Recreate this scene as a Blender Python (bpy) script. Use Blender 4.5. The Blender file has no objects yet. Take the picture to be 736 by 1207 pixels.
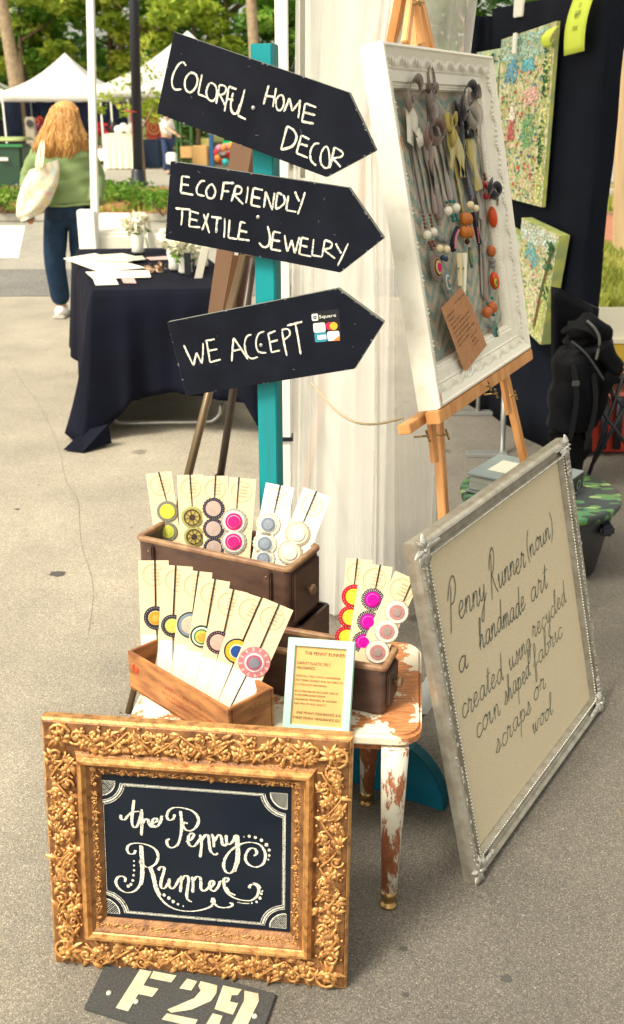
import bpy, bmesh, math, random
from mathutils import Vector, Matrix
random.seed(7)
V = Vector
S = bpy.context.scene
COL = S.collection
R = math.radians

# ------------------------------------------------------------------ camera
CAMH, PITCH, FPX = 1.58, R(21.5), 1200.0
cam = bpy.data.cameras.new('camera'); camo = bpy.data.objects.new('camera', cam); COL.objects.link(camo)
camo.location = (0, 0, CAMH); camo.rotation_euler = (math.pi/2-PITCH, 0, 0)
cam.sensor_fit = 'VERTICAL'; cam.sensor_height = 36; cam.lens = 36*FPX/1207
cam.clip_start = .05; cam.clip_end = 600
cam.dof.use_dof = True; cam.dof.focus_distance = 2.25; cam.dof.aperture_fstop = 6.3
S.camera = camo

# ------------------------------------------------------------------ world, sun, exposure
SUN_EL, SUN_AZ = R(52), R(-128)      # azimuth measured from +Y towards +X: light comes from the left, behind the camera
w = bpy.data.worlds.new('World'); S.world = w; w.use_nodes = True
nt = w.node_tree; bg = nt.nodes['Background']
sky = nt.nodes.new('ShaderNodeTexSky'); sky.sky_type = 'NISHITA'; sky.sun_disc = False
sky.sun_elevation = SUN_EL; sky.sun_rotation = SUN_AZ; sky.dust_density = 4; sky.ozone_density = 1
hs = nt.nodes.new('ShaderNodeHueSaturation'); hs.inputs['Saturation'].default_value = .22
tint = nt.nodes.new('ShaderNodeMix'); tint.data_type = 'RGBA'; tint.blend_type = 'MULTIPLY'
tint.inputs[0].default_value = 1; tint.inputs[7].default_value = (1.0, .94, .80, 1)
nt.links.new(sky.outputs[0], hs.inputs['Color']); nt.links.new(hs.outputs[0], tint.inputs[6])
nt.links.new(tint.outputs[2], bg.inputs[0]); bg.inputs[1].default_value = .15
sl = bpy.data.lights.new('sun', 'SUN'); sl.energy = 2.0; sl.angle = R(15); sl.color = (1, .93, .78)
so = bpy.data.objects.new('sun', sl); COL.objects.link(so); so.location = (-6, -5, 10)
sd = V((math.sin(SUN_AZ)*math.cos(SUN_EL), math.cos(SUN_AZ)*math.cos(SUN_EL), math.sin(SUN_EL)))
so.rotation_euler = sd.to_track_quat('Z', 'Y').to_euler()
S.view_settings.view_transform = 'Standard'; S.view_settings.look = 'None'
S.view_settings.exposure = .92; S.view_settings.gamma = 1
S.render.engine = 'CYCLES'
S.cycles.max_bounces = 8; S.cycles.transparent_max_bounces = 24

# ------------------------------------------------------------------ geometry helpers
CO, SI = math.cos(PITCH), math.sin(PITCH)
def ray(px, py):
    a = (px-368)/FPX; b = (603.5-py)/FPX
    return V((a, CO+b*SI, -SI+b*CO))
EYE = V((0, 0, CAMH))
def gp(px, py, z=0.0):
    d = ray(px, py); return EYE + d*((z-CAMH)/d.z)
def atY(px, py, y):
    d = ray(px, py); return EYE + d*(y/d.y)
def onp(px, py, O, n):
    d = ray(px, py); return EYE + d*((O-EYE).dot(n)/d.dot(n))
def xat(px, y, z=0):   # x of a pixel column at distance y and height z
    dep = y*CO+(CAMH-z)*SI; return (px-368)/FPX*dep
def depth(p): return (p-EYE).dot(V((0, CO, -SI)))

class Frame:                               # a local plane: U right, V up, N towards the viewer
    def __init__(s, O, U, N=None, Vv=None):
        s.O = V(O); s.U = V(U).normalized()
        if N is None: s.V = V(Vv).normalized(); s.N = s.U.cross(s.V).normalized()
        else: s.N = V(N).normalized(); s.V = s.N.cross(s.U).normalized()
    def p(s, u, v, n=0): return s.O+s.U*u+s.V*v+s.N*n
    def px(s, x, y, n=0):                   # point of the plane (offset n) seen at a pixel of the photograph
        return onp(x, y, s.O+s.N*n, s.N)
    def uv(s, x, y):
        q = s.px(x, y)-s.O; return (q.dot(s.U), q.dot(s.V))

def catmull(pts, k=6, closed=False):
    pts = [V(p) for p in pts]
    if len(pts) < 3: return pts
    n = len(pts); out = []
    rng = range(n if closed else n-1)
    for i in rng:
        p0 = pts[(i-1) % n] if closed or i > 0 else pts[0]
        p1 = pts[i]; p2 = pts[(i+1) % n]
        p3 = pts[(i+2) % n] if closed or i+2 < n else pts[-1]
        for j in range(k):
            t = j/k
            out.append(.5*((2*p1)+(p2-p0)*t+(2*p0-5*p1+4*p2-p3)*t*t+(3*p1-p0-3*p2+p3)*t**3))
    if not closed: out.append(pts[-1])
    return out

MW = {}
class MB:
    def __init__(s): s.v = []; s.f = []; s.sm = []
    def add(s, vs, fs, smooth=False):
        o = len(s.v); s.v += [V(x) for x in vs]; s.f += [tuple(i+o for i in f) for f in fs]; s.sm += [smooth]*len(fs)
        return s
    def box(s, c, size, F=None):
        a, b, h = size[0]/2, size[1]/2, size[2]/2; c = V(c); vs = []
        for z in (-h, h):
            for (x, y) in ((-a, -b), (a, -b), (a, b), (-a, b)):
                vs.append(c+(V((x, y, z)) if F is None else F.U*x+F.V*y+F.N*z))
        return s.add(vs, [(3, 2, 1, 0), (4, 5, 6, 7), (0, 1, 5, 4), (1, 2, 6, 5), (2, 3, 7, 6), (3, 0, 4, 7)])
    def quadbox(s, bot, top):              # 4 bottom points (ccw seen from above), 4 top points
        return s.add(list(bot)+list(top), [(3, 2, 1, 0), (4, 5, 6, 7), (0, 1, 5, 4), (1, 2, 6, 5), (2, 3, 7, 6), (3, 0, 4, 7)])
    def extrude(s, pts, d):                # polygon pts, thickness vector d
        n = len(pts); pts = [V(p) for p in pts]; d = V(d)
        return s.add(pts+[p+d for p in pts], [tuple(range(n)), tuple(range(2*n-1, n-1, -1))]+[(i, i+n, (i+1) % n+n, (i+1) % n) for i in range(n)])
    def poly(s, pts): return s.add(pts, [tuple(range(len(pts)))])
    def tube(s, path, r, n=8, caps=True, flat=1.0, up=None):
        path = [V(p) for p in path]; rs = r if isinstance(r, (list, tuple)) else [r]*len(path)
        if len(rs) != len(path): rs = [rs[0]+(rs[-1]-rs[0])*i/(len(path)-1) for i in range(len(path))]
        up = V(up) if up else V((0, 0, 1)); vs = []
        for i, p in enumerate(path):
            t = (path[min(i+1, len(path)-1)]-path[max(i-1, 0)])
            t = t.normalized() if t.length > 1e-9 else V((0, 0, 1))
            a = t.cross(up)
            if a.length < .05: a = t.cross(V((1, 0, .01)))
            a.normalize(); b = a.cross(t).normalized()
            for k in range(n):
                an = 2*math.pi*k/n; vs.append(p+(a*math.cos(an)+b*math.sin(an)*flat)*rs[i])
        fs = [(i*n+k, i*n+(k+1) % n, (i+1)*n+(k+1) % n, (i+1)*n+k) for i in range(len(path)-1) for k in range(n)]
        if caps: fs += [tuple(range(n-1, -1, -1)), tuple(range((len(path)-1)*n, len(path)*n))]
        return s.add(vs, fs, True)
    def lathe(s, prof, O, axis=(0, 0, 1), n=16, cap=True):   # prof: (r, h)
        O = V(O); ax = V(axis).normalized(); a = ax.cross(V((0, 1, 0)))
        if a.length < .1: a = ax.cross(V((1, 0, 0)))
        a.normalize(); b = ax.cross(a); vs = []
        for (r, h) in prof:
            for k in range(n):
                an = 2*math.pi*k/n; vs.append(O+ax*h+(a*math.cos(an)+b*math.sin(an))*r)
        m = len(prof)
        fs = [(i*n+k, i*n+(k+1) % n, (i+1)*n+(k+1) % n, (i+1)*n+k) for i in range(m-1) for k in range(n)]
        if cap: fs += [tuple(range(n-1, -1, -1)), tuple(range((m-1)*n, m*n))]
        return s.add(vs, fs, n > 6)
    def ell(s, c, r, F=None, nu=8, nv=6):  # ellipsoid, radii r=(a,b,c) along U,V,N
        c = V(c); r = (r, r, r) if not isinstance(r, (tuple, list)) else r
        A, B, N = (F.U, F.V, F.N) if F else (V((1, 0, 0)), V((0, 1, 0)), V((0, 0, 1)))
        vs = [c+N*r[2]]
        for i in range(1, nv):
            ph = math.pi*i/nv
            for k in range(nu):
                an = 2*math.pi*k/nu
                vs.append(c+A*r[0]*math.sin(ph)*math.cos(an)+B*r[1]*math.sin(ph)*math.sin(an)+N*r[2]*math.cos(ph))
        vs.append(c-N*r[2]); fs = [(0, 1+k, 1+(k+1) % nu) for k in range(nu)]
        for i in range(nv-2):
            for k in range(nu): fs.append((1+i*nu+k, 1+(i+1)*nu+k, 1+(i+1)*nu+(k+1) % nu, 1+i*nu+(k+1) % nu))
        L = len(vs)-1; o = 1+(nv-2)*nu
        fs += [(L, o+(k+1) % nu, o+k) for k in range(nu)]
        return s.add(vs, fs, True)
    def disc(s, c, F, r, th, n=28, scallop=0, ns=0, dome=0, ry=None):
        ry = ry or r; c = V(c); top = []; bot = []
        for k in range(n):
            an = 2*math.pi*k/n; q = 1+scallop*math.cos(ns*an)
            e = F.U*math.cos(an)*r*q+F.V*math.sin(an)*ry*q
            bot.append(c+e); top.append(c+e*.965+F.N*th)
        m = c+F.N*(th+dome)
        return s.add(bot+top+[m], [(k, (k+1) % n, n+(k+1) % n, n+k) for k in range(n)]+[(n+k, n+(k+1) % n, 2*n) for k in range(n)], False)
    def ring(s, c, F, r0, r1, n=28, th=0):
        vs = []
        for k in range(n):
            an = 2*math.pi*k/n; e = F.U*math.cos(an)+F.V*math.sin(an); vs += [V(c)+e*r0+F.N*th, V(c)+e*r1+F.N*th]
        return s.add(vs, [(2*k, 2*k+1, (2*k+3) % (2*n), (2*k+2) % (2*n)) for k in range(n)])
    def ribbon(s, pts, wd, N, smooth=True, k=5, jit=0, taper=False, cal=None):  # flat stroke lying on a plane of normal N
        pts = catmull(pts, k) if smooth and len(pts) > 2 else [V(p) for p in pts]; N = V(N); vs = []
        m = len(pts)
        if m < 2: return s
        for i, p in enumerate(pts):
            t = (pts[min(i+1, m-1)]-pts[max(i-1, 0)])
            if t.length < 1e-9: t = V((1, 0, 0))
            a = N.cross(t.normalized()); q = wd/2*(1+random.uniform(-jit, jit))
            if cal is not None: q *= .42+.85*abs(t.normalized().dot(cal))**1.3
            if taper: q *= .35+.65*math.sin(math.pi*(i+.3)/(m-.4))
            if i in (0, m-1): q *= .6
            vs += [p+a*q, p-a*q]
        return s.add(vs, [(2*i, 2*i+1, 2*i+3, 2*i+2) for i in range(m-1)])
    def grid(s, fn, nu, nv, smooth=True, double=None):
        vs = [fn(i/nu, j/nv) for j in range(nv+1) for i in range(nu+1)]
        fs = [(j*(nu+1)+i, j*(nu+1)+i+1, (j+1)*(nu+1)+i+1, (j+1)*(nu+1)+i) for j in range(nv) for i in range(nu)]
        return s.add(vs, fs, smooth)
    def build(s, name, mat, parent=None, bevel=0, seg=2, origin=None, solid=0, subd=0, **props):
        me = bpy.data.meshes.new(name)
        if parent is not None: M = MW[parent.name].inverted()
        else:
            if origin is None:
                xs = [p.x for p in s.v]; ys = [p.y for p in s.v]; zs = [p.z for p in s.v]
                origin = V(((min(xs)+max(xs))/2, (min(ys)+max(ys))/2, min(zs)))
            M = Matrix.Translation(-V(origin))
        me.from_pydata([M @ p for p in s.v], [], s.f)
        me.polygons.foreach_set('use_smooth', s.sm)
        if bevel:
            bm = bmesh.new(); bm.from_mesh(me)
            bmesh.ops.remove_doubles(bm, verts=bm.verts, dist=1e-6)
            es = [e for e in bm.edges if len(e.link_faces) == 2 and e.calc_face_angle(0) > .5]
            bmesh.ops.bevel(bm, geom=es, offset=bevel, segments=seg, affect='EDGES', clamp_overlap=True)
            bm.to_mesh(me); bm.free()
        me.materials.append(mat); me.update()
        o = bpy.data.objects.new(name, me); COL.objects.link(o)
        if solid:
            md = o.modifiers.new('solid', 'SOLIDIFY'); md.thickness = solid; md.offset = 0
        if subd:
            md = o.modifiers.new('sub', 'SUBSURF'); md.levels = subd; md.render_levels = subd
        if parent is not None: o.parent = parent; MW[o.name] = MW[parent.name]
        else: o.location = origin; MW[o.name] = Matrix.Translation(V(origin))
        for k, v_ in props.items(): o[k] = v_
        return o

def tag(o, label, cat, group=None):
    o['label'] = label; o['category'] = cat
    if group: o['group'] = group
    return o
def thing(name, label, cat, loc=(0, 0, 0), group=None):
    o = bpy.data.objects.new(name, None); COL.objects.link(o); o.location = loc; o.empty_display_size = .1
    MW[o.name] = Matrix.Translation(V(loc)); return tag(o, label, cat, group)
def copy_tree(o, parent=None, loc=None, rz=None, label=None, scale=None):
    c = o.copy(); COL.objects.link(c)
    if parent is not None: c.parent = parent
    if loc is not None: c.location = loc
    if rz is not None: c.rotation_euler.z = rz
    if scale is not None: c.scale = scale
    if label: c['label'] = label
    for ch in [x for x in KIDS.get(o.name, [])]: 
        cc = copy_tree(ch, c); KIDS.setdefault(c.name, []).append(cc)
    return c
KIDS = {}
def kids(root):
    for o in list(bpy.data.objects):
        if o.parent: 
            l = KIDS.setdefault(o.parent.name, [])
            if o not in l: l.append(o)
def skin(name, verts, edges, radii, mat, parent, root=0, sub=2, prop=None):
    """one continuous limb-like surface grown over a skeleton, baked to a mesh"""
    me = bpy.data.meshes.new(name); M = MW[parent.name].inverted()
    me.from_pydata([M @ V(p) for p in verts], edges, []); o = bpy.data.objects.new(name, me); COL.objects.link(o)
    md = o.modifiers.new('s', 'SKIN'); md.use_smooth_shade = True
    sv = me.skin_vertices[0].data
    for i, r in enumerate(radii):
        sv[i].radius = (r, r) if not isinstance(r, (tuple, list)) else r
        sv[i].use_root = (i == root)
    m2 = o.modifiers.new('d', 'SUBSURF'); m2.levels = sub; m2.render_levels = sub
    dg = bpy.context.evaluated_depsgraph_get(); ev = o.evaluated_get(dg)
    nm = bpy.data.meshes.new_from_object(ev, depsgraph=dg); o.modifiers.clear(); o.data = nm
    nm.materials.clear(); nm.materials.append(mat); nm.polygons.foreach_set('use_smooth', [True]*len(nm.polygons))
    o.parent = parent; MW[o.name] = MW[parent.name]
    bpy.data.meshes.remove(me)
    return o
def text_mb(mb, txt, P0, U, Vv, size, width=None, align='L'):
    """flat printed lettering: the built-in font turned into mesh, laid on a plane"""
    cu = bpy.data.curves.new('t', 'FONT'); cu.body = txt; cu.size = 1; cu.resolution_u = 2
    cu.align_x = {'L': 'LEFT', 'C': 'CENTER', 'R': 'RIGHT'}[align]
    o = bpy.data.objects.new('t', cu); COL.objects.link(o)
    dg = bpy.context.evaluated_depsgraph_get(); me = bpy.data.meshes.new_from_object(o.evaluated_get(dg), depsgraph=dg)
    xs = [v.co.x for v in me.vertices]
    if xs:
        sx = size if width is None else width/max(1e-6, (max(xs)-min(xs)))
        mb.add([V(P0)+V(U)*v.co.x*sx+V(Vv)*v.co.y*size for v in me.vertices], [tuple(p.vertices) for p in me.polygons])
    bpy.data.objects.remove(o); bpy.data.curves.remove(cu); bpy.data.meshes.remove(me)

# ------------------------------------------------------------------ materials
def mat(name, col, rough=.6, spec=.5, metal=0, noise=None, col2=None, amt=.5, bump=0, bscale=None, stretch=None,
        detail=6, ramp=(.35, .65), trans=0, sheen=0, coord='Object', alpha=1, sss=0, extra=None):
    m = bpy.data.materials.new(name); m.use_nodes = True; n = m.node_tree; N = n.nodes; L = n.links
    b = N['Principled BSDF']; b.inputs['Roughness'].default_value = rough
    b.inputs['Specular IOR Level'].default_value = spec; b.inputs['Metallic'].default_value = metal
    b.inputs['Base Color'].default_value = (*col, 1)
    if sheen: b.inputs['Sheen Weight'].default_value = sheen
    tc = N.new('ShaderNodeTexCoord'); mp = N.new('ShaderNodeMapping'); L.new(tc.outputs[coord], mp.inputs[0])
    if stretch: mp.inputs['Scale'].default_value = stretch
    m['map'] = mp.name
    if noise:
        no = N.new('ShaderNodeTexNoise'); no.inputs['Scale'].default_value = noise; no.inputs['Detail'].default_value = detail
        L.new(mp.outputs[0], no.inputs[0]); cr = N.new('ShaderNodeValToRGB')
        cr.color_ramp.elements[0].position = ramp[0]; cr.color_ramp.elements[1].position = ramp[1]
        c2 = col2 or tuple(c*(1-amt) for c in col)
        cr.color_ramp.elements[0].color = (*c2, 1); cr.color_ramp.elements[1].color = (*col, 1)
        L.new(no.outputs[0], cr.inputs[0]); L.new(cr.outputs[0], b.inputs['Base Color'])
        m['ramp'] = cr.name
    if bump:
        nb = N.new('ShaderNodeTexNoise'); nb.inputs['Scale'].default_value = bscale or (noise or 50)*2; nb.inputs['Detail'].default_value = 5
        L.new(mp.outputs[0], nb.inputs[0]); bu = N.new('ShaderNodeBump'); bu.inputs['Strength'].default_value = bump
        bu.inputs['Distance'].default_value = .004
        L.new(nb.outputs[0], bu.inputs['Height']); L.new(bu.outputs[0], b.inputs['Normal'])
    if trans or alpha < 1:
        out = N['Material Output']; cur = b.outputs[0]
        if trans:
            tr = N.new('ShaderNodeBsdfTranslucent'); mx = N.new('ShaderNodeMixShader'); mx.inputs[0].default_value = trans
            if noise: L.new(N[m['ramp']].outputs[0], tr.inputs[0])
            else: tr.inputs[0].default_value = (*col, 1)
            L.new(cur, mx.inputs[1]); L.new(tr.outputs[0], mx.inputs[2]); cur = mx.outputs[0]
        if alpha < 1:
            tp = N.new('ShaderNodeBsdfTransparent'); mx = N.new('ShaderNodeMixShader'); mx.inputs[0].default_value = alpha
            L.new(tp.outputs[0], mx.inputs[1]); L.new(cur, mx.inputs[2]); cur = mx.outputs[0]
        L.new(cur, out.inputs[0])
    return m
def leafmat(name, a, b, c):
    m = bpy.data.materials.new(name); m.use_nodes = True; n = m.node_tree; N = n.nodes; L = n.links
    p = N['Principled BSDF']; p.inputs['Roughness'].default_value = .55; p.inputs['Specular IOR Level'].default_value = .25
    tc = N.new('ShaderNodeTexCoord'); no = N.new('ShaderNodeTexNoise'); no.inputs['Scale'].default_value = 1.1; no.inputs['Detail'].default_value = 8
    no.inputs['Roughness'].default_value = .75
    L.new(tc.outputs['Object'], no.inputs[0]); cr = N.new('ShaderNodeValToRGB'); e = cr.color_ramp.elements
    e[0].position = .36; e[0].color = (*a, 1); e[1].position = .62; e[1].color = (*c, 1); x = e.new(.5); x.color = (*b, 1)
    L.new(no.outputs[0], cr.inputs[0]); L.new(cr.outputs[0], p.inputs['Base Color'])
    t = N.new('ShaderNodeBsdfTranslucent'); L.new(cr.outputs[0], t.inputs[0]); mx = N.new('ShaderNodeMixShader'); mx.inputs[0].default_value = .4
    L.new(p.outputs[0], mx.inputs[1]); L.new(t.outputs[0], mx.inputs[2]); L.new(mx.outputs[0], N['Material Output'].inputs[0])
    return m
def chipped(name, paint, wood, scale=9, thr=(.48, .52), stretch=None, rough=.55):
    """old paint flaking off bare wood: patches of their own shape, a little proud of the wood"""
    m = bpy.data.materials.new(name); m.use_nodes = True; n = m.node_tree; N = n.nodes; L = n.links
    p = N['Principled BSDF']; p.inputs['Roughness'].default_value = rough; p.inputs['Specular IOR Level'].default_value = .4
    tc = N.new('ShaderNodeTexCoord'); mp = N.new('ShaderNodeMapping'); L.new(tc.outputs['Object'], mp.inputs[0])
    if stretch: mp.inputs['Scale'].default_value = stretch
    no = N.new('ShaderNodeTexNoise'); no.inputs['Scale'].default_value = scale; no.inputs['Detail'].default_value = 9; no.inputs['Roughness'].default_value = .68
    L.new(mp.outputs[0], no.inputs[0]); cr = N.new('ShaderNodeValToRGB'); e = cr.color_ramp.elements
    e[0].position = thr[0]; e[1].position = thr[1]; e[0].color = (0, 0, 0, 1); e[1].color = (1, 1, 1, 1); L.new(no.outputs[0], cr.inputs[0])
    n2 = N.new('ShaderNodeTexNoise'); n2.inputs['Scale'].default_value = scale*3; n2.inputs['Detail'].default_value = 5
    m2 = N.new('ShaderNodeMapping'); m2.inputs['Scale'].default_value = (1, 6, 1); L.new(tc.outputs['Object'], m2.inputs[0]); L.new(m2.outputs[0], n2.inputs[0])
    c2 = N.new('ShaderNodeValToRGB'); c2.color_ramp.elements[0].color = (*[x*.55 for x in wood], 1); c2.color_ramp.elements[1].color = (*[min(1, x*1.25) for x in wood], 1)
    c2.color_ramp.elements[0].position = .3; c2.color_ramp.elements[1].position = .7
    L.new(n2.outputs[0], c2.inputs[0]); c3 = N.new('ShaderNodeValToRGB'); c3.color_ramp.elements[0].color = (*[x*.82 for x in paint], 1); c3.color_ramp.elements[1].color = (*paint, 1)
    L.new(n2.outputs[0], c3.inputs[0])
    mx = N.new('ShaderNodeMix'); mx.data_type = 'RGBA'; L.new(cr.outputs[0], mx.inputs[0]); L.new(c2.outputs[0], mx.inputs[6]); L.new(c3.outputs[0], mx.inputs[7])
    L.new(mx.outputs[2], p.inputs['Base Color']); bu = N.new('ShaderNodeBump'); bu.inputs['Strength'].default_value = .5; bu.inputs['Distance'].default_value = .001
    L.new(cr.outputs[0], bu.inputs['Height']); L.new(bu.outputs[0], p.inputs['Normal'])
    return m
def asphalt(name, base, dark, light, sc=140, speck=.5, painted_sun=0):
    m = bpy.data.materials.new(name); m.use_nodes = True; n = m.node_tree; N = n.nodes; L = n.links
    p = N['Principled BSDF']; p.inputs['Roughness'].default_value = .82; p.inputs['Specular IOR Level'].default_value = .35
    tc = N.new('ShaderNodeTexCoord')
    vo = N.new('ShaderNodeTexVoronoi'); vo.inputs['Scale'].default_value = sc; L.new(tc.outputs['Object'], vo.inputs[0])
    sep = N.new('ShaderNodeSeparateColor'); L.new(vo.outputs['Color'], sep.inputs[0])
    cr = N.new('ShaderNodeValToRGB'); e = cr.color_ramp.elements
    e[0].position = .0; e[0].color = (*dark, 1); e[1].position = 1; e[1].color = (*light, 1); x = e.new(.35); x.color = (*base, 1); x = e.new(.8); x.color = (*[b*1.15 for b in base], 1)
    L.new(sep.outputs[0], cr.inputs[0])
    no = N.new('ShaderNodeTexNoise'); no.inputs['Scale'].default_value = 1.7; no.inputs['Detail'].default_value = 9; no.inputs['Roughness'].default_value = .65; L.new(tc.outputs['Object'], no.inputs[0])
    c2 = N.new('ShaderNodeValToRGB'); c2.color_ramp.elements[0].color = (.82, .82, .82, 1); c2.color_ramp.elements[1].color = (1.1, 1.09, 1.07, 1)
    c2.color_ramp.elements[0].position = .34; c2.color_ramp.elements[1].position = .64; L.new(no.outputs[0], c2.inputs[0])
    mx = N.new('ShaderNodeMix'); mx.data_type = 'RGBA'; mx.blend_type = 'MULTIPLY'; mx.inputs[0].default_value = 1
    L.new(cr.outputs[0], mx.inputs[6]); L.new(c2.outputs[0], mx.inputs[7])
    # dark oil and gum spots, a few, each with its own outline
    v2 = N.new('ShaderNodeTexVoronoi'); v2.inputs['Scale'].default_value = 1.9; n3 = N.new('ShaderNodeTexNoise'); n3.inputs['Scale'].default_value = 9
    L.new(tc.outputs['Object'], n3.inputs[0]); ad = N.new('ShaderNodeVectorMath'); ad.operation = 'MULTIPLY_ADD'; ad.inputs[1].default_value = (.09, .09, 0)
    L.new(n3.outputs['Color'], ad.inputs[0]); L.new(tc.outputs['Object'], ad.inputs[2]); L.new(ad.outputs[0], v2.inputs[0])
    c4 = N.new('ShaderNodeValToRGB'); c4.color_ramp.elements[0].position = .045; c4.color_ramp.elements[1].position = .075
    c4.color_ramp.elements[0].color = (.55, .55, .56, 1); c4.color_ramp.elements[1].color = (1, 1, 1, 1); L.new(v2.outputs['Distance'], c4.inputs[0])
    m3 = N.new('ShaderNodeMix'); m3.data_type = 'RGBA'; m3.blend_type = 'MULTIPLY'; m3.inputs[0].default_value = 1
    L.new(mx.outputs[2], m3.inputs[6]); L.new(c4.outputs[0], m3.inputs[7]); col_out = m3.outputs[2]
    if painted_sun:      # sunlight painted into the colour: paler left and far, darker for shade near right
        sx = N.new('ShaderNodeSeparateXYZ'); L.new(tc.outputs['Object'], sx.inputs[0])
        m_ = N.new('ShaderNodeMath'); m_.operation = 'MULTIPLY_ADD'; m_.inputs[1].default_value = .25; L.new(sx.outputs['Y'], m_.inputs[0]); m_.inputs[2].default_value = painted_sun
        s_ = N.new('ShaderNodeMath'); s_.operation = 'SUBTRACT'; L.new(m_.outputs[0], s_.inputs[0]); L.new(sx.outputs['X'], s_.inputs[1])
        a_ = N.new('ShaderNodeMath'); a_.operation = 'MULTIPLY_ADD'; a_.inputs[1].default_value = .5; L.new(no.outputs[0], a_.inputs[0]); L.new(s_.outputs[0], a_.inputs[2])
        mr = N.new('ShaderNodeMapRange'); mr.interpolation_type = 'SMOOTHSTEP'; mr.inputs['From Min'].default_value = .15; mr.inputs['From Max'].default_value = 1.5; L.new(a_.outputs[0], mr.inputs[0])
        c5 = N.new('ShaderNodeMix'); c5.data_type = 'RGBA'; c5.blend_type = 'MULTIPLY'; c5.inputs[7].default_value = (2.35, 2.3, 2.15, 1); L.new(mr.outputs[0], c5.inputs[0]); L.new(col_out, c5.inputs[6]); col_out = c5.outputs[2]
    L.new(col_out, p.inputs['Base Color'])
    bu = N.new('ShaderNodeBump'); bu.inputs['Strength'].default_value = speck; bu.inputs['Distance'].default_value = .003
    L.new(vo.outputs['Distance'], bu.inputs['Height']); bu.invert = True; L.new(bu.outputs[0], p.inputs['Normal'])
    return m

M = {}
M['asphalt'] = asphalt('asphalt', (.130, .118, .100), (.078, .072, .064), (.26, .235, .19), 420, .3, painted_sun=-.45)
M['road'] = asphalt('road', (.30, .28, .23), (.2, .19, .17), (.42, .39, .33), 90, .2)
M['patch'] = asphalt('patch', (.17, .165, .15), (.1, .1, .095), (.3, .28, .24), 90, .2)
M['chalk'] = mat('chalk', (.88, .86, .74), .95, .1, noise=500, amt=.35)
_n = M['chalk'].node_tree; _no = _n.nodes.new('ShaderNodeTexNoise'); _no.inputs['Scale'].default_value = 420; _no.inputs['Detail'].default_value = 4
_tc = _n.nodes.new('ShaderNodeTexCoord'); _n.links.new(_tc.outputs['Object'], _no.inputs[0]); _mr = _n.nodes.new('ShaderNodeMapRange'); _mr.inputs['From Min'].default_value = .36; _mr.inputs['From Max'].default_value = .46; _mr.inputs['To Min'].default_value = .25
_n.links.new(_no.outputs[0], _mr.inputs[0]); _n.links.new(_mr.outputs[0], _n.nodes['Principled BSDF'].inputs['Alpha'])
M['black'] = mat('blackboard_paint', (.0045, .006, .012), .6, .12, noise=14, col2=(.008, .010, .018), bump=.06, bscale=160)
M['black_smooth'] = mat('blackboard_face', (.005, .009, .017), .3, .22, noise=7, col2=(.012, .017, .027), ramp=(.3, .75), bump=.02, bscale=60)
M['edge'] = mat('board_edge', (.19, .2, .17), .7, .3, noise=60, amt=.4)
M['teal'] = mat('teal_paint', (.0, .26, .285), .55, .35, noise=26, col2=(.02, .20, .225), ramp=(.3, .5), bump=.15, bscale=90, stretch=(1, 1, .12))
M['teal_dark'] = mat('teal_base_paint', (.0, .15, .24), .5, .4, noise=12, amt=.3, bump=.1, bscale=60)
M['gold'] = mat('gold_gilt', (.30, .14, .05), .45, .5, .4, noise=38, col2=(.13, .055, .022), ramp=(.33, .6), bump=.35, bscale=260)
M['gold_hi'] = mat('gold_leaf', (.64, .34, .115), .38, .5, .5, noise=60, col2=(.28, .11, .035), ramp=(.3, .55), bump=.25, bscale=240)
M['gold_dk'] = mat('gold_ground', (.36, .145, .045), .5, .4, .35, noise=60, col2=(.17, .06, .02), bump=.5, bscale=200)
M['silver'] = mat('silver_paint', (.42, .40, .34), .32, .5, .6, noise=40, col2=(.31, .28, .22), bump=.1, bscale=160)
M['silver_hi'] = mat('silver_bead', (.80, .77, .68), .25, .5, .75, noise=60, amt=.3)
M['linen'] = mat('linen', (.70, .60, .41), .9, .2, noise=240, amt=.12, bump=.15, bscale=700)
M['ink'] = mat('green_ink', (.03, .075, .075), .6, .4, noise=120, amt=.4)
M['ink_dark'] = mat('print_ink', (.07, .045, .03), .7, .3)
M['ink_pale'] = mat('pale_print', (.44, .30, .17), .8, .2)
M['whiteframe'] = mat('white_frame_paint', (.82, .79, .68), .42, .5, noise=22, col2=(.7, .66, .54), ramp=(.25, .45), bump=.15, bscale=120)
M['whiteframe2'] = mat('white_frame_relief', (.84, .81, .70), .45, .5, noise=60, col2=(.74, .69, .57), ramp=(.3, .45), bump=.2, bscale=200)
M['pine'] = mat('pine_wood', (.72, .36, .13), .5, .4, noise=26, col2=(.52, .23, .075), bump=.08, bscale=120, stretch=(1, 1, .08))
M['brass'] = mat('brass', (.42, .27, .10), .35, .5, .8, noise=40, amt=.3)
M['stool'] = chipped('stool_seat_paint', (.85, .78, .60), (.55, .22, .08), 11, (.49, .515), (1, 1, 1))
M['stool_leg'] = chipped('stool_leg_paint', (.74, .70, .56), (.36, .13, .055), 22, (.47, .5), (1, 1, .35))
M['drawer'] = mat('drawer_paint', (.105, .058, .042), .42, .5, noise=14, col2=(.06, .033, .026), bump=.12, bscale=70, stretch=(1, 1, 2.5))
M['drawer_in'] = mat('drawer_inside', (.12, .07, .04), .7, .3, noise=20, amt=.4)
M['rim'] = mat('worn_rim_wood', (.34, .20, .10), .55, .4, noise=30, col2=(.20, .10, .055), bump=.15, bscale=120)
M['knob'] = mat('old_knob', (.25, .15, .08), .4, .5, noise=60, amt=.4)
M['crate'] = mat('orange_crate_wood', (.50, .22, .075), .6, .35, noise=11, col2=(.25, .10, .04), ramp=(.36, .58), bump=.15, bscale=90, stretch=(1, 1, 4))
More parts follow.
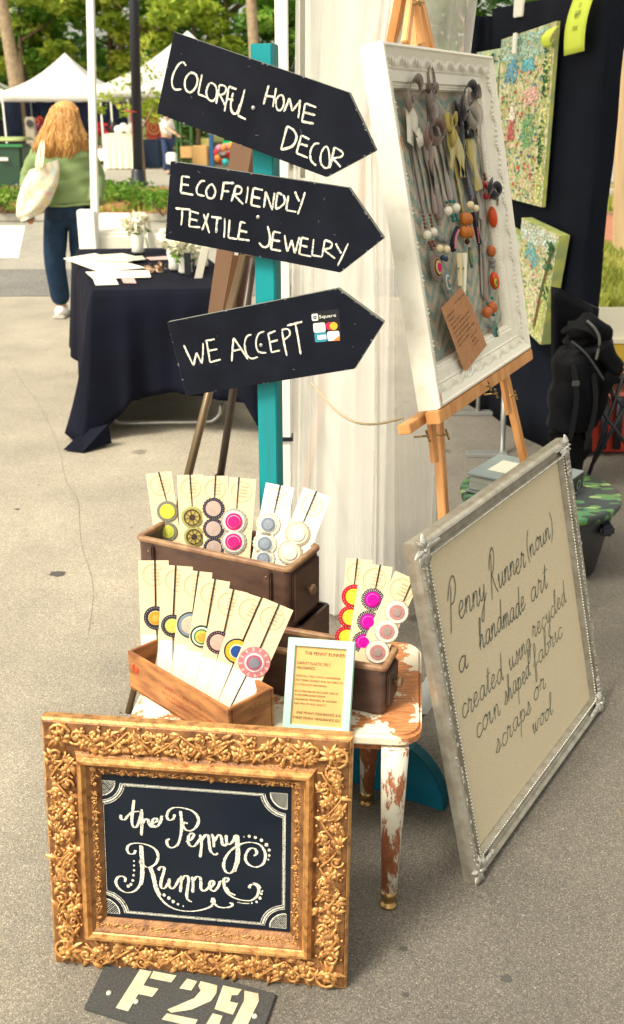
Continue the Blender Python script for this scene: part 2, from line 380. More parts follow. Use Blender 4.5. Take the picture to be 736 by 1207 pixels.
M['crate_print'] = mat('faded_red_print', (.42, .04, .015), .8, .2, noise=70, col2=(.50, .16, .06), ramp=(.35, .5))
M['crate_green'] = mat('faded_green_print', (.16, .2, .07), .8, .2, noise=60, col2=(.4, .2, .08), ramp=(.42, .55))
M['card'] = mat('card_stock', (.82, .66, .42), .85, .2, noise=30, amt=.06)
M['card_white'] = mat('card_white', (.90, .88, .78), .8, .2)
M['card_pale'] = mat('card_pale', (.88, .84, .68), .8, .2)
M['elastic'] = mat('elastic', (.035, .03, .028), .8, .2, noise=300, amt=.4)
M['mint'] = mat('mint_paint', (.42, .66, .56), .4, .5, noise=20, amt=.06, bump=.05)
M['kraft'] = mat('kraft_paper', (.68, .40, .15), .8, .2, noise=40, amt=.08)
M['kraft_tag'] = mat('kraft_tag', (.50, .25, .12), .8, .2, noise=60, amt=.15)
M['rubber'] = mat('shingle', (.035, .036, .036), .7, .5, noise=240, col2=(.07, .07, .066), bump=.4, bscale=500)
M['stencil'] = mat('stencil_paint', (.62, .55, .37), .8, .3, noise=45, col2=(.45, .40, .28), bump=.1)
def sheer(name, col, a0, a1):
    m = mat(name, col, .9, .1); n = m.node_tree; N = n.nodes; L = n.links; b = N['Principled BSDF']
    tc = N.new('ShaderNodeTexCoord'); mp = N.new('ShaderNodeMapping'); mp.inputs['Scale'].default_value = (9, 9, .35); L.new(tc.outputs['Object'], mp.inputs[0])
    no = N.new('ShaderNodeTexNoise'); no.inputs['Scale'].default_value = 1; no.inputs['Detail'].default_value = 3; L.new(mp.outputs[0], no.inputs[0])
    cr = N.new('ShaderNodeMapRange'); cr.inputs['From Min'].default_value = .35; cr.inputs['From Max'].default_value = .65
    cr.inputs['To Min'].default_value = a0; cr.inputs['To Max'].default_value = a1; L.new(no.outputs[0], cr.inputs[0])
    tr = N.new('ShaderNodeBsdfTranslucent'); tr.inputs[0].default_value = (*col, 1); mx = N.new('ShaderNodeMixShader'); mx.inputs[0].default_value = .55
    L.new(b.outputs[0], mx.inputs[1]); L.new(tr.outputs[0], mx.inputs[2])
    tp = N.new('ShaderNodeBsdfTransparent'); m2 = N.new('ShaderNodeMixShader'); L.new(cr.outputs[0], m2.inputs[0]); L.new(tp.outputs[0], m2.inputs[1]); L.new(mx.outputs[0], m2.inputs[2])
    L.new(m2.outputs[0], N['Material Output'].inputs[0]); return m
M['sheer'] = sheer('sheer_curtain', (.93, .92, .88), .40, .62)
M['sheer2'] = sheer('sheer_curtain_single', (.9, .88, .84), .26, .48)
M['tent'] = mat('tent_fabric', (.86, .85, .80), .8, .3, trans=.35)
M['canopy'] = mat('canopy_fabric', (.92, .90, .83), .8, .2, trans=.65)
M['pole_white'] = mat('white_metal', (.85, .84, .78), .4, .5)
M['cloth_black'] = mat('black_tablecloth', (.005, .006, .015), .85, .12, noise=6, amt=.3, bump=.05, bscale=300)
M['panel_black'] = mat('black_panel_cloth', (.007, .009, .017), .9, .12, noise=5, amt=.25, bump=.08, bscale=240)
M['black_nylon'] = mat('black_nylon', (.003, .0035, .006), .55, .14, noise=9, amt=.3, bump=.8, bscale=24)
M['black_metal'] = mat('black_metal', (.012, .014, .022), .4, .5)
M['grey_metal'] = mat('grey_metal', (.42, .43, .42), .35, .5, .7)
M['brown_board'] = mat('brown_board', (.22, .125, .075), .6, .4, noise=9, amt=.2, stretch=(1, 1, .3))
M['bronze'] = mat('bronze_tube', (.17, .12, .07), .35, .5, .6)
M['bronze_dk'] = mat('dark_bronze_tube', (.06, .045, .035), .4, .5, .4)
M['grass'] = leafmat('grass', (.17, .22, .035), (.34, .36, .07), (.52, .48, .15))
M['mulch'] = mat('mulch', (.36, .17, .07), .9, .2, noise=16, col2=(.20, .09, .045), bump=.6, bscale=50)
M['brick'] = mat('brick', (.38, .16, .09), .85, .3, noise=20, amt=.25)
M['kerb'] = mat('kerb_concrete', (.5, .47, .4), .85, .3, noise=20, amt=.2)
M['roadpaint'] = mat('road_paint', (.78, .76, .68), .7, .3, noise=25, amt=.12)
M['bark'] = mat('bark', (.27, .19, .12), .9, .2, noise=9, col2=(.13, .09, .06), bump=.7, bscale=22, stretch=(1, 1, .3))
M['bark_pale'] = mat('pale_bark', (.40, .30, .19), .9, .2, noise=9, amt=.35, bump=.5, bscale=22)
M['leaf_a'] = leafmat('leaf_yellow_green', (.14, .24, .025), (.34, .44, .045), (.60, .60, .10))
M['leaf_b'] = leafmat('leaf_mid_green', (.05, .15, .02), (.13, .29, .03), (.34, .48, .06))
M['leaf_c'] = leafmat('leaf_dark_green', (.02, .08, .015), (.05, .15, .025), (.15, .27, .05))
M['shrub'] = leafmat('leaf_shrub', (.05, .14, .015), (.15, .30, .03), (.34, .46, .09))
M['bin_green'] = mat('bin_green', (.035, .10, .065), .45, .5, noise=4, amt=.15)
M['bin_lid'] = mat('bin_lid_green', (.05, .28, .10), .4, .5)
M['skinmat'] = mat('skin', (.55, .31, .2), .5, .4)
M['hair'] = mat('hair_strawberry', (.66, .36, .11), .45, .5, noise=34, col2=(.46, .20, .05), ramp=(.3, .6), bump=.8, bscale=70, stretch=(3, 3, .18))
M['sweater'] = mat('green_knit', (.21, .29, .12), .9, .2, noise=9, amt=.15, bump=.3, bscale=60)
M['denim'] = mat('denim', (.014, .035, .075), .85, .2, noise=12, amt=.35, bump=.2, bscale=90)
M['white_plain'] = mat('white_plain', (.85, .84, .78), .7, .3)
M['lime_note'] = mat('lime_note_paper', (.68, .82, .10), .7, .3)
def c_(name, col, rough=.7, **k):
    if name not in M: M[name] = mat(name, col, rough, .35, **k)
    return M[name]
# =================================================================== SETTING
def sheet(name, x0, x1, y0, y1, z, m, **k):
    b = MB(); b.add([(x0, y0, z), (x1, y0, z), (x1, y1, z), (x0, y1, z)], [(0, 1, 2, 3)])
    return b.build(name, m, origin=(0, 0, z) if name == 'ground' else ((x0+x1)/2, (y0+y1)/2, z), kind='structure', **k)
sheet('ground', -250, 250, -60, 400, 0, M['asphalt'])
sheet('asphalt_strip', -30, 1.9, 9.4, 11.1, .004, M['patch'])
sheet('road', -30, 1.9, 11.1, 34, .004, M['road'])
b = MB(); b.add([gp(-60, 304, .008), gp(22, 304, .008), gp(30, 266, .008), gp(-60, 266, .008)], [(0, 1, 2, 3)]); b.build('road_marking', M['roadpaint'], kind='structure')
b = MB(); b.add([gp(108, 300, .008), gp(160, 300, .008), gp(150, 262, .008), gp(108, 262, .008)], [(0, 1, 2, 3)]); b.build('road_marking', M['roadpaint'], kind='structure')
# planted island with a real kerb
b = MB(); b.box((-6.6, 18.4, .06), (14.4, 4.6, .12)); kerb = b.build('kerb', M['kerb'], bevel=.02, kind='structure')
b = MB()
def mul(u, v):
    x = -13.7+14.2*u; y = 16.2+4.4*v
    e = min(u, 1-u, v, 1-v); return V((x, y, .125+min(.12, e*.9)+.03*math.sin(x*7)*math.sin(y*9)*(e > .02)))
b.grid(mul, 90, 30); b.build('mulch_bed', M['mulch'], kind='structure')
sheet('lawn_ground', 1.9, 30, 8.7, 34, .006, mat('soil', (.26, .22, .09), .95, .2, noise=4, amt=.3))
sheet('brick_paving', 2.0, 12, 13.0, 17.6, .012, mat('paving_bed', (.25, .13, .08), .9, .2, noise=30, amt=.4))
pav = bpy.data.objects['brick_paving']
me0 = None; n = 0; rr = random.Random(3)
for iy in range(36):
    for ix in range(7):
        y = 13.06+iy*.125; x = 2.9+ix*.26+(.13 if iy % 2 else 0)
        if me0 is None:
            bb = MB(); bb.box((0, 0, .018), (.245, .112, .036)); o = bb.build('brick', M['brick'], bevel=.006, seg=1, origin=(0, 0, 0)); me0 = o.data
        else: o = bpy.data.objects.new('brick', me0); COL.objects.link(o)
        o.parent = pav; o.location = (x-pav.location.x, y-pav.location.y, .001+rr.uniform(0, .004)); o.rotation_euler.z = rr.uniform(-.02, .02)
sheet('far_lawn', -60, 60, 34, 120, .01, mat('forest_floor', (.14, .15, .04), .95, .2, noise=2, amt=.4))

def grass_obj(name, x0, x1, y0, y1, n, h, z=.01, seed=1, mt='grass', lab=None):
    r = random.Random(seed); b = MB()
    for i in range(n):
        x = r.uniform(x0, x1); y = r.uniform(y0, y1); a = r.uniform(0, 6.28); hh = h*r.uniform(.5, 1.3); q = .012+.02*r.random()
        l = V((math.cos(a)*q, math.sin(a)*q, 0)); t = V((r.uniform(-.5, .5)*hh, r.uniform(-.5, .5)*hh, hh)); p = V((x, y, z))
        b.add([p-l, p+l, p+t], [(0, 1, 2)])
    o = b.build(name, M[mt], kind='stuff'); tag(o, lab, 'grass'); return o
grass_obj('grass', 2.1, 6.5, 8.8, 12.9, 16000, .10, seed=5, lab='sunlit lawn grass right of the black display panel')
grass_obj('grass', 2.1, 7, 17.7, 19.5, 2500, .22, seed=6, lab='strip of grass behind the brick paving')
def grit(seed, n, x0, x1, y0, y1, col, nm, lab, s0, s1):
    r = random.Random(seed); b = MB()
    for i in range(n):
        p = V((r.uniform(x0, x1), r.uniform(y0, y1), .001)); s_ = r.uniform(s0, s1); a = r.uniform(0, 6.28)
        b.add([p+V((math.cos(a+k*1.257)*s_*r.uniform(.5, 1), math.sin(a+k*1.257)*s_*r.uniform(.4, 1)*.7, .0)) for k in range(5)]+[p+V((0, 0, s_*.4))], [(k, (k+1) % 5, 5) for k in range(5)])
    o = b.build(nm, col, kind='stuff'); tag(o, lab, 'grit')
grit(3, 260, -1.6, 1.6, 1.1, 5, c_('grit_pale', (.42, .39, .32), .9), 'gravel_grit', 'small pale grit strewn over the asphalt', .0015, .004)
grit(4, 90, -1.8, 1.8, 1.1, 6, c_('grit_brown', (.14, .09, .05), .9), 'leaf_litter', 'tiny brown bits of leaf litter on the asphalt', .003, .007)
b = MB(); cp = [gp(x, y, .0012) for x, y in ((-30, 380), (4, 418), (16, 432), (30, 455), (44, 473), (58, 500), (70, 530), (78, 566), (92, 590), (96, 640), (110, 690), (104, 750))]
b.ribbon(cp, .003, V((0, 0, 1)), True, k=6, jit=.6, taper=True); b.build('pavement_crack', c_('crack_dark', (.2, .18, .15), .95), kind='structure')
for (px, py, s_) in ((67, 676, .03), (596, 1153, .012), (475, 1118, .009), (478, 1172, .007), (20, 600, .012), (560, 1010, .010)):
    b = MB(); p = gp(px, py, .0014); b.poly([p+V((math.cos(k*.628)*s_*(1+.3*math.sin(k*2.3)), math.sin(k*.628)*s_*.8*(1+.25*math.sin(k*1.7)), 0)) for k in range(10)]); b.build('pavement_stain', c_('stain_dark', (.075, .07, .065), .9), kind='structure')
grass_obj('grass', -10, .3, 16.15, 17.2, 3500, .09, seed=8, lab='thin dry grass along the kerb of the mulch bed', z=.15)

# ---------------------------------------------------------------- plants
def leaves(b, c, rad, n, size, r, flat=.85, shell=.35):
    c = V(c)
    for i in range(n):
        d = V((r.gauss(0, 1), r.gauss(0, 1), r.gauss(0, 1))).normalized()
        q = r.uniform(shell, 1)**.6
        p = c+V((d.x*rad[0]*q, d.y*rad[1]*q, d.z*rad[2]*q))
        s_ = size*r.uniform(.6, 1.35)
        a = V((r.gauss(0, 1), r.gauss(0, 1), r.gauss(0, .5))).normalized(); t = a.cross(V((r.gauss(0, 1), r.gauss(0, 1), r.gauss(0, 1)))).normalized()
        nrm = a.cross(t)
        b.add([p-a*s_, p-t*s_*.42, p+a*s_, p+t*s_*.42], [(0, 1, 2), (0, 2, 3)])
def tree(x, y, h, base, spread, label, mt, seed, nclump=26, per=150, lsize=.13, trunk=.16, lean=(0, 0), bark='bark', name='broadleaf_tree', group=None):
    r = random.Random(seed); t = thing(name, label, 'tree', (x, y, 0), group)
    b = MB(); pts = [V((x+lean[0]*k*h+.06*math.sin(k*9+seed), y+lean[1]*k*h, h*k*.95)) for k in [i/9 for i in range(10)]]
    b.tube(pts, [trunk*(1-.8*i/9) for i in range(10)], 9)
    for i in range(7):
        k = r.uniform(.35, .9); a = r.uniform(0, 6.28); p = V((x+lean[0]*k*h, y+lean[1]*k*h, h*k*.95)); l = spread*r.uniform(.4, .8)
        b.tube([p, p+V((math.cos(a)*l*.5, math.sin(a)*l*.5, l*.25)), p+V((math.cos(a)*l, math.sin(a)*l, l*.6))], [trunk*.35, trunk*.22, trunk*.06], 6)
    b.build('trunk', M[bark], t)
    b = MB()
    for i in range(nclump):
        k = r.random(); z = base+(h-base)*k; q = math.sin(math.pi*min(1, .18+k*.8))**.6*spread; a = r.uniform(0, 6.28); d = r.uniform(.25, 1)**.6*q
        s_ = r.uniform(.32, .62)*spread*.5
        leaves(b, (x+lean[0]*z+math.cos(a)*d, y+lean[1]*z+math.sin(a)*d, z), (s_*1.25, s_*1.25, s_*.62), per, lsize, r)
    b.build('crown', M[mt], t); return t
# a deep wood as a mass behind, single trees in front of it
b = MB(); r = random.Random(11)
for i in range(1500):
    x = r.uniform(-24, 34); z = r.uniform(.2, 1)**1.5*11; y = 50+r.uniform(0, 6)
    leaves(b, (x, y, z), (1.4, 1.2, .9), 26, .26, r)
o = b.build('far_wood', M['leaf_c'], kind='stuff'); tag(o, 'deep green mass of woodland filling the background', 'woodland')
TR = [(-15.5, 40, 9, 1.6, 3.6, 'leaf_a', 'tall yellow-green tree at the far left edge above the small tent'),
      (-12.2, 42, 9.5, 1.8, 3.4, 'leaf_b', 'mid green tree behind the peak of the white tent'),
      (-10.0, 38.5, 8.5, 2.6, 2.9, 'leaf_a', 'bright yellow-green tree between the white pole and the tent peak'),
      (-7.4, 41, 9.5, 1.2, 3.4, 'leaf_b', 'dense green tree just right of the white pole'),
      (-5.2, 37.5, 7.5, 1.5, 2.4, 'leaf_a', 'light green tree behind the black lamp post'),
      (-3.2, 42, 9.5, .8, 3.2, 'leaf_b', 'green tree above the topmost arrow sign'),
      (-1.0, 39, 9, .8, 2.9, 'leaf_b', 'green tree behind the top of the teal post'),
      (1.8, 41, 9, .8, 3.1, 'leaf_a', 'yellow-green tree left of the booth curtain'),
      (5.2, 38, 8, .8, 3.0, 'leaf_b', 'green tree between the curtain and the display panel'),
      (8.2, 40, 8.5, .8, 3.3, 'leaf_b', 'green tree behind the black display panel'),
      (11.8, 46, 8.0, 2.0, 3.2, 'leaf_a', 'yellow-green tree above the green metal roof'),
      (15.2, 47, 8.0, 1.6, 3.4, 'leaf_a', 'rightmost yellow-green tree behind the brick building')]
for i, (x, y, h, ba, sp, mt, lb) in enumerate(TR):
    tree(x, y, h, ba, sp, lb, mt, 100+i, nclump=40, per=170, lsize=.17, trunk=.17, group='trees in the wood behind the market')
# tall bare trunks in front of the wood
def bare(x, y, h, r0, lean, lb, bark='bark_pale'):
    t = thing('pine_tree', lb, 'tree', (x, y, 0)); b = MB()
    b.tube([V((x+lean*k*h+.05*math.sin(k*7), y, h*k)) for k in [i/11 for i in range(12)]], [r0*(1-.35*i/11) for i in range(12)], 10); b.build('trunk', M[bark], t)
    b = MB(); r = random.Random(int(x*10)); 
    for i in range(14): leaves(b, (x+lean*h+r.uniform(-1.6, 1.6), y+r.uniform(-1.6, 1.6), h-r.uniform(-.5, 2.2)), (.8, .8, .45), 90, .13, r)
    b.build('crown', M['leaf_a'], t)
bare(-9.35, 35, 9.5, .22, -.045, 'tall pale bare trunk at the far left edge of the picture')
bare(-6.95, 40.6, 10, .16, .0, 'slim trunk rising behind the white tent beside the white pole')
bare(-1.56, 30, 9, .17, -.01, 'pale straight trunk rising behind the teal post')
bare(-4.1, 39, 10, .1, .0, 'very thin pale trunk above the left end of the topmost sign')
# young tree staked behind the lamp post
t = thing('young_tree', 'young staked tree with a thin trunk and light leaves by the lamp post', 'tree', gp(169, 228))
O = gp(171, 222); b = MB(); b.tube([O, O+V((-.03, 0, 1.2)), O+V((.0, 0, 2.4)), O+V((.05, 0, 2.9))], [.05, .045, .03, .01], 8); 
for dx, z in ((-.7, 1.9), (.45, 2.2), (-.4, 2.3), (.3, 1.7)): b.tube([O+V((0, 0, z-.5)), O+V((dx, 0, z))], [.018, .006], 5)
b.build('trunk', M['bark_pale'], t); b = MB(); r = random.Random(4)
for (x_, z_, s_) in ((-.75, 1.75, .26), (-.55, 1.95, .3), (-.3, 1.6, .2), (.1, 1.6, .22), (.25, 1.9, .25), (.2, 2.3, .28), (.1, 2.6, .22), (-.2, 2.2, .26), (.3, 1.45, .16), (.12, 2.9, .16), (-.9, 1.6, .12)):
    leaves(b, O+V((x_, r.uniform(-.3, .3), z_)), (s_, s_, s_*.8), 60, .06, r)
b.build('crown', M['leaf_a'], t)
# shrubs in the island
SH = [(4, 246, .42, 'leafy low shrub below the green wheelie bin at the left edge'), (24, 240, .5, 'bushy low shrub between the wheelie bin and the tote bag'),
      (118, 240, .36, 'low shrub just right of the white pole in the mulch bed'), (136, 236, .46, 'low shrub left of the lamp post in the mulch bed'),
      (158, 232, .42, 'shrub round the foot of the black lamp post'), (178, 243, .40, 'low shrub under the young tree'),
      (192, 248, .4, 'shrub beside the left end of the middle arrow sign'), (212, 243, .44, 'shrub mostly hidden behind the middle arrow sign')]
for i, (px, py, hh, lb) in enumerate(SH):
    p = gp(px, py, .2); r = random.Random(40+i); hh *= .62; t = thing('shrub', lb, 'shrub', p, 'low shrubs in the mulch bed'); b = MB()
    for k in range(9): leaves(b, p+V((r.uniform(-.42, .42), r.uniform(-.2, .2), hh*r.uniform(.3, .8))), (.17, .17, .12), 50, .042, r)
    b.build('foliage', M['shrub'], t)
    b = MB()
    for k in range(5): a = r.uniform(0, 6.28); b.tube([p-V((0, 0, .08)), p+V((math.cos(a)*.2, math.sin(a)*.2, hh*.6))], [.012, .005], 5)
    b.build('stem', M['bark'], t)

# lamp post
O = gp(163.5, 219, .12); t = thing('lamp_post', 'tall black lamp post standing in the mulch bed', 'lamp post', O)
b = MB(); b.tube([O, atY(158, 0, O.y), atY(156, -110, O.y)], [.105, .10, .095], 14); b.build('pole', M['black_metal'], t)
b = MB(); b.lathe([(.19, 0), (.19, .04), (.15, .1), (.13, .3), (.105, .34)], O, n=14); b.build('base', M['black_metal'], t)
b = MB(); b.box(atY(156, -112, O.y), (.5, .5, .12)); b.build('lamp_head', M['black_metal'], t, bevel=.03)
b = MB(); q = O+V((-.05, -.12, 1.45)); b.tube([q+V((-.12, 0, .02)), q, q+V((.12, 0, -.01))], .012, 5); b.tube([q, q+V((.02, -.01, -.5))], .008, 5); b.build('ribbon', c_('red_ribbon', (.5, .04, .04)), t)

# ---------------------------------------------------------------- tents
def tent(cx, cy, wd, eave, peak, label, val=.28, mt='tent', walls=(), name='canopy_tent', legs=True, rot=0):
    t = thing(name, label, 'tent', (cx, cy, 0)); h = wd/2; b = MB()
    cs = [V((cx+sx*h, cy+sy*h, eave)) for sx, sy in ((-1, -1), (1, -1), (1, 1), (-1, 1))]; top = V((cx, cy, peak))
    for i in range(4):
        a, c = cs[i], cs[(i+1) % 4]
        def f(u, v, a=a, c=c):
            p = (a.lerp(c, u)).lerp(top, v); p.z -= .16*math.sin(math.pi*min(1, v*1.0))*(1) + .05*math.sin(math.pi*u)*(1-v); return p
        b.grid(f, 8, 8)
    b.build('roof', M[mt], t)
    for i in range(4):
        a, c = cs[i], cs[(i+1) % 4]; b = MB()
        b.grid(lambda u, v: a.lerp(c, u)+V((0, 0, -val*v-.05*math.sin(math.pi*u)*(1-v)))+V((0, 0, 0)), 12, 2); b.build('valance', M[mt], t, solid=.006)
    for i, q in enumerate(cs):
        if legs: b = MB(); b.box((q.x*.995+cx*.005, q.y*.995+cy*.005, eave/2), (.045, .045, eave)); b.build('leg', M['pole_white'], t)
    for (i, col) in walls:
        a, c = cs[i], cs[(i+1) % 4]; b = MB()
        b.grid(lambda u, v: a.lerp(c, u)*1+V((0, .04*math.sin(u*40), -(eave-.02)*v)), 60, 3); b.build('side_wall', col, t)
    return t
navy = c_('navy_backdrop', (.014, .022, .07), .8, noise=2.5, col2=(.03, .05, .12))
tent(xat(80, 34.4, 2.2), 34.4, 3.25, 2.12, 3.25, 'white peaked canopy tent with a navy backdrop behind the woman', walls=((2, navy), (3, navy)))
tent(xat(224, 32.6, 2.2), 32.6, 4.5, 2.22, 3.75, 'white canopy tent partly hidden behind the topmost sign')
tent(-11.4, 38, 3.2, 2.1, 2.9, 'small white tent at the far left edge behind the pink shirt')
tent(8.7, 27.2, 4.0, 2.35, 3.35, 'white walled tent right of the black display panel', walls=((0, M['tent']), (3, M['tent'])))

# stall goods under the far tents (each its own thing)
def stall_table(x0, x1, y, h, dpt, m, label, skirt=True, cat='table'):
    t = thing('stall_table', label, cat, ((x0+x1)/2, y, 0)); b = MB(); b.box(((x0+x1)/2, y, h), (x1-x0, dpt, .04)); b.build('tabletop', m, t, bevel=.01)
    b = MB(); per = [V((x0, y+dpt/2, 0)), V((x0, y-dpt/2, 0)), V((x1, y-dpt/2, 0)), V((x1, y+dpt/2, 0))]
    def f(u, v):
        s_ = u*3; i = min(2, int(s_)); p = per[i].lerp(per[i+1], s_-i); d = V((0, -1, 0)) if i == 1 else V((-1 if i == 0 else 1, 0, 0))
        return p+d*(.02+.02*math.sin(u*90)*v)+V((0, 0, h-.02-(h-.05)*v))
    b.grid(f, 120, 3); b.build('cloth', m, t)
    return t
stall_table(xat(129, 31.5), xat(163, 31.5), 31.5, .95, .8, c_('cream_cloth', (.82, .78, .62), .8), 'table under a cream cloth left of the lamp post')
stall_table(xat(173, 32), xat(190, 32), 32, .78, .7, c_('navy_cloth', (.03, .05, .10), .8), 'table with a navy cloth right of the young tree')
def blob_box(name, label, cat, px0, px1, py0, py1, y, col, bevel=.02, dy=.3, group=None):
    a = atY(px0, py1, y); c = atY(px1, py0, y); a.z = max(a.z, .02) if a.z > -.3 else 0
    b = MB(); b.box(((a.x+c.x)/2, y+dy/2, (a.z+c.z)/2), (c.x-a.x, dy, c.z-a.z)); o = b.build(name, col, bevel=bevel); return tag(o, label, cat, group)
blob_box('rug_display', 'red patterned rug hanging in the far stall', 'rug', 173, 190, 133, 167, 33.5, c_('red_rug', (.42, .02, .025), .9, noise=3, col2=(.55, .12, .06)), dy=.06)
b = MB(); F = Frame(atY(181.5, 150, 33.45), (1, 0, 0), N=(0, -1, 0))
b.ring(F.O, F, .17, .22); b.ring(F.O, F, .08, .11)
for u0, v0, u1, v1 in ((-.36, -.42, .36, -.42), (.36, -.42, .36, .42), (.36, .42, -.36, .42), (-.36, .42, -.36, -.42)): b.ribbon([F.p(u0, v0), F.p(u1, v1)], .03, F.N, False)
o = bpy.data.objects['rug_display']; b.build('rug_pattern', c_('rug_gold', (.6, .3, .12)), o)
# green shelf unit
t = thing('shelf_unit', 'dark green open shelf unit below the topmost sign', 'shelf', (xat(216, 30), 30, 0))
for px in (209, 214): 
    x = xat(px, 30, .8); b = MB(); b.box((x, 30, .85), (.06, .3, 1.7)); b.build('upright', c_('shelf_green', (.05, .13, .04)), t)
x = xat(226, 30, .8); b = MB(); b.box((x, 30, .85), (.06, .3, 1.7)); b.build('upright', M['shelf_green'] if 'shelf_green' in M else navy, t)
for z in (.35, .8, 1.2, 1.65): b = MB(); b.box((xat(218, 30, .8), 30, z), (.46, .3, .03)); b.build('shelf', c_('shelf_green', (.05, .13, .04)), t)
b = MB(); b.box((xat(220, 30, .8), 29.9, .52), (.32, .2, .3)); tag(b.build('cardboard_box', c_('cardboard', (.58, .36, .14), .85), bevel=.01), 'brown box on the lower shelf of the green shelf unit', 'box')
blob_box('cardboard_box', 'large tan cardboard box right of the green shelf unit', 'box', 227, 244, 172, 196, 29, c_('cardboard', (.58, .36, .14), .85), dy=.4)
blob_box('blue_post', 'thin blue banner post in the far stall', 'post', 247.5, 251.5, 158, 198, 28.5, c_('blue_cloth', (.02, .09, .22)), dy=.08)
blob_box('green_banner', 'bright green cloth hanging right of the blue post', 'banner', 263, 274, 166, 182, 30, c_('emerald', (.0, .42, .14), .8), dy=.05)
blob_box('yellow_banner', 'pale yellow cloth hung above the cardboard box', 'banner', 237, 247, 163, 173, 30.2, c_('pale_yellow', (.7, .6, .2), .8), dy=.05)
r = random.Random(9)
for i in range(14):
    px = r.uniform(252, 274); py = r.uniform(172, 196)
    px = 253+1.6*i; p = atY(px, py, 29.5+r.uniform(-.2, .3)); b = MB(); F = Frame(p, (1, 0, 0), N=(0, -1, 0)); b.ell(p, (.1*r.uniform(.7, 1.2), .09, .1))
    o = b.build('toy', c_(['toy_red', 'toy_white', 'toy_orange', 'toy_teal', 'toy_pink'][i % 5], [(.6, .03, .03), (.8, .8, .75), (.7, .25, .05), (.03, .35, .35), (.6, .2, .3)][i % 5]))
    tag(o, ['lower ', 'upper ', 'third '][i//5]+['red', 'white', 'orange', 'teal', 'pink'][i % 5]+' round toy piled in the stall below the topmost sign', 'toy', 'toys in the far stall')
for i, (px, py, cn, cc, lb) in enumerate([(121, 153, 'fl_red', (.6, .02, .04), 'bright red flower bunch under the far tent right of the white pole'), (131, 152, 'fl_dark', (.05, .05, .06), 'dark bunch on the far stall next to the red flowers'),
        (118, 163, 'fl_green', (.12, .2, .06), 'green bunch of plants under the far tent'), (46, 146, 'fl_red2', (.4, .05, .03), 'reddish plant hanging at the tent leg left of the woman'), (40, 151, 'fl_purple', (.25, .1, .2), 'purple bunch behind the person in pink')]):
    p = atY(px, py, 32.5); t = thing('flower_bunch', lb, 'flowers', p); b = MB(); leaves(b, p, (.28, .2, .24), 120, .07, random.Random(i)); b.build('bloom', c_(cn, cc), t)
    b = MB(); b.lathe([(.08, 0), (.12, .2)], p-V((0, 0, .4)), n=8); b.build('vase', c_('pot', (.3, .2, .14)), t)
for i, (px, py) in enumerate([(140, 153), (146, 150), (152, 152), (157, 149)]):
    p = atY(px, py, 31.4); b = MB(); b.ell(p, (.13, .1, .12)); tag(b.build('parcel', M['white_plain']), ['leftmost', 'second', 'third', 'rightmost'][i]+' white bundle on the cream covered table', 'bundle', 'white bundles on the far table')
p = gp(151, 199); t = thing('potted_grass', 'potted grass plant on the road beside the cream table', 'plant', p); b = MB(); r = random.Random(2)
for i in range(260):
    a = r.uniform(0, 6.28); q = r.uniform(.03, .3); bs = p+V((r.uniform(-.3, .3), r.uniform(-.15, .15), .1)); b.add([bs-V((.012, 0, 0)), bs+V((.012, 0, 0)), bs+V((math.cos(a)*q*.4, math.sin(a)*q*.4, r.uniform(.3, .55)))], [(0, 1, 2)])
b.build('foliage', M['shrub'], t); b = MB(); b.box(p+V((0, 0, .07)), (.8, .4, .14)); b.build('pot', c_('pot_dark', (.03, .05, .06)), t, bevel=.02)
blob_box('storage_box', 'white storage box under the far tent right of the white pole', 'box', 113, 122, 176, 190, 32, M['white_plain'], dy=.4)
# grey stand at tent 1's left leg
p = atY(38, 168, 31); t = thing('display_stand', 'grey hanging display with a dark round emblem at the tent leg', 'stand', (p.x, 31, 0))
b = MB(); b.box((p.x, 31, 1.05), (.3, .1, .75)); b.build('body', c_('stand_grey', (.36, .32, .24)), t, bevel=.04)
b = MB(); F = Frame((p.x, 30.94, 1.25), (1, 0, 0), N=(0, -1, 0)); b.disc(F.O, F, .1, .02); b.build('emblem', c_('stand_dark', (.04, .04, .04)), t)
b = MB(); b.box((p.x, 31, .35), (.08, .08, .7)); b.build('post', c_('stand_grey', (.3, .27, .2)), t)

# wheelie bin
pc = gp(8, 233, .0); bw, bd = .62, .6; t = thing('wheelie_bin', 'green wheelie bin with a bright green lid at the left edge', 'bin', (pc.x, pc.y, .12))
x0 = xat(-14, pc.y); x1 = xat(29.5, pc.y, .6); xc = (x0+x1)/2; wd = x1-x0
b = MB(); z0, z1 = .14, .98; ww = wd/2
b.quadbox([(xc-ww*.85, pc.y-.02, z0), (xc+ww*.85, pc.y-.02, z0), (xc+ww*.85, pc.y+.6, z0), (xc-ww*.85, pc.y+.6, z0)], [(xc-ww, pc.y-.1, z1), (xc+ww, pc.y-.1, z1), (xc+ww, pc.y+.72, z1), (xc-ww, pc.y+.72, z1)])
b.build('body', M['bin_green'], t, bevel=.05)
b = MB(); b.box((xc, pc.y-.1, z1-.02), (2*ww+.05, .05, .06)); b.build('rim_lip', M['bin_lid'], t, bevel=.015)
b = MB(); b.grid(lambda u, v: V((xc+(u-.5)*(2*ww+.06), pc.y-.14+.9*v, z1+.03+.09*math.sin(math.pi*(.15+.7*v)))), 4, 8); b.build('lid', c_('bin_lid_top', (.35, .42, .16), .4), t, solid=.03)
for sx in (-1, 1):
    b = MB(); b.lathe([(.02, -.03), (.13, -.03), (.13, .03), (.02, .03)], (xc+sx*ww*.88, pc.y+.55, .25), axis=(1, 0, 0), n=18); b.build('wheel', M['black_metal'], t)
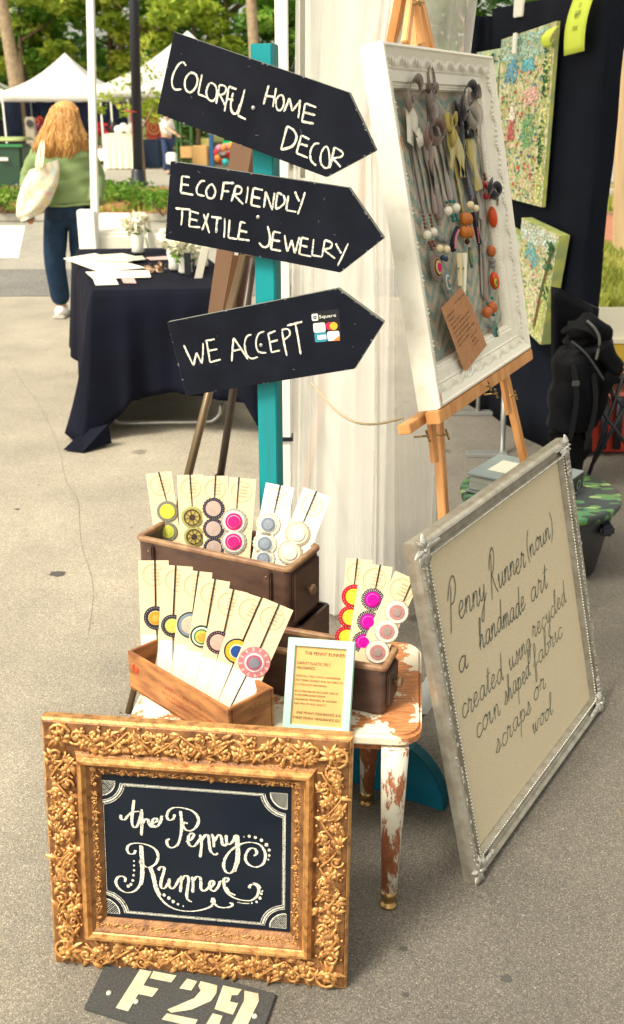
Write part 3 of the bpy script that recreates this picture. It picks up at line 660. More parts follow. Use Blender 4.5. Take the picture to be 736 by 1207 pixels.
b = MB(); b.tube([(xc+.42*ww, pc.y-.14, .2), (xc+.95*ww, pc.y-.14, .22)], .09, 10); b.build('foot_bar', M['black_metal'], t)
b = MB(); b.box((xc+.05*ww, pc.y-.115, .72), (.18, .004, .06)); b.build('sticker', M['white_plain'], t)

# dark folding chair / gear at far left edge
p = gp(3, 196); t = thing('camp_chair', 'dark camp chair behind the wheelie bin at the left edge', 'chair', p)
b = MB(); b.box(p+V((0, 0, .95)), (.5, .06, .75)); b.build('backrest', M['black_nylon'], t, bevel=.03)
b = MB(); b.box(p+V((0, -.2, .5)), (.5, .45, .05)); b.build('seat', M['black_nylon'], t, bevel=.02)
for sx in (-1, 1):
    for sy in (-.4, .02): b = MB(); b.tube([p+V((sx*.24, sy, 0)), p+V((sx*.24, sy, .5))], .014, 6); b.build('leg', M['black_metal'], t)

# brick building with a standing seam roof
bx0 = 12.1; by = 43
t = thing('brick_building', 'pink brick building with a green standing seam metal roof', 'building', (bx0+5, by, 0))
b = MB(); b.box((bx0+7, by+3, 1.35), (13.4, 6, 2.7)); b.build('wall', mat('pink_brick', (.48, .25, .16), .85, .2, noise=3, amt=.25, bump=.3, bscale=12), t)
b = MB(); b.quadbox([(bx0-.3, by-.6, 2.62), (bx0+15, by-.6, 2.62), (bx0+15, by+3, 5.0), (bx0+2.0, by+3, 5.0)], [(bx0-.3, by-.62, 2.74), (bx0+15, by-.62, 2.74), (bx0+15, by+3, 5.12), (bx0+2.0, by+3, 5.12)])
rf = b.build('roof', c_('metal_roof', (.16, .22, .17), .4, noise=3, amt=.15), t)
for i in range(24):
    x = bx0-.1+i*.62; x2 = x+2.2*max(0, (1-i/5)); b = MB(); b.tube([(x, by-.63, 2.77), (max(x, bx0+2.0) if i < 4 else x, by+3, 5.15)], .035, 5); b.build('roof_seam', c_('metal_seam', (.09, .13, .10), .5), rf)
b = MB(); b.box((bx0+7, by-.66, 2.64), (14.6, .08, .16)); b.build('gutter', c_('gutter', (.10, .13, .11)), t)
# small dark items near the white walled tent
p = atY(700, 213, 24); t = thing('black_grill', 'black box on thin legs in front of the white walled tent', 'grill', (p.x, 24, 0))
zb = atY(700, 224, 24).z; zt = atY(700, 210, 24).z; xl = xat(684, 24, 1); xr = xat(710, 24, 1)
b = MB(); b.box(((xl+xr)/2, 24, (zb+zt)/2), (xr-xl, .4, zt-zb)); b.build('body', M['black_metal'], t, bevel=.04)
for px in (698, 711-1):
    for dy in (-.15, .15): x = xat(px, 24, .5); b = MB(); b.tube([(x, 24+dy, 0), (x, 24+dy, zb)], .02, 6); b.build('leg', M['black_metal'], t)
p = atY(705, 153, 25.1); b = MB(); b.quadbox([p+V((-.8, -.5, -.08)), p+V((.3, -.5, -.12)), p+V((.3, .0, -.1)), p+V((-.8, .0, -.06))], [p+V((-.8, -.5, .0)), p+V((.3, -.5, -.06)), p+V((.1, .0, .12)), p+V((-.8, .0, .14))])
tag(b.build('awning', c_('slate_cloth', (.06, .10, .15))), 'slate blue awning flap on the white walled tent', 'awning')
b = MB(); b.box((8, 21.2, .07), (9, .22, .14)); b.build('kerb', M['kerb'], bevel=.02, kind='structure')
# timber post
O = gp(740, 301); O = atY(731, 299, 12.3); O.z = 0; t = thing('timber_post', 'pale square timber post at the right edge of the picture', 'post', (O.x, O.y, 0)); q = atY(734.5, 110, 12.3); q = O+(q-O)*1.25; b = MB(); b.quadbox([O+V((x*.07, y*.07, 0)) for x, y in ((-1, -1), (1, -1), (1, 1), (-1, 1))], [q+V((x*.07, y*.07, 0)) for x, y in ((-1, -1), (1, -1), (1, 1), (-1, 1))]); b.build('post', mat('timber', (.62, .44, .25), .8, .2, noise=8, amt=.25, stretch=(1, 1, .1)), t, bevel=.012)
b = MB(); b.box((O.x-.09, O.y, 1.42), (.05, .07, .1)); b.build('bracket', M['black_metal'], t)

# ---------------------------------------------------------------- people
def person(px, py, label, y=None, hair=None, top=None, legs=None, h=1.7, pose='stand', face=0, hairlen=.25, sleeve=True):
    O = gp(px, py); t = thing('person', label, 'person', O); s_ = h/1.7
    def P(x, y_, z): 
        c, q = math.cos(face), math.sin(face); return O+V((x*c-y_*q, x*q+y_*c, z))*s_
    vs = [P(0, 0, .92), P(0, 0, 1.12), P(0, .0, 1.36), P(0, -.01, 1.47), P(0, -.02, 1.6), P(0, -.02, 1.68),
          P(-.09, 0, .86), P(-.1, -.02, .48), P(-.1, .02, .09), P(-.1, -.12, .04), P(.09, 0, .86), P(.1, -.02, .48), P(.1, .02, .09), P(.1, -.12, .04),
          P(-.19, 0, 1.38), P(-.24, -.03, 1.12), P(-.22, -.22, .98), P(-.21, -.3, .97), P(.19, 0, 1.38), P(.24, -.03, 1.12), P(.22, -.22, .98), P(.21, -.3, .97)]
    if pose == 'reach':
        vs[15] = P(-.27, -.25, 1.2); vs[16] = P(-.3, -.5, 1.08); vs[17] = P(-.3, -.6, 1.05)
    es = [(0, 1), (1, 2), (2, 3), (3, 4), (4, 5), (0, 6), (6, 7), (7, 8), (8, 9), (0, 10), (10, 11), (11, 12), (12, 13), (2, 14), (14, 15), (15, 16), (16, 17), (2, 18), (18, 19), (19, 20), (20, 21)]
    rd = [.14, .125, .13, .05, .085, .07, .09, .065, .045, .04, .09, .065, .045, .04, .055, .045, .035, .03, .055, .045, .035, .03]
    skin('body', vs, es, [q*s_ for q in rd], M['skinmat'], t)
    skin('shirt', [vs[0]+V((0, 0, .02)), vs[1], vs[2], vs[14], vs[15], vs[18], vs[19]], [(0, 1), (1, 2), (2, 3), (3, 4), (2, 5), (5, 6)], [q*s_ for q in (.165, .15, .15, .085, .065, .085, .065)], top, t)
    skin('trousers', [vs[0], vs[6], vs[7], vs[8], vs[10], vs[11], vs[12]], [(0, 1), (1, 2), (2, 3), (0, 4), (4, 5), (5, 6)], [q*s_ for q in (.16, .105, .085, .065, .105, .085, .065)], legs, t)
    b = MB(); b.ell(vs[4]+V((0, .02, .05))*s_, (.105*s_, .12*s_, .13*s_)); b.ell(vs[4]+V((0, .07, -.02))*s_, (.1*s_, .08*s_, .13*s_)); b.build('hair', hair, t)
    for i in (9, 13): b = MB(); b.ell(vs[i]+V((0, .05, 0)), (.05*s_, .13*s_, .045*s_)); b.build('shoe', c_('shoe_dark', (.05, .04, .04)), t)
    return t
person(21, 193, 'person in a pink patterned shirt and blue jeans facing the far stall', hair=c_('dark_hair', (.03, .018, .012)), top=c_('pink_shirt', (.68, .32, .38), .9, noise=9, col2=(.8, .65, .5)), legs=c_('light_denim', (.06, .12, .2)), h=1.78, face=-.9)
person(199, 206, 'person in a white top leaning over the navy covered table', hair=c_('brown_hair', (.12, .06, .03)), top=c_('white_top', (.85, .82, .75), .9), legs=c_('dark_denim', (.03, .05, .12)), h=1.66, pose='reach', face=1.0)
blob_box('bucket', 'white bucket below the person in the white top', 'bucket', 196, 207, 180, 194, 27, M['white_plain'], dy=.3, bevel=.03)

# the woman walking away
O = gp(76, 374); W0 = O
wm = thing('person', 'woman seen from behind with long strawberry blond hair, green sweater and jeans', 'person', O)
yw = O.y
def wp(px, py, dy=0): return atY(px, py, yw+dy)
def wz(px, z, dy=0): q = xat(px, yw+dy, z); return V((q, yw+dy, z))
pel = wz(82, .93); chest = wz(74, 1.22); neck = wz(74, 1.40, .02); head = wz(75, 1.53, .02); htop = wz(75, 1.60, .02)
shL = wz(55, 1.335); elL = wz(35, 1.10, .02); wrL = wz(33, .90, -.12); haL = wz(36, .83, -.17)
shR = wz(95, 1.335); elR = wz(113, 1.10, .02); wrR = wz(113, .92, -.14); haR = wz(111, .84, -.18)
hiL = wz(67, .84); knL = wz(64, .47, -.04); anL = wz(73, .09, .05); toL = wz(71, .03, -.02)
hiR = wz(94, .84); knR = wz(96, .47, .08); anR = wz(99, .10, .18); toR = wz(99, .035, .30)
vs = [pel, chest, neck, head, htop, shL, elL, wrL, haL, shR, elR, wrR, haR, hiL, knL, anL, toL, hiR, knR, anR, toR]
es = [(0, 1), (1, 2), (2, 3), (3, 4), (1, 5), (5, 6), (6, 7), (7, 8), (1, 9), (9, 10), (10, 11), (11, 12), (0, 13), (13, 14), (14, 15), (15, 16), (0, 17), (17, 18), (18, 19), (19, 20)]
skin('body', vs, es, [.15, .15, .055, .085, .07, .06, .048, .034, .034, .06, .048, .034, .034, .10, .07, .045, .04, .10, .07, .045, .04], M['skinmat'], wm)
for side, hp, el in (('L', haL, wrL), ('R', haR, wrR)):      # curled fingers of their own
    d = (hp-el).normalized()
    for k in range(5):
        off = V((.012*(k-2), 0, 0)); l = (.05, .06, .062, .055, .04)[k]
        b = MB(); b.tube([hp+off, hp+off+d*l*.6+V((0, -.01, -.01)), hp+off+d*l+V((0, -.035, -.015))], [.009, .008, .006], 6); b.build('finger', M['skinmat'], wm)
# sweater: a lofted torso with folds and two sleeves
b = MB()
prof = [(1.43, 74, .07, .075), (1.40, 74, .13, .09), (1.365, 74, .205, .11), (1.32, 74.5, .245, .135), (1.25, 75, .255, .155), (1.17, 76, .25, .16), (1.08, 79, .25, .16), (1.0, 81, .262, .17), (.93, 82, .268, .175), (.895, 82, .255, .17)]
def tor(u, v):
    k = v*(len(prof)-1); i = min(len(prof)-2, int(k)); f = k-i; a, c = prof[i], prof[i+1]; f = f*f*(3-2*f)
    z = a[0]+(c[0]-a[0])*f; px = a[1]+(c[1]-a[1])*f; rx = a[2]+(c[2]-a[2])*f; ry = a[3]+(c[3]-a[3])*f; an = 2*math.pi*u
    w_ = 1+.035*math.sin(an*3+z*38)*min(1, v*2)+.02*math.sin(an*5-z*70)*min(1, v*2)
    p = wz(px, z); return p+V((math.cos(an)*rx*w_, math.sin(an)*ry*w_, .012*math.sin(an*2+z*9)))
b.grid(tor, 48, 44); b.build('sweater', M['sweater'], wm)
for a_, e_, w_ in ((shL, elL, wrL), (shR, elR, wrR)):
    pts = catmull([a_+V((.02 if a_.x < -2 else -.02, 0, .0)), a_.lerp(e_, .5)+V((0, 0, .01)), e_, e_.lerp(w_, .5), w_], 5); n_ = len(pts)
    b = MB(); b.tube(pts, [(.088-.032*i/n_)*(1+.05*math.sin(i*2.1)) for i in range(n_)], 16); b.build('sleeve', M['sweater'], wm)
jv = [wz(82, .97), wz(82, .86), wz(68, .80), knL, anL+V((0, 0, .0)), wz(94, .80), knR, anR]
skin('jeans', jv, [(0, 1), (1, 2), (2, 3), (3, 4), (1, 5), (5, 6), (6, 7)], [(.225, .165), (.215, .17), .125, .092, .083, .125, .092, .083], M['denim'], wm)
for sx in (-1, 1):      # back pockets, belt loops and the ribbed hem
    c = wz(82+sx*13, .86); b = MB(); b.grid(lambda u, v: V((c.x+(u-.5)*.125, c.y-.168+.035*abs(c.x+(u-.5)*.125-wz(82, .86).x)/.2, c.z+.055-.13*v)), 5, 5); b.build('pocket', c_('denim_dark', (.010, .024, .05), .9), wm, solid=.004)
b = MB(); b.tube([wz(82, .985, -.0)+V((math.cos(k*.2618)*.262, math.sin(k*.2618)*.178, -.085+.006*math.sin(k))) for k in range(25)], .010, 6, caps=False); b.build('hem', M['sweater'], wm)
for q, t_ in ((anL, toL), (anR, toR)):
    b = MB(); c = q.lerp(t_, .4); b.ell(V((c.x, c.y+.02, .05)), (.052, .14, .05)); sh = b.build('shoe', M['white_plain'], wm)
    b = MB(); b.box(V((c.x, c.y+.02, .016)), (.1, .27, .03)); b.build('sole', c_('sole_grey', (.5, .48, .42)), sh, bevel=.01)
b = MB()
hp_ = [(1.655, 75, .02, .03), (1.64, 75, .065, .07), (1.60, 75, .10, .10), (1.53, 74.5, .118, .12), (1.45, 74, .15, .125), (1.38, 73.5, .185, .135), (1.31, 72.5, .205, .13), (1.25, 72, .20, .11), (1.215, 75, .15, .09), (1.17, 77, .10, .06), (1.14, 78, .03, .03)]
def hr(u, v):
    k = v*(len(hp_)-1); i = min(len(hp_)-2, int(k)); f = k-i; a, c = hp_[i], hp_[i+1]; f = f*f*(3-2*f); L_ = [a[j]+(c[j]-a[j])*f for j in range(4)]
    an = 2*math.pi*u; fl = 1+(.03*math.sin(an*17+v*3)+.045*math.sin(an*7+v*5)+.02*math.sin(an*41))*min(1, v*2.2)
    p = wz(L_[1], L_[0], -.05); return p+V((math.cos(an)*L_[2]*fl, math.sin(an)*L_[3]*fl+.05*(1-v), 0))
b.grid(hr, 120, 40)
r = random.Random(21)
for i in range(420):       # loose strands that break the outline
    a = r.uniform(math.pi, 2*math.pi); v0 = r.uniform(.15, .5); v1 = min(.99, v0+r.uniform(.3, .5)); u = a/(2*math.pi)
    pts = [hr(u+.012*math.sin(k*2+i), v0+(v1-v0)*k/4)+V((r.uniform(-.012, .012), -.006, 0)) for k in range(5)]
    b.tube(pts, [.003, .0042, .004, .003, .001], 4)
b.build('hair', M['hair'], wm)
# tote bag carried on her left shoulder
tb = thing('tote_bag', 'pale floral tote bag hanging on the woman\'s shoulder', 'bag', wz(43, .72, -.26))
def bagf(u, v):
    z0 = wp(52, 194, -.26); z1 = wp(37, 257, -.26); c = z0.lerp(z1, v); an = 2*math.pi*u; rx = (.075+.085*math.sin(math.pi*min(1, .12+v*.8))**.8)*(1 if v < .93 else .8); ry = .04+.05*v*(1 if v < .93 else .5)
    d = V((math.cos(an), 0, .35*math.cos(an)))*rx; return c+d+V((0, math.sin(an)*ry*(1+.1*math.sin(an*4+v*9)), 0))
b = MB(); b.grid(bagf, 32, 16)
b.add([bagf(k/32, 1) for k in range(32)], [tuple(range(32))])
fl = mat('floral_cotton', (.80, .75, .58), .9, .2); n_ = fl.node_tree; vo = n_.nodes.new('ShaderNodeTexVoronoi'); vo.inputs['Scale'].default_value = 26
tc = n_.nodes.new('ShaderNodeTexCoord'); n_.links.new(tc.outputs['Object'], vo.inputs[0]); hs2 = n_.nodes.new('ShaderNodeSeparateColor'); n_.links.new(vo.outputs['Color'], hs2.inputs[0])
cr = n_.nodes.new('ShaderNodeValToRGB'); e = cr.color_ramp.elements; e[0].color = (.70, .65, .50, 1); e[1].color = (.7, .56, .32, 1); e[1].position = .9
for p_, c in ((.35, (.7, .64, .5)), (.52, (.62, .42, .35)), (.58, (.70, .64, .5)), (.74, (.45, .54, .48)), (.8, (.68, .62, .48))): x = e.new(p_); x.color = (*c, 1)
n_.links.new(hs2.outputs[0], cr.inputs[0]); n_.links.new(cr.outputs[0], n_.nodes['Principled BSDF'].inputs['Base Color'])
b.build('bag_body', fl, tb, subd=1)
for dx in (-3.5, 1.5):
    b = MB(); pts = catmull([wp(47+dx, 197, -.33), wp(49+dx, 182, -.30), wp(51+dx*.6, 168, -.20), wp(52, 163, -.02)], 5)
    b.ribbon(pts, .028, V((0, -1, 0)), False); b.build('handle', c_('bag_strap', (.75, .66, .48)), tb, solid=.004)
# =================================================================== MIDDLE DISTANCE
# black clothed folding table on the left
fl_ = gp(118, 520); A = V((-1.09, 5.12, .745)); Bq = V((-.34, 5.2, .745)); Dq = V((-1.52, 6.75, .745)); Cq = V((-.77, 6.83, .745))
t = thing('folding_table', 'folding table under a black floor length cloth on the left', 'table', (A+Cq)/2*1.0-V((0, 0, .745)))
b = MB(); b.quadbox([A-V((0, 0, .03)), Bq-V((0, 0, .03)), Cq-V((0, 0, .03)), Dq-V((0, 0, .03))], [A-V((0, 0, .004)), Bq-V((0, 0, .004)), Cq-V((0, 0, .004)), Dq-V((0, 0, .004))]); b.build('tabletop', c_('table_grey', (.3, .3, .28)), t)
def uleg(p, q, side=0):
    c = (p+q)/2; d = (q-p)
    pts = catmull([p+V((0, 0, .70)), p+V((0, 0, .35)), p+V((0, 0, .10)), p+d*.06+V((0, 0, .03)), p+d*.16+V((0, 0, .014)), p+d*.5+V((0, 0, .014)), q-d*.16+V((0, 0, .014)), q-d*.06+V((0, 0, .03)), q+V((0, 0, .10)), q+V((0, 0, .35)), q+V((0, 0, .70))], 5)
    b = MB(); b.tube(pts, .0135, 10); b.build('leg', c_('leg_tube', (.55, .53, .47), .35, metal=.6), t)
uleg(gp(128, 502), gp(262, 500)); uleg(gp(128, 502)+V((-.4, 1.35, 0)), gp(262, 500)+V((-.4, 1.35, 0)))
cl = MB(); HG = .7485
def hem(s_):         # height of the hem around the table outline
    return s_
per = [Dq+V((0, 0, 0)), A, Bq, Cq, Dq]
def skirt(u, v):
    k = u*4; i = min(3, int(k)); f = k-i; p = per[i].lerp(per[i+1], f)
    if i == 0: out = V((-1, -.25, 0)).normalized(); low = .03+.10*(1-f)
    elif i == 1: out = V((.02, -1, 0)).normalized(); low = .0+min(.2, .9*f) if f < .24 else .21-.02*math.sin(f*9)
    elif i == 2: out = V((1, .25, 0)).normalized(); low = .28-.1*f
    else: out = V((-.1, 1, 0)); low = .15
    if i == 2 and f < .12: low = .05+f*1.9
    if i == 1 and f > .93: low = .21-(f-.93)*2.2
    cor = max(0, 1-min(abs(u-.25), abs(u-.5))/.035)
    if cor > 0: out = (out+V((-.7 if u < .375 else .6, -.7, 0))*cor).normalized()
    z = HG*(1-v)+low*v
    wav = (.018*math.sin(k*17)+.014*math.sin(k*31+2)+.022*math.sin(k*7.3+1))*v
    fl2 = (.001+.03*min(1, v*6)+.04*v+cor*.13*v*v+wav)
    return V((p.x, p.y, z))+out*fl2
cl.grid(skirt, 320, 16)
cl.build('tablecloth', M['cloth_black'], t, solid=.002)
b = MB(); b.add([A+V((-.01, -.02, .002)), Bq+V((.01, -.02, .002)), Cq+V((.01, .02, .002)), Dq+V((-.01, .02, .002))], [(0, 1, 2, 3)])
def ctop(u, v):
    p = A.lerp(Bq, u).lerp(Dq.lerp(Cq, u), v); return p+V((0, 0, .003+.0015*math.sin(u*9)*math.sin(v*14)))
b = MB(); b.grid(ctop, 10, 20); b.build('cloth_top', M['cloth_black'], t)
# corner of the cloth lying on the asphalt
b = MB(); c0 = gp(75, 530, .012); b.add([gp(75, 530, .01), gp(98, 533, .008), gp(132, 522, .02), gp(128, 500, .12), gp(98, 508, .06)], [(0, 1, 2, 3, 4)]); b.build('cloth_corner', M['cloth_black'], t, solid=.003)

def onT(px, py, z=.752): return gp(px, py, z)
def leaflet(pts, label, m, thick=.003, name='leaflet', cat='leaflet', z=.7515, group=None):
    b = MB(); b.extrude([onT(*p, z) for p in pts], (0, 0, thick)); return tag(b.build(name, m), label, cat, group)
paper = c_('paper_cream', (.80, .76, .62), .7); paper2 = c_('paper_green', (.55, .58, .40), .7, noise=30, col2=(.75, .72, .55)); pink = c_('paper_pink', (.65, .40, .36), .7, noise=30, amt=.3)
leaflet([(75, 305), (112, 299), (172, 316), (118, 321)], 'pale printed cloth lying on the front left of the black table', paper, z=.753, name='printed_cloth', cat='cloth')
leaflet([(101, 321), (176, 319), (178, 327), (110, 329)], 'long cream booklet at the front edge of the black table', paper, z=.757)
leaflet([(110, 329), (136, 328), (140, 335.5), (113, 336.5)], 'small cream card hanging at the front edge of the black table', c_('paper3', (.85, .82, .68)), z=.753)
leaflet([(143, 328), (158, 328), (161, 334), (146, 334)], 'small pinkish card on the front edge of the black table', pink, z=.753)
leaflet([(172, 304), (200, 302), (203, 306), (178, 307)], 'pink leaflet in the middle of the black table', pink, z=.753)
leaflet([(100, 302), (145, 299), (170, 305), (150, 309), (118, 308)], 'greenish patterned sheet on the back left of the black table', paper2, z=.760)
leaflet([(148, 303), (168, 302), (172, 306), (158, 307.5)], 'small grey green card in the middle of the black table', c_('paper4', (.5, .52, .38)), z=.764)
def vase(px, py, label, hh=.16, seed=1, leafy=True):
    O = onT(px, py, .756); t = thing('flower_vase', label, 'vase', O); b = MB()
    b.lathe([(.03, 0), (.04, .01), (.035, .04), (.045, hh*.7), (.04, hh)], O, n=14); b.build('vase', c_('glass_white', (.75, .75, .66), .2), t)
    b = MB(); r = random.Random(seed); leaves(b, O+V((0, 0, hh+.05)), (.09, .08, .07), 130, .034, r); b.build('flowers', c_('petal', (.85, .82, .66), .7), t)
    b = MB(); leaves(b, O+V((0, 0, hh)), (.08, .07, .04), 16, .03, r); b.build('foliage', M['shrub'], t)
vase(163, 298, 'round vase of white flowers in the middle of the black table', .13, 3)
vase(207, 318, 'vase of white flowers left of the lower end of the middle sign', .13, 5)
vase(219, 322, 'vase with green stems in front of the white flowers on the black table', .1, 7)
vase(238, 314, 'vase of white flowers beside the tilted black stand', .12, 8)
b = MB(); p = onT(186, 320, .756)
leaves(b, p+V((0, 0, .02)), (.06, .05, .035), 40, .02, random.Random(3)); tag(b.build('trinket', c_('trinket', (.5, .33, .2), .6)), 'small cluster of brown trinkets on the black table', 'trinket')
b = MB(); p = onT(230, 326, .756); F = Frame(p, (.6, .1, 0), Vv=(.25, .0, .95)); b.box(F.p(.02, .075, 0), (.04, .17, .012), F); tag(b.build('phone_stand', c_('pale_stick', (.7, .66, .55))), 'tilted pale paddle leaning among the flower vases', 'stand')
b = MB(); b.box(onT(222, 325, .756)+V((0, 0, .06)), (.035, .02, .12)); tag(b.build('card_holder', M['black_metal'], bevel=.004), 'small black holder between the flower vases', 'holder')
# white leg of the neighbouring canopy with a white wrap, and the white chest behind the table
O = gp(108.5, 318); O = atY(108.2, 318, 7.15); O.z = 0; t = thing('white_pole', 'white canopy leg rising behind the black table beside the woman', 'pole', O)
b = MB(); q0 = O; q1 = atY(105.5, -60, 7.15); b.quadbox([q0+V((x*.024, y*.024, 0)) for x, y in ((-1, -1), (1, -1), (1, 1), (-1, 1))], [q1+V((x*.024, y*.024, 0)) for x, y in ((-1, -1), (1, -1), (1, 1), (-1, 1))]); b.build('pole', M['pole_white'], t, bevel=.004)
b = MB(); b.box(O+V((.0, -.01, .70)), (.12, .1, .52)); b.build('wrap', M['white_plain'], t, bevel=.006)
b = MB(); q = V((xat(140, 7.3, .8), 7.35, 0)); b.quadbox([q+V((-.22, -.2, .0)), q+V((.36, -.2, 0)), q+V((.36, .3, 0)), q+V((-.22, .3, 0))], [q+V((-.2, -.2, .80)), q+V((.22, -.2, .80)), q+V((.15, .3, .9)), q+V((-.2, .3, .9))])
tag(b.build('storage_chest', c_('chest_cream', (.72, .70, .58)), bevel=.02), 'low cream chest behind the black table right of the white pole', 'chest')

# sunlit canopy over the booth (out of frame above): roof, legs; it shades what stands under it
bt = thing('booth_canopy', 'white canopy of the booth whose leg stands behind the teal signpost', 'canopy', (1.6, 4.6, 0))
LX, LY = xat(341.5, 3.05, .6), 3.05
b = MB(); cs = [V((LX-.1, LY-.05, 2.45)), V((LX+3.1, LY-.05, 2.45)), V((LX+3.1, LY+2.95, 2.45)), V((LX-.1, LY+2.95, 2.45))]; top = V((LX+1.5, LY+1.5, 3.4))
for i in range(4): b.grid(lambda u, v, a=cs[i], c=cs[(i+1) % 4]: a.lerp(c, u).lerp(top, v), 6, 6)
b.build('roof', M['canopy'], bt)
for (x, y) in ((LX-.012, LY), (LX+3, LY), (LX+3, LY+2.9), (LX, LY+2.9)):
    if (x, y) == (LX, LY+2.9): x = xat(362, LY+2.9, 1.9)
    b = MB(); b.box((x, y, 1.225), (.036, .036, 2.45)); lg = b.build('leg', M['pole_white'], bt, bevel=.003)
    if y == LY and x < 1:
        b = MB(); b.box((x, y, .63), (.048, .048, .012)); b.build('clip', M['black_metal'], bt)
# sheer curtain hung from it
def L2(a, b_, k): return a+(b_-a)*k
def curt(px_l, px_r, seed, amp, y0, nu=120):
    def f(u, v):
        # v 0 top, 1 bottom
        zt = 2.44; z = zt*(1-v)+.03*v
        l = L2(px_l[0], px_l[1], v); rr_ = px_r(v); x0 = xat(l, y0, z); x1 = xat(rr_, y0-.36, z)
        gather = 1+.0*v
        w_ = amp*(math.sin(u*21+4*math.sin(u*5+seed)+seed+1.6*math.sin(v*3+u*3))+.5*math.sin(u*57+5*math.sin(u*7)+v*5)+.8*math.sin(u*9-v*5+seed))*(.45+.6*v)
        return V((x0+(x1-x0)*u+.5*w_*math.cos(u*20), y0-.36*u+w_+.04*v, z))
    return f
t = thing('sheer_curtain', 'white sheer curtain gathered down the corner of the booth behind the signs', 'curtain', (LX, LY, 0))
pr = lambda v: 600-140*min(1, v/.42)**.6 if v < .42 else 462+4*v
b = MB(); b.grid(curt((352, 343), pr, 1.0, .022, 3.12), 150, 30); b.build('curtain_panel', M['sheer'], t)
b = MB(); b.grid(curt((350, 344), lambda v: 520-70*min(1, v/.4)**.6 if v < .4 else 452-22*(v-.4), 4.0, .02, 3.22), 110, 26); b.build('curtain_panel', M['sheer'], t)
b = MB(); b.grid(curt((440, 462), lambda v: 600-74*min(1, v/.5) if v < .5 else 526-30*(v-.5), 7.0, .012, 3.3), 60, 24); b.build('curtain_layer', M['sheer2'], t)
b = MB()
for k in range(5): 
    pts = [V((xat(356+k*.6, 3.1, 2.3-z)+.004*math.sin(z*30+k), 3.1, 2.3-z)) for z in [i*.14 for i in range(5)]]
b.tube([V((xat(357, 3.09, 1.4+.05*k), 3.09, 1.4+.05*k)) for k in range(16)], .008, 6); b.build('hem_cord', c_('cord_grey', (.45, .43, .36)), t)
# bead chain tied from the curtain to the easel ledge
b = MB(); c0 = atY(368, 452, 3.0); c1 = atY(474, 493, 2.28); n_ = 46
pts = []
for k in range(n_+1):
    u = k/n_; p = c0.lerp(c1, u); p.z -= .06*math.sin(math.pi*u); pts.append(p)
b.tube(pts, .0014, 5)
for p in pts[::1]: b.ell(p, .0038, nu=6, nv=4)
tag(b.build('bead_chain', c_('chain_tan', (.55, .42, .25), .5)), 'thin tan bead chain looped from the curtain to the easel ledge', 'chain')

# cable hanging beside the curtain top
b = MB(); b.tube(catmull([atY(352, 20, 3.3), atY(349, 45, 3.3), atY(352, 62, 3.3), atY(347, 75, 3.3), atY(345, 84, 3.3), atY(350, 95, 3.3)], 5), .0035, 5); tag(b.build('cable', M['black_metal']), 'black cable dangling at the left edge of the curtain', 'cable')

# black display panel
P0 = V((1.235, 4.7, 0)); P1 = V((.915, 5.72, 0)); dU = (P0-P1).normalized()
PF = Frame(P1, dU, Vv=(0, 0, 1)); Wd = (P0-P1).length
t = thing('display_board', 'tall black cloth covered display panel with paintings hung on it', 'panel', (P0+P1)/2)
def pan(u, v):
    q = .012*math.sin(u*9+2)*(1-v)+.006*math.sin(u*23)
    return PF.p(u*Wd, v*2.06, q)
b = MB(); b.grid(pan, 30, 10); b.build('cloth_face', M['panel_black'], t, solid=.006)
b = MB(); b.box(PF.p(Wd/2, 1.02, -.06), (Wd-.05, 2.02, .04), PF); b.build('frame', M['black_metal'], t)
b = MB(); b.grid(lambda u, v: PF.p(Wd+.008*math.sin(v*20), v*2.055, -.09*u), 3, 12); b.build('side_cloth', M['panel_black'], t, solid=.006)
b = MB(); b.box(PF.p(Wd*.28, 2.045, .012), (.09, .09, .014), PF); b.build('clip', M['pole_white'], t, bevel=.004)
# second panel wing, further left, behind the white framed picture
t = thing('black_drape', 'black lower cloth of the display panel reaching the ground behind the easel legs', 'drape', P1)
b = MB(); q0 = P1+V((-.13, .05, 0)); b.grid(lambda u, v: q0.lerp(P1+V((.1, .02, 0)), u)+V((0, .02*math.sin(u*20), 2.0*(1-v)+.03)), 14, 6); b.build('cloth_face', M['panel_black'], t, solid=.006)

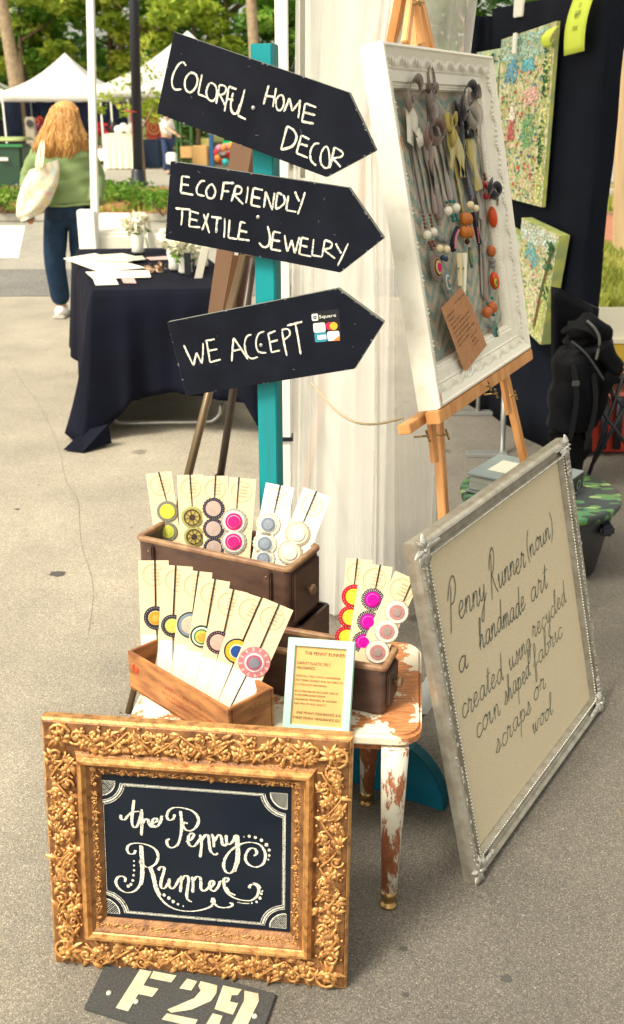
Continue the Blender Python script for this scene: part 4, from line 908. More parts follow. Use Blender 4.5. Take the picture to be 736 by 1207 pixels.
def dab(b, q, a, c, w_, h_, r, e):
    n2 = 7; ph = r.uniform(0, 6); b.poly([q(a+w_*math.cos(2*math.pi*k/n2+ph)*r.uniform(.55, 1), c+h_*math.sin(2*math.pi*k/n2+ph)*r.uniform(.55, 1), e) for k in range(n2)])
def canvas(pts, depth_, label, cols, seed, npatch=60, edge=(.62, .66, .16), off=.035):
    """a stretched canvas: front polygon given by photo corners on the panel plane, real depth, painted shapes on it"""
    c4 = [PF.uv(*p) for p in pts]; us = [c[0] for c in c4]; vs_ = [c[1] for c in c4]
    O = [PF.p(u, v_, off+depth_) for u, v_ in c4]; mid = sum(O, V())/4
    t = thing('painting', label, 'painting', mid-V((0, 0, .2)))
    b = MB(); b.extrude(O, -PF.N*depth_); b.build('canvas', c_('canvas_edge', edge, .7, noise=14, col2=(.35, .45, .2)), t)
    # ground colour front
    mt_ = bpy.data.materials.new('garden_paint'); mt_.use_nodes = True; n_ = mt_.node_tree; pb = n_.nodes['Principled BSDF']; pb.inputs['Roughness'].default_value = .6
    tc = n_.nodes.new('ShaderNodeTexCoord'); vo = n_.nodes.new('ShaderNodeTexVoronoi'); vo.inputs['Scale'].default_value = 75
    no = n_.nodes.new('ShaderNodeTexNoise'); no.inputs['Scale'].default_value = 30; ad = n_.nodes.new('ShaderNodeVectorMath'); ad.operation = 'MULTIPLY_ADD'; ad.inputs[1].default_value = (.05,)*3
    n_.links.new(tc.outputs['Object'], no.inputs[0]); n_.links.new(no.outputs['Color'], ad.inputs[0]); n_.links.new(tc.outputs['Object'], ad.inputs[2]); n_.links.new(ad.outputs[0], vo.inputs[0])
    sp = n_.nodes.new('ShaderNodeSeparateColor'); n_.links.new(vo.outputs['Color'], sp.inputs[0]); cr = n_.nodes.new('ShaderNodeValToRGB'); cr.color_ramp.interpolation = 'CONSTANT'
    e = cr.color_ramp.elements; e[0].color = (*cols[0], 1); e[1].color = (*cols[1], 1); e[1].position = .25
    for k, c in enumerate(cols[2:7]): x = e.new(.38+k*.12); x.color = (*c, 1)
    n_.links.new(sp.outputs[0], cr.inputs[0]); n_.links.new(cr.outputs[0], pb.inputs['Base Color'])
    F = [PF.p(u, v_, off+depth_+.001) for u, v_ in c4]; b = MB(); b.poly(F); fr = b.build('painted_front', mt_, t)
    r = random.Random(seed); PT = [(.05, .28, .06), (.62, .25, .22), (.03, .25, .33), (.75, .72, .5), (.15, .10, .08), (.6, .5, .1), (.55, .08, .05), (.07, .16, .3), (.4, .5, .12), (.8, .45, .4)]
    def q(a, b_, e_=.002): # bilinear in front polygon: a across, b_ up
        return (F[3].lerp(F[2], a)).lerp(F[0].lerp(F[1], a), b_)+PF.N*e_
    for ci in range(len(PT)):
        b = MB()
        for i in range(npatch//6):
            a, b_ = r.uniform(.03, .84), r.uniform(.03, .80); dab(b, q, a, b_, r.uniform(.008, .035), r.uniform(.004, .016), r, .0015+.0002*ci)
        b.build('painted_dabs', c_('paint_%d' % ci, PT[ci], .55), t, kind='stuff')
    return t, q, F
cl1 = [(.66, .62, .42), (.30, .42, .12), (.50, .46, .22), (.72, .66, .45), (.20, .32, .14), (.62, .42, .26), (.42, .50, .22)]
t1, q1, _ = canvas([(603, 47), (669, 25), (651, 244), (594, 229)], .018, 'large painted garden canvas hung high on the black display panel', cl1, 3, 230)
def patch(q, t, pts, col, nm, e=.003):
    """a painted area: many overlapping dabs in close shades inside an outline"""
    r = random.Random(len(nm)*7+int(pts[0][0]*100)); xs = [p[0] for p in pts]; ys = [p[1] for p in pts]
    def inside(x, y):
        c = False
        for i in range(len(pts)):
            (x1, y1), (x2, y2) = pts[i], pts[i-1]
            if (y1 > y) != (y2 > y) and x < (x2-x1)*(y-y1)/(y2-y1)+x1: c = not c
        return c
    area = (max(xs)-min(xs))*(max(ys)-min(ys))
    for sh in range(4):
        b = MB(); k = 0; f = (.7, .9, 1.1, 1.35)[sh]
        for _ in range(int(800*area)+24):
            x, y = r.uniform(min(xs), max(xs)), r.uniform(min(ys), max(ys))
            if inside(x, y): dab(b, q, x, y, r.uniform(.008, .026), r.uniform(.004, .010), r, .003+.0003*sh+.0001*r.random()); k += 1
        if k: b.build('painted_dabs', c_('pp_%s_%d' % (nm, sh), tuple(min(1, (c*.85+.15*(sum(col)/3*.6+.2))*f+.02*sh) for c in col), .6), t, kind='stuff')
patch(q1, t1, [(.02, .86), (.45, .84), (.86, .84), (.9, .99), (.02, .99)], (.30, .56, .50), 'sky')
patch(q1, t1, [(.1, .72), (.16, .84), (.3, .88), (.38, .80), (.32, .71)], (.03, .30, .48), 'pond')
patch(q1, t1, [(.42, .83), (.66, .84), (.68, .77), (.45, .77)], (.05, .40, .48), 'pond2')
patch(q1, t1, [(.5, .65), (.72, .68), (.8, .63), (.74, .56), (.54, .57)], (.74, .40, .34), 'blossom')
patch(q1, t1, [(.5, .45), (.62, .53), (.75, .47), (.72, .35), (.55, .31)], (.10, .36, .10), 'bush')
patch(q1, t1, [(.22, .36), (.36, .37), (.35, .50), (.25, .49)], (.5, .05, .05), 'door')
patch(q1, t1, [(.21, .49), (.38, .49), (.30, .60)], (.85, .80, .6), 'gable')
patch(q1, t1, [(.12, .16), (.24, .15), (.26, .22), (.14, .23)], (.05, .12, .34), 'pot')
patch(q1, t1, [(.84, .02), (.95, .02), (.97, .97), (.88, .97)], (.62, .66, .16), 'side')
r = random.Random(5); b = MB()
for i in range(90):
    a, c = .89+r.gauss(0, .025), r.choice((r.uniform(.6, .92), r.uniform(.2, .5))); s_ = .012; b.poly([q1(a+s_*math.cos(k*1.57+i)*1.7, c+s_*.7*math.sin(k*1.57+i), .007) for k in range(4)])
b.build('painted_vine', c_('vine', (.03, .14, .05)), t1)
t2, q2, _ = canvas([(574, 62), (603, 57), (594, 146), (572, 146)], .02, 'narrow painted canvas at the left edge of the display panel beside the frame', [(.42, .56, .42), (.6, .66, .42), (.3, .45, .4), (.5, .6, .3), (.62, .64, .35), (.36, .5, .42), (.55, .6, .36)], 5, 14)
b = MB()
for i in range(70):
    a, c = .7+r.gauss(0, .12), r.choice((.82, .55, .2))+r.gauss(0, .05); s_ = .03; b.poly([q2(a+s_*math.cos(k*1.57+i)*1.7, c+s_*.6*math.sin(k*1.57+i), .007) for k in range(4)])
b.build('painted_vine', c_('vine_blue', (.03, .12, .16)), t2)
t3, q3, _ = canvas([(634, 256), (679, 277), (656, 405), (622, 373)], .055, 'deep painted canvas tilted forward low on the black display panel', cl1, 8, 130, edge=(.55, .62, .42), off=.03)
patch(q3, t3, [(.02, .82), (.9, .82), (.98, .98), (.05, .98)], (.60, .72, .66), 'sky3')
patch(q3, t3, [(.2, .68), (.55, .60), (.62, .72), (.28, .84)], (.06, .42, .48), 'lake3')
patch(q3, t3, [(.68, .02), (.96, .02), (.98, .7), (.84, .78)], (.55, .60, .12), 'field3')
b = MB(); b.ribbon([q3(.74, .1, .0065), q3(.80, .45, .0065), q3(.88, .75, .0065), q3(.93, .9, .0065)], .02, PF.N); b.build('painted_trunk', c_('trunk3', (.16, .09, .04)), t3)
b = MB()
for i in range(60):
    a, c = .88+r.gauss(0, .05), r.choice((.85, .72, .5))+r.gauss(0, .04); s_ = .025; b.poly([q3(a+s_*math.cos(k*1.57+i), c+s_*.7*math.sin(k*1.57+i), .007) for k in range(4)])
b.build('painted_vine', M['vine'] if 'vine' in M else M['shrub'], t3)
t4, q4, _ = canvas([(604, 264), (634, 282), (628, 372), (604, 352)], .05, 'small pale painted canvas partly behind the tilted one on the display panel', [(.55, .66, .62), (.42, .58, .46), (.2, .38, .16), (.5, .6, .4), (.6, .7, .6), (.35, .5, .2), (.4, .45, .2)], 9, 16, off=.01)
patch(q4, t4, [(.1, .65), (.3, .95), (.5, .9), (.35, .55)], (.40, .62, .10), 'leaf4')
# lime notes
def note(pts, label, n_off, lines=4):
    F = [PF.px(*p, n_off) for p in pts]; t = thing('paper_note', label, 'note', F[2]); b = MB()
    b.grid(lambda u, v: (F[3].lerp(F[2], u)).lerp(F[0].lerp(F[1], u), v)+PF.N*(.02*math.sin(v*3.1)), 4, 8); b.build('paper', M['lime_note'], t, solid=.001)
    for k, v in enumerate((.72, .60, .55, .36, .32)[:lines]):
        w_ = (.1, .3, .26, .26, .1)[k]; mid = (F[3].lerp(F[2], .5)).lerp(F[0].lerp(F[1], .5), v)+PF.N*(.02*math.sin(v*3.1)+.003); d = (F[2]-F[3])
        b = MB(); text_mb(b, ['O', 'GARDEN', 'PRINTS', 'ORIGINAL', 'ART'][k], mid-d*w_*.5, d.normalized(), (F[0]-F[3]).normalized(), .028, width=d.length*w_); b.build('printed_word', c_('note_ink', (.12, .2, .04)), t)
    return t
note([(679, -8), (706, -18), (689, 60), (665, 66)], 'long lime green paper note hanging on the display panel above the painting', .05)
note([(645, 36), (659, 30), (650, 55), (640, 56)], 'small lime green note stuck on the top right of the large painting', .085, 0)
note([(573, 66), (583, 61), (579, 70), (573, 76)], 'tiny lime green note at the upper corner of the narrow painting', .07, 0)
for (px, py, lb) in ((607, 51, 'silver clip gripping the upper left corner of the large painting'), ):
    b = MB(); b.box(PF.px(px, py, .08), (.03, .09, .012), PF); tag(b.build('clip', M['pole_white'], bevel=.003), lb, 'clip')

# white stand foot glimpsed under the display panel
p = gp(563, 489); t = thing('metal_stand', 'grey metal stand foot on the asphalt below the white frame', 'stand', p)
b = MB(); b.box(p+V((0, 0, .012)), (.34, .05, .024)); b.build('foot', M['grey_metal'], t, bevel=.004)
b = MB(); b.tube([p+V((0, 0, .02)), p+V((0, 0, .5))], .012, 8); b.build('post', M['grey_metal'], t)
p = gp(592, 536); t = thing('metal_stand', 'grey metal strut leaning beside the right easel leg', 'stand', p)
b = MB(); b.tube([p, p+V((.01, .12, .42))], .014, 8); b.build('post', M['grey_metal'], t)
b = MB(); b.box(p+V((-.08, -.02, .01)), (.2, .06, .02)); b.build('foot', M['grey_metal'], t, bevel=.003)

# black folding chair with a black garment bag over it
cy = 4.35
def K(px, py, dy=0): return atY(px, py, cy+dy)
t = thing('folding_chair', 'black folding chair half hidden behind the display panel at the right', 'chair', gp(700, 560))
b = MB(); b.grid(lambda u, v: K(L2(652, 706, u)-8*v*u, L2(338, 440, v)+L2(0, 26, u)*(1-v)*(1 if u > .3 else u/.3)+0, .05+.03*math.sin(u*3)), 8, 8); b.build('backrest', M['black_nylon'], t, solid=.03)
for a, c in (((706, 445), (752, 500)), ((736, 440), (694, 560)), ((699, 470), (750, 540)), ((742, 470), (700, 545)), ((690, 380), (724, 470))):
    b = MB(); b.tube([K(*a, .0), K(*c, .0)], .009, 6); b.build('frame_tube', M['black_metal'], t)
b = MB(); b.quadbox([K(690, 455), K(760, 450), K(765, 445, .3), K(700, 448, .3)], [K(690, 449), K(760, 444), K(765, 440, .3), K(700, 443, .3)]); b.build('seat', M['black_nylon'], t)
t = thing('garment_bag', 'bulging shiny black bags slung over the folding chair', 'bag', gp(680, 560))
def lump(name, path, rads, m=M['black_nylon'], seed=0):
    b = MB(); pts = catmull([K(*p) for p in path], 5); n_ = len(pts); rs = []
    for i in range(n_): k = i/(n_-1)*(len(rads)-1); j = min(len(rads)-2, int(k)); rs.append(rads[j]+(rads[j+1]-rads[j])*(k-j))
    o0 = len(b.v); b.tube(pts, rs, 14)
    for i in range(o0, len(b.v)):
        p = b.v[i]; b.v[i] = p+V((math.sin(p.z*41+seed)*.010, math.sin(p.x*50+p.z*33)*.012, math.sin(p.x*60+seed)*.008))
    return b.build(name, m, t)
lump('bag_body', [(668, 560, .0), (674, 500, .0), (684, 440, -.03), (690, 400, -.03), (684, 384, 0)], [.06, .11, .125, .105, .05])
lump('bag_fold', [(672, 390, -.12), (694, 384, -.15), (712, 400, -.12), (706, 412, -.1)], [.04, .05, .04, .015], seed=2)
lump('bag_fold', [(690, 415, -.1), (708, 410, -.14), (722, 432, -.12), (712, 452, -.1), (700, 500, -.05)], [.03, .045, .045, .04, .02], seed=4)
for path in ([(662, 392, -.19), (676, 384, -.21), (694, 388, -.21), (706, 398, -.2)], [(676, 430, -.17), (680, 470, -.16), (672, 520, -.12)], [(700, 440, -.17), (702, 480, -.14), (690, 530, -.1)]):
    b = MB(); b.ribbon([K(*p) for p in path], .022, V((0, -1, .1)), True); b.build('webbing', c_('webbing', (.006, .007, .009), .6), t, solid=.003)
b = MB(); b.box(K(679, 452, -.185), (.032, .008, .024)); b.build('buckle', c_('buckle_grey', (.06, .065, .07), .3), t, bevel=.003)
b = MB(); b.tube(catmull([K(692, 378, -.2), (K(702, 388, -.22)), K(707, 402, -.22), K(703, 424, -.22)], 5), [.006]*16, 6); b.build('strap', c_('clear_strap', (.12, .12, .115), .25), t)
b = MB(); pts = catmull([K(674, 402, -.16), K(692, 418, -.2), K(712, 448, -.2)], 5); b.tube(pts, .005, 5); b.build('piping', c_('piping', (.04, .045, .05)), t)

# red cooler behind
O = gp(716, 540); t = thing('cooler', 'red and black cooler box on the asphalt under the folding chair', 'cooler', O)
z1 = .34
b = MB(); b.box(O+V((.02, .22, .15)), (.30, .34, .28)); b.build('body', c_('cooler_red', (.50, .045, .02), .5), t, bevel=.02)
for dx in (-.02, .05): b = MB(); b.tube([O+V((dx, .03, .04)), O+V((dx-.01, .03, .30))], .02, 8); b.build('bottle', M['black_metal'], t)
b = MB(); b.box(O+V((.02, .22, .30)), (.31, .35, .03)); b.build('lid', c_('cooler_pink', (.6, .2, .15)), t, bevel=.008)

# cream table with a yellow front
t0 = gp(708, 442, .3); zt = .62; yf = 4.75
x0 = xat(706, yf, zt); t = thing('side_table', 'cream topped table with a bright yellow front at the right edge', 'table', (x0+.5, yf+.3, 0))
zf = atY(720, 400, yf).z; zb = atY(720, 434, yf).z; zr = atY(720, 443, yf).z
b = MB(); yb = yf+.85
b.box((x0+.6-.05, (yf+yb)/2, zf-.01), (1.3, yb-yf, .02)); b.build('tabletop', c_('table_cream', (.80, .74, .56), .6), t)
b = MB(); b.box((x0+.6-.05, yf+.02, (zf+zb)/2-.012), (1.28, .03, zf-zb-.02)); b.build('apron', c_('table_yellow', (.62, .40, .05), .5), t, bevel=.004)
b = MB(); b.box((x0+.6-.05, yf+.015, (zr+zb)/2-.004), (1.29, .04, zb-zr)); b.build('edge_band', c_('table_orange', (.72, .24, .02), .5), t)
for sx in (.25, 1.2):
    for yy in (yf+.1, yb-.1): b = MB(); b.box((x0+sx, yy, zr/2), (.04, .04, zr)); b.build('leg', M['black_metal'], t)

# black tub with a leafy lid, and the binder on it
TC = V((.835, 3.50, 0)); tz = .285
def lidc(): return TC
t = thing('tub', 'round black tub with a green leafy patterned lid behind the silver frame', 'tub', TC)
b = MB(); b.lathe([(.215, 0), (.225, .01), (.27, tz-.03), (.268, tz-.028), (.22, .03)], TC, n=40, cap=True); b.build('body', mat('tub_black', (.018, .018, .022), .5, .5, noise=60, col2=(.05, .045, .045), ramp=(.2, .4)), t)
lm = mat('leafy_print', (.03, .05, .035), .35, .5); n_ = lm.node_tree; tc = n_.nodes.new('ShaderNodeTexCoord'); vo = n_.nodes.new('ShaderNodeTexVoronoi'); vo.inputs['Scale'].default_value = 24
mp = n_.nodes.new('ShaderNodeMapping'); mp.inputs['Scale'].default_value = (1, 2.2, 1); mp.inputs['Rotation'].default_value = (0, 0, .7); n_.links.new(tc.outputs['Object'], mp.inputs[0]); n_.links.new(mp.outputs[0], vo.inputs[0])
sp = n_.nodes.new('ShaderNodeSeparateColor'); n_.links.new(vo.outputs['Color'], sp.inputs[0]); cr = n_.nodes.new('ShaderNodeValToRGB'); cr.color_ramp.interpolation = 'CONSTANT'; e = cr.color_ramp.elements
e[0].color = (.02, .03, .03, 1); e[1].color = (.09, .22, .05, 1); e[1].position = .5; x = e.new(.64); x.color = (.30, .42, .15, 1); x = e.new(.70); x.color = (.02, .04, .03, 1); x = e.new(.86); x.color = (.06, .2, .08, 1)
n_.links.new(sp.outputs[0], cr.inputs[0]); n_.links.new(cr.outputs[0], n_.nodes['Principled BSDF'].inputs['Base Color'])
b = MB(); b.lathe([(.285, tz-.03), (.29, tz-.022), (.29, tz-.004), (.284, tz)], TC, n=48); b.build('lid', lm, t)
for an in (-.75, .35): 
    b = MB(); c = TC+V((math.cos(an)*.268, math.sin(an)*.268, .215)); b.box(c, (.05, .09, .04)); b.build('handle', M['black_metal'], t, bevel=.01)
Lc, Rc = gp(543, 562, tz+.075), gp(694, 550, tz+.075)
mid = (Lc+Rc)/2; dd = (Rc-Lc); 
bn = thing('ring_binder', 'grey ring binder lying on the leafy tub lid', 'binder', V((mid.x, mid.y, tz)))
FB = Frame(V((mid.x, mid.y, tz)), (math.cos(-.62), math.sin(-.62), 0), N=(0, 0, 1)); lw, lh = .34, .27
b = MB(); b.box(FB.p(0, 0, .006), (lw, lh, .006), FB); b.build('cover', c_('binder_grey', (.26, .31, .32), .3), bn, bevel=.001)
b = MB(); b.box(FB.p(0, 0, .072), (lw, lh, .006), FB); b.build('cover', c_('binder_grey', (.26, .31, .32), .3), bn, bevel=.001)
b = MB(); b.box(FB.p(-.02, -.0, .038), (lw-.06, lh-.02, .05), FB); b.build('pages', c_('binder_pages', (.45, .47, .43), .7, noise=4, stretch=(1, 1, 200)), bn)
b = MB(); b.box(FB.p(lw/2-.003, 0, .039), (.006, lh, .066), FB); b.build('spine', c_('binder_black', (.02, .025, .03), .35), bn, bevel=.001)
b = MB(); b.box(FB.p(-.02, .0, .0765), (.2, .13, .002), FB); b.build('label_sheet', c_('label_cream', (.72, .72, .60), .5), bn)
for k in (-.08, .08): b = MB(); FF = Frame(FB.p(lw/2+.004, k, .038), FB.V, N=FB.U); b.ring(FF.O, FF, .012, .018, th=.001); b.build('ring', M['grey_metal'], bn)
# wrapped cloth at the foot of the easel
b = MB(); c = gp(497, 828); b.grid(lambda u, v: gp(470+60*u, 790+52*v, .006+.012*math.sin(u*9+v*5)), 10, 8); 
tag(b.build('plastic_sheet', c_('grey_plastic', (.30, .31, .30), .4)), 'crumpled grey sheet lying on the asphalt behind the stool', 'sheet')

# brown easel of boards and tubes behind the sign post
ey = 3.15
def Ey(px, py, dy=0): return atY(px, py, ey+dy)
t = thing('board_easel', 'brown board stand with bronze tube legs behind the teal post', 'easel', gp(262, 640))
b = MB(); b.extrude([Ey(273, 168), Ey(300, 168), Ey(263, 372), Ey(244, 378)], (0, .012, 0)); b.build('side_board', M['brown_board'], t, bevel=.003)
b = MB(); b.extrude([Ey(270, 300, .05), Ey(283, 302, .05), Ey(279, 368, .05), Ey(262, 368, .05)], (0, .012, 0)); b.build('side_board', c_('brown_board2', (.22, .10, .045), .6), t, bevel=.003)
b = MB(); b.extrude([Ey(290, 168, .06), Ey(303, 168, .06), Ey(296, 372, .06), Ey(276, 375, .06)], (0, .012, 0)); b.build('side_board', c_('brown_board3', (.10, .05, .035), .6), t, bevel=.003)
def ext(a, c, k): return a+(c-a)*k
for (a, c, m_, k) in (((287, 302, -.02), (222, 560, -.35), 'bronze', 1.22), ((300, 298, .02), (262, 548, .0), 'bronze_dk', 1.25), ((331, 305, .0), (352, 390, .15), 'bronze', 2.2)):
    p, q = Ey(*a), Ey(*c); e_ = q-p; kk = (0.0-p.z)/e_.z; q = p+e_*kk; mid = p+(q-p)*.62
    b = MB(); b.tube([p, mid], .0125, 10); lg = b.build('leg', M[m_], t)
    b = MB(); b.tube([mid, q], .0095, 10); b.build('lower_leg', M[m_], lg)
    b = MB(); d_ = (q-p).normalized(); b.tube([mid-d_*.02, mid+d_*.025], .019, 10); b.build('collar', M['black_metal'], lg)
b = MB(); b.tube([Ey(288, 300, -.02), Ey(331, 303, 0)], .008, 6); b.build('cross_bar', M['bronze'], t)
# =================================================================== FOREGROUND
def project(P):
    d = V(P)-EYE; f = d.dot(V((0, CO, -SI))); return (368+FPX*d.x/f, 603.5-FPX*d.dot(V((0, SI, CO)))/f)
def fit(BL, BR, tl, tr):
    """lean and height of a rectangle standing on two ground points so that its top corners fall where the photo has them"""
    U = (BR-BL).normalized(); back = V((0, 0, 1)).cross(U); best = None
    for i in range(121):
        for j in range(141):
            ln = R(-5+i*.35); h = .3+j*.005; d = V((0, 0, math.cos(ln)))+back*math.sin(ln)
            a, c = project(BL+d*h), project(BR+d*h); e = (a[0]-tl[0])**2+(a[1]-tl[1])**2+(c[0]-tr[0])**2+(c[1]-tr[1])**2
            if best is None or e < best[0]: best = (e, ln, h, d)
    print('fit', round(best[0]**.5, 1), 'lean', round(math.degrees(best[1]), 1), 'h', round(best[2], 3), 'w', round((BR-BL).length, 3))
    return Frame(BL, U, Vv=best[3]), (BR-BL).length, best[2]
def rails(F, W, H, prof, m, parent, name='frame_rail', closed_back=-.02, seg=1, subs=None):
    out = []
    cor = lambda d: [(d, d), (W-d, d), (W-d, H-d), (d, H-d)]
    P = [(prof[0][0], closed_back)]+prof+[(prof[-1][0], closed_back)]
    for i in range(4):
        b = MB(); vs = []; n_ = len(P)
        for k in range(seg+1):
            for (d, h) in P:
                c = cor(d); a, e = c[i], c[(i+1) % 4]; u = a[0]+(e[0]-a[0])*k/seg; v_ = a[1]+(e[1]-a[1])*k/seg; vs.append(F.p(u, v_, h))
        fs = [(k*n_+j, k*n_+j+1, (k+1)*n_+j+1, (k+1)*n_+j) for k in range(seg) for j in range(n_-1)]
        fs += [tuple(range(n_)), tuple(seg*n_+x for x in range(n_-1, -1, -1))]
        b.add(vs, fs); out.append(b.build(name, m, parent))
    return out
def leaf3(b, F, u, v, ang, L_, w_, h, hb=.0, curl=.3):
    c, s_ = math.cos(ang), math.sin(ang); n_ = 5; vs = []
    for i in range(n_+1):
        k = i/n_; x = L_*k; wv = w_*math.sin(math.pi*(.12+.88*k))**.8*(1-.15*k); y0 = curl*L_*k*k
        for (yy, hh) in ((-wv, 0), (0, h*math.sin(math.pi*(.15+.75*k))), (wv, 0)):
            X, Y = x, y0+yy; vs.append(F.p(u+X*c-Y*s_, v+X*s_+Y*c, hb+hh))
    fs = [(3*i+j, 3*i+j+1, 3*i+3+j+1, 3*i+3+j) for i in range(n_) for j in range(2)]
    b.add(vs, fs, True)
def scroll(b, F, u, v, r0, a0, turns, sgn, rad, hb):
    pts = []; N_ = int(10*turns)+2
    for i in range(N_+1):
        k = i/N_; a = a0+sgn*turns*2*math.pi*k; rr_ = r0*(1-.86*k); pts.append(F.p(u+math.cos(a)*rr_, v+math.sin(a)*rr_, hb+rad*.6))
    b.tube(pts, [rad*(.75+.5*i/len(pts)) for i in range(len(pts))], 6)
    b.ell(pts[-1]+F.N*rad*.4, (rad*1.5, rad*1.5, rad*1.3), F, 8, 5)
def carve(F, W, H, d0, d1, hb, m, parent, seed, pitch=.05, dens=1.0, name='leaf_carving'):
    r = random.Random(seed); mid = (d0+d1)/2; hw = (d1-d0)/2
    ang = [0, math.pi/2, math.pi, -math.pi/2]
    L = [W, H, W, H]
    for i in range(4):
        b = MB(); a = ang[i]; ca, sa = math.cos(a), math.sin(a); ox, oy = [(0, 0), (W, 0), (W, H), (0, H)][i]
        def loc(s_, d): return ox+s_*ca-d*sa, oy+s_*sa+d*ca
        n_ = max(2, int(round((L[i]-2*d1)/pitch))); st = (L[i]-2*d1)/n_
        for k in range(n_):
            s_ = d1+st*(k+.5); sg = 1 if k % 2 else -1; q = hw/.03
            u, v_ = loc(s_, mid+r.uniform(-.1, .1)*hw)
            # scroll stem running diagonally
            scroll(b, F, *loc(s_-.2*st, mid+sg*hw*.35), hw*.42, a+r.uniform(0, 6), 1.1+r.random()*.4, sg, hw*.085, hb)
            p0 = loc(s_-st*.5, mid-sg*hw*.6); p1 = loc(s_, mid+sg*hw*.1); p2 = loc(s_+st*.5, mid+sg*hw*.6)
            b.tube(catmull([F.p(*p0, hb+.001*q), F.p(*p1, hb+.004*q), F.p(*p2, hb+.001*q)], 5), [hw*.07]*11, 6)
            for j in range(int(7*dens)):
                du = r.uniform(-.5, .5)*st; dv = r.uniform(-.85, .85)*hw; aa = a+r.choice((.6, -.6, 2.4, -2.4, 1.2, -1.2, 0, 3.1))+r.uniform(-.4, .4)
                leaf3(b, F, *loc(s_+du, mid+dv*.75), aa, hw*r.uniform(.4, .75), hw*r.uniform(.11, .2), hw*r.uniform(.16, .28), hb, r.uniform(-.5, .5))
            for j in range(5):       # five petal flower
                aa = j*1.2566+r.random()*.3; fu, fv = loc(s_+.22*st, mid-sg*hw*.3)
                leaf3(b, F, fu, fv, aa, hw*.42, hw*.15, hw*.2, hb+.001*q, .2)
            b.ell(F.p(*loc(s_+.22*st, mid-sg*hw*.3), hb+hw*.16), (hw*.13,)*3, F, 7, 5)
            for j in range(int(4*dens)):
                b.ell(F.p(*loc(s_+r.uniform(-.5, .5)*st, mid+r.uniform(-.9, .9)*hw), hb+hw*.05), (hw*r.uniform(.06, .11),)*3, F, 6, 4)
        # corner cartouche
        cu, cv = loc(mid, mid)
        scroll(b, F, cu-hw*.25*ca, cv-hw*.25*sa, hw*.75, a+.8, 1.5, 1, hw*.12, hb+.001)
        scroll(b, F, *loc(d1*1.02, mid*.85), hw*.55, a+2, 1.4, -1, hw*.1, hb+.001)
        scroll(b, F, *loc(mid*.85, d1*1.02), hw*.55, a-1, 1.4, 1, hw*.1, hb+.001)
        for j in range(9): leaf3(b, F, cu, cv, j*.698+.2, hw*r.uniform(.75, 1.05), hw*.17, hw*.28, hb, r.uniform(-.35, .35))
        b.ell(F.p(cu, cv, hb+hw*.25), (hw*.2,)*3, F, 8, 6)
        b.build(name, m, parent, kind='stuff')

# ---------------------------------------------------------------- gold frame with chalkboard
GF, GW, GH = fit(gp(66, 1131), gp(408, 1163), (50, 848), (413, 863))
gt = thing('picture_frame', 'ornate gold frame holding a chalkboard, leaning on the stool', 'frame', (GF.O+GF.p(GW, 0))/2)
rails(GF, GW, GH, [(0, .000), (.002, .006), (.006, .010), (.030, .013), (.062, .009), (.068, .016), (.074, .026), (.079, .026), (.083, .018), (.088, .016), (.106, .004), (.110, .001)], M['gold'], gt)
rails(GF, GW, GH, [(.0665, .013), (.069, .019), (.0745, .0275), (.0795, .0275), (.0835, .019), (.087, .015)], M['gold_hi'], gt, 'inner_moulding', closed_back=.004)
rails(GF, GW, GH, [(-.001, -.012), (-.001, .003), (.003, .008), (.006, .008)], M['gold_hi'], gt, 'outer_moulding', closed_back=-.018)
carve(GF, GW, GH, .002, .068, .0115, M['gold_hi'], gt, 4, .05, 2.6)
carve(GF, GW, GH, .086, .107, .011, M['gold_hi'], gt, 9, .028, 1.2, 'inner_carving')
q0, q1_, q2_, q3_ = [GF.uv(*p) for p in ((120, 1078), (342, 1098), (342, 932), (112, 916))]
print('opening', q0, q1_, q2_, q3_, GW, GH)
b = MB(); b.box(GF.p(GW/2, GH/2, -.004), (GW-.19, GH-.19, .006), GF); cbd = b.build('chalkboard', M['black_smooth'], gt)
b = MB(); b.box(GF.p(GW/2, GH/2, -.024), (GW-.02, GH-.02, .01), GF); b.build('backing', M['gold_dk'], gt)
CH = MB()
def ck(pts, w_=.0036, sm=True, n=.0005, B=None, fr=None, sc=2.831, off=(100, 900), jit=.18, taper=False):
    fr = fr or GF; B = B or globals()['CH']
    B.ribbon([fr.px(off[0]+x/sc, off[1]+y/sc, n) for x, y in pts], w_, fr.N, sm, jit=jit, taper=taper, cal=fr.V, k=7)
def emph(pts, w_): # a thick chalk stroke: doubled lines
    ck(pts, w_)
W1, W2 = .0024, .0042
CK1 = dict(sc=3.68, off=(135, 930)); CK2 = dict(sc=4.907, off=(180, 1010)); WC = .0044
def cw(pts, w_=WC, **k): ck(pts, w_, **k)
for p_ in ([(85, 48), (80, 90), (76, 130), (80, 160), (95, 165), (108, 140), (118, 100)], [(28, 112), (30, 130), (45, 132), (60, 115), (80, 100), (110, 97)], [(118, 88), (120, 140), (117, 202)], [(118, 160), (130, 136), (145, 131), (150, 150), (163, 165), (178, 158)],
           [(163, 150), (184, 140), (183, 128), (170, 130), (163, 148), (172, 165), (190, 158), (203, 135), (205, 116)]): cw(p_, **CK1)
CH.build('chalk_word', M['chalk'], cbd); CH = MB()
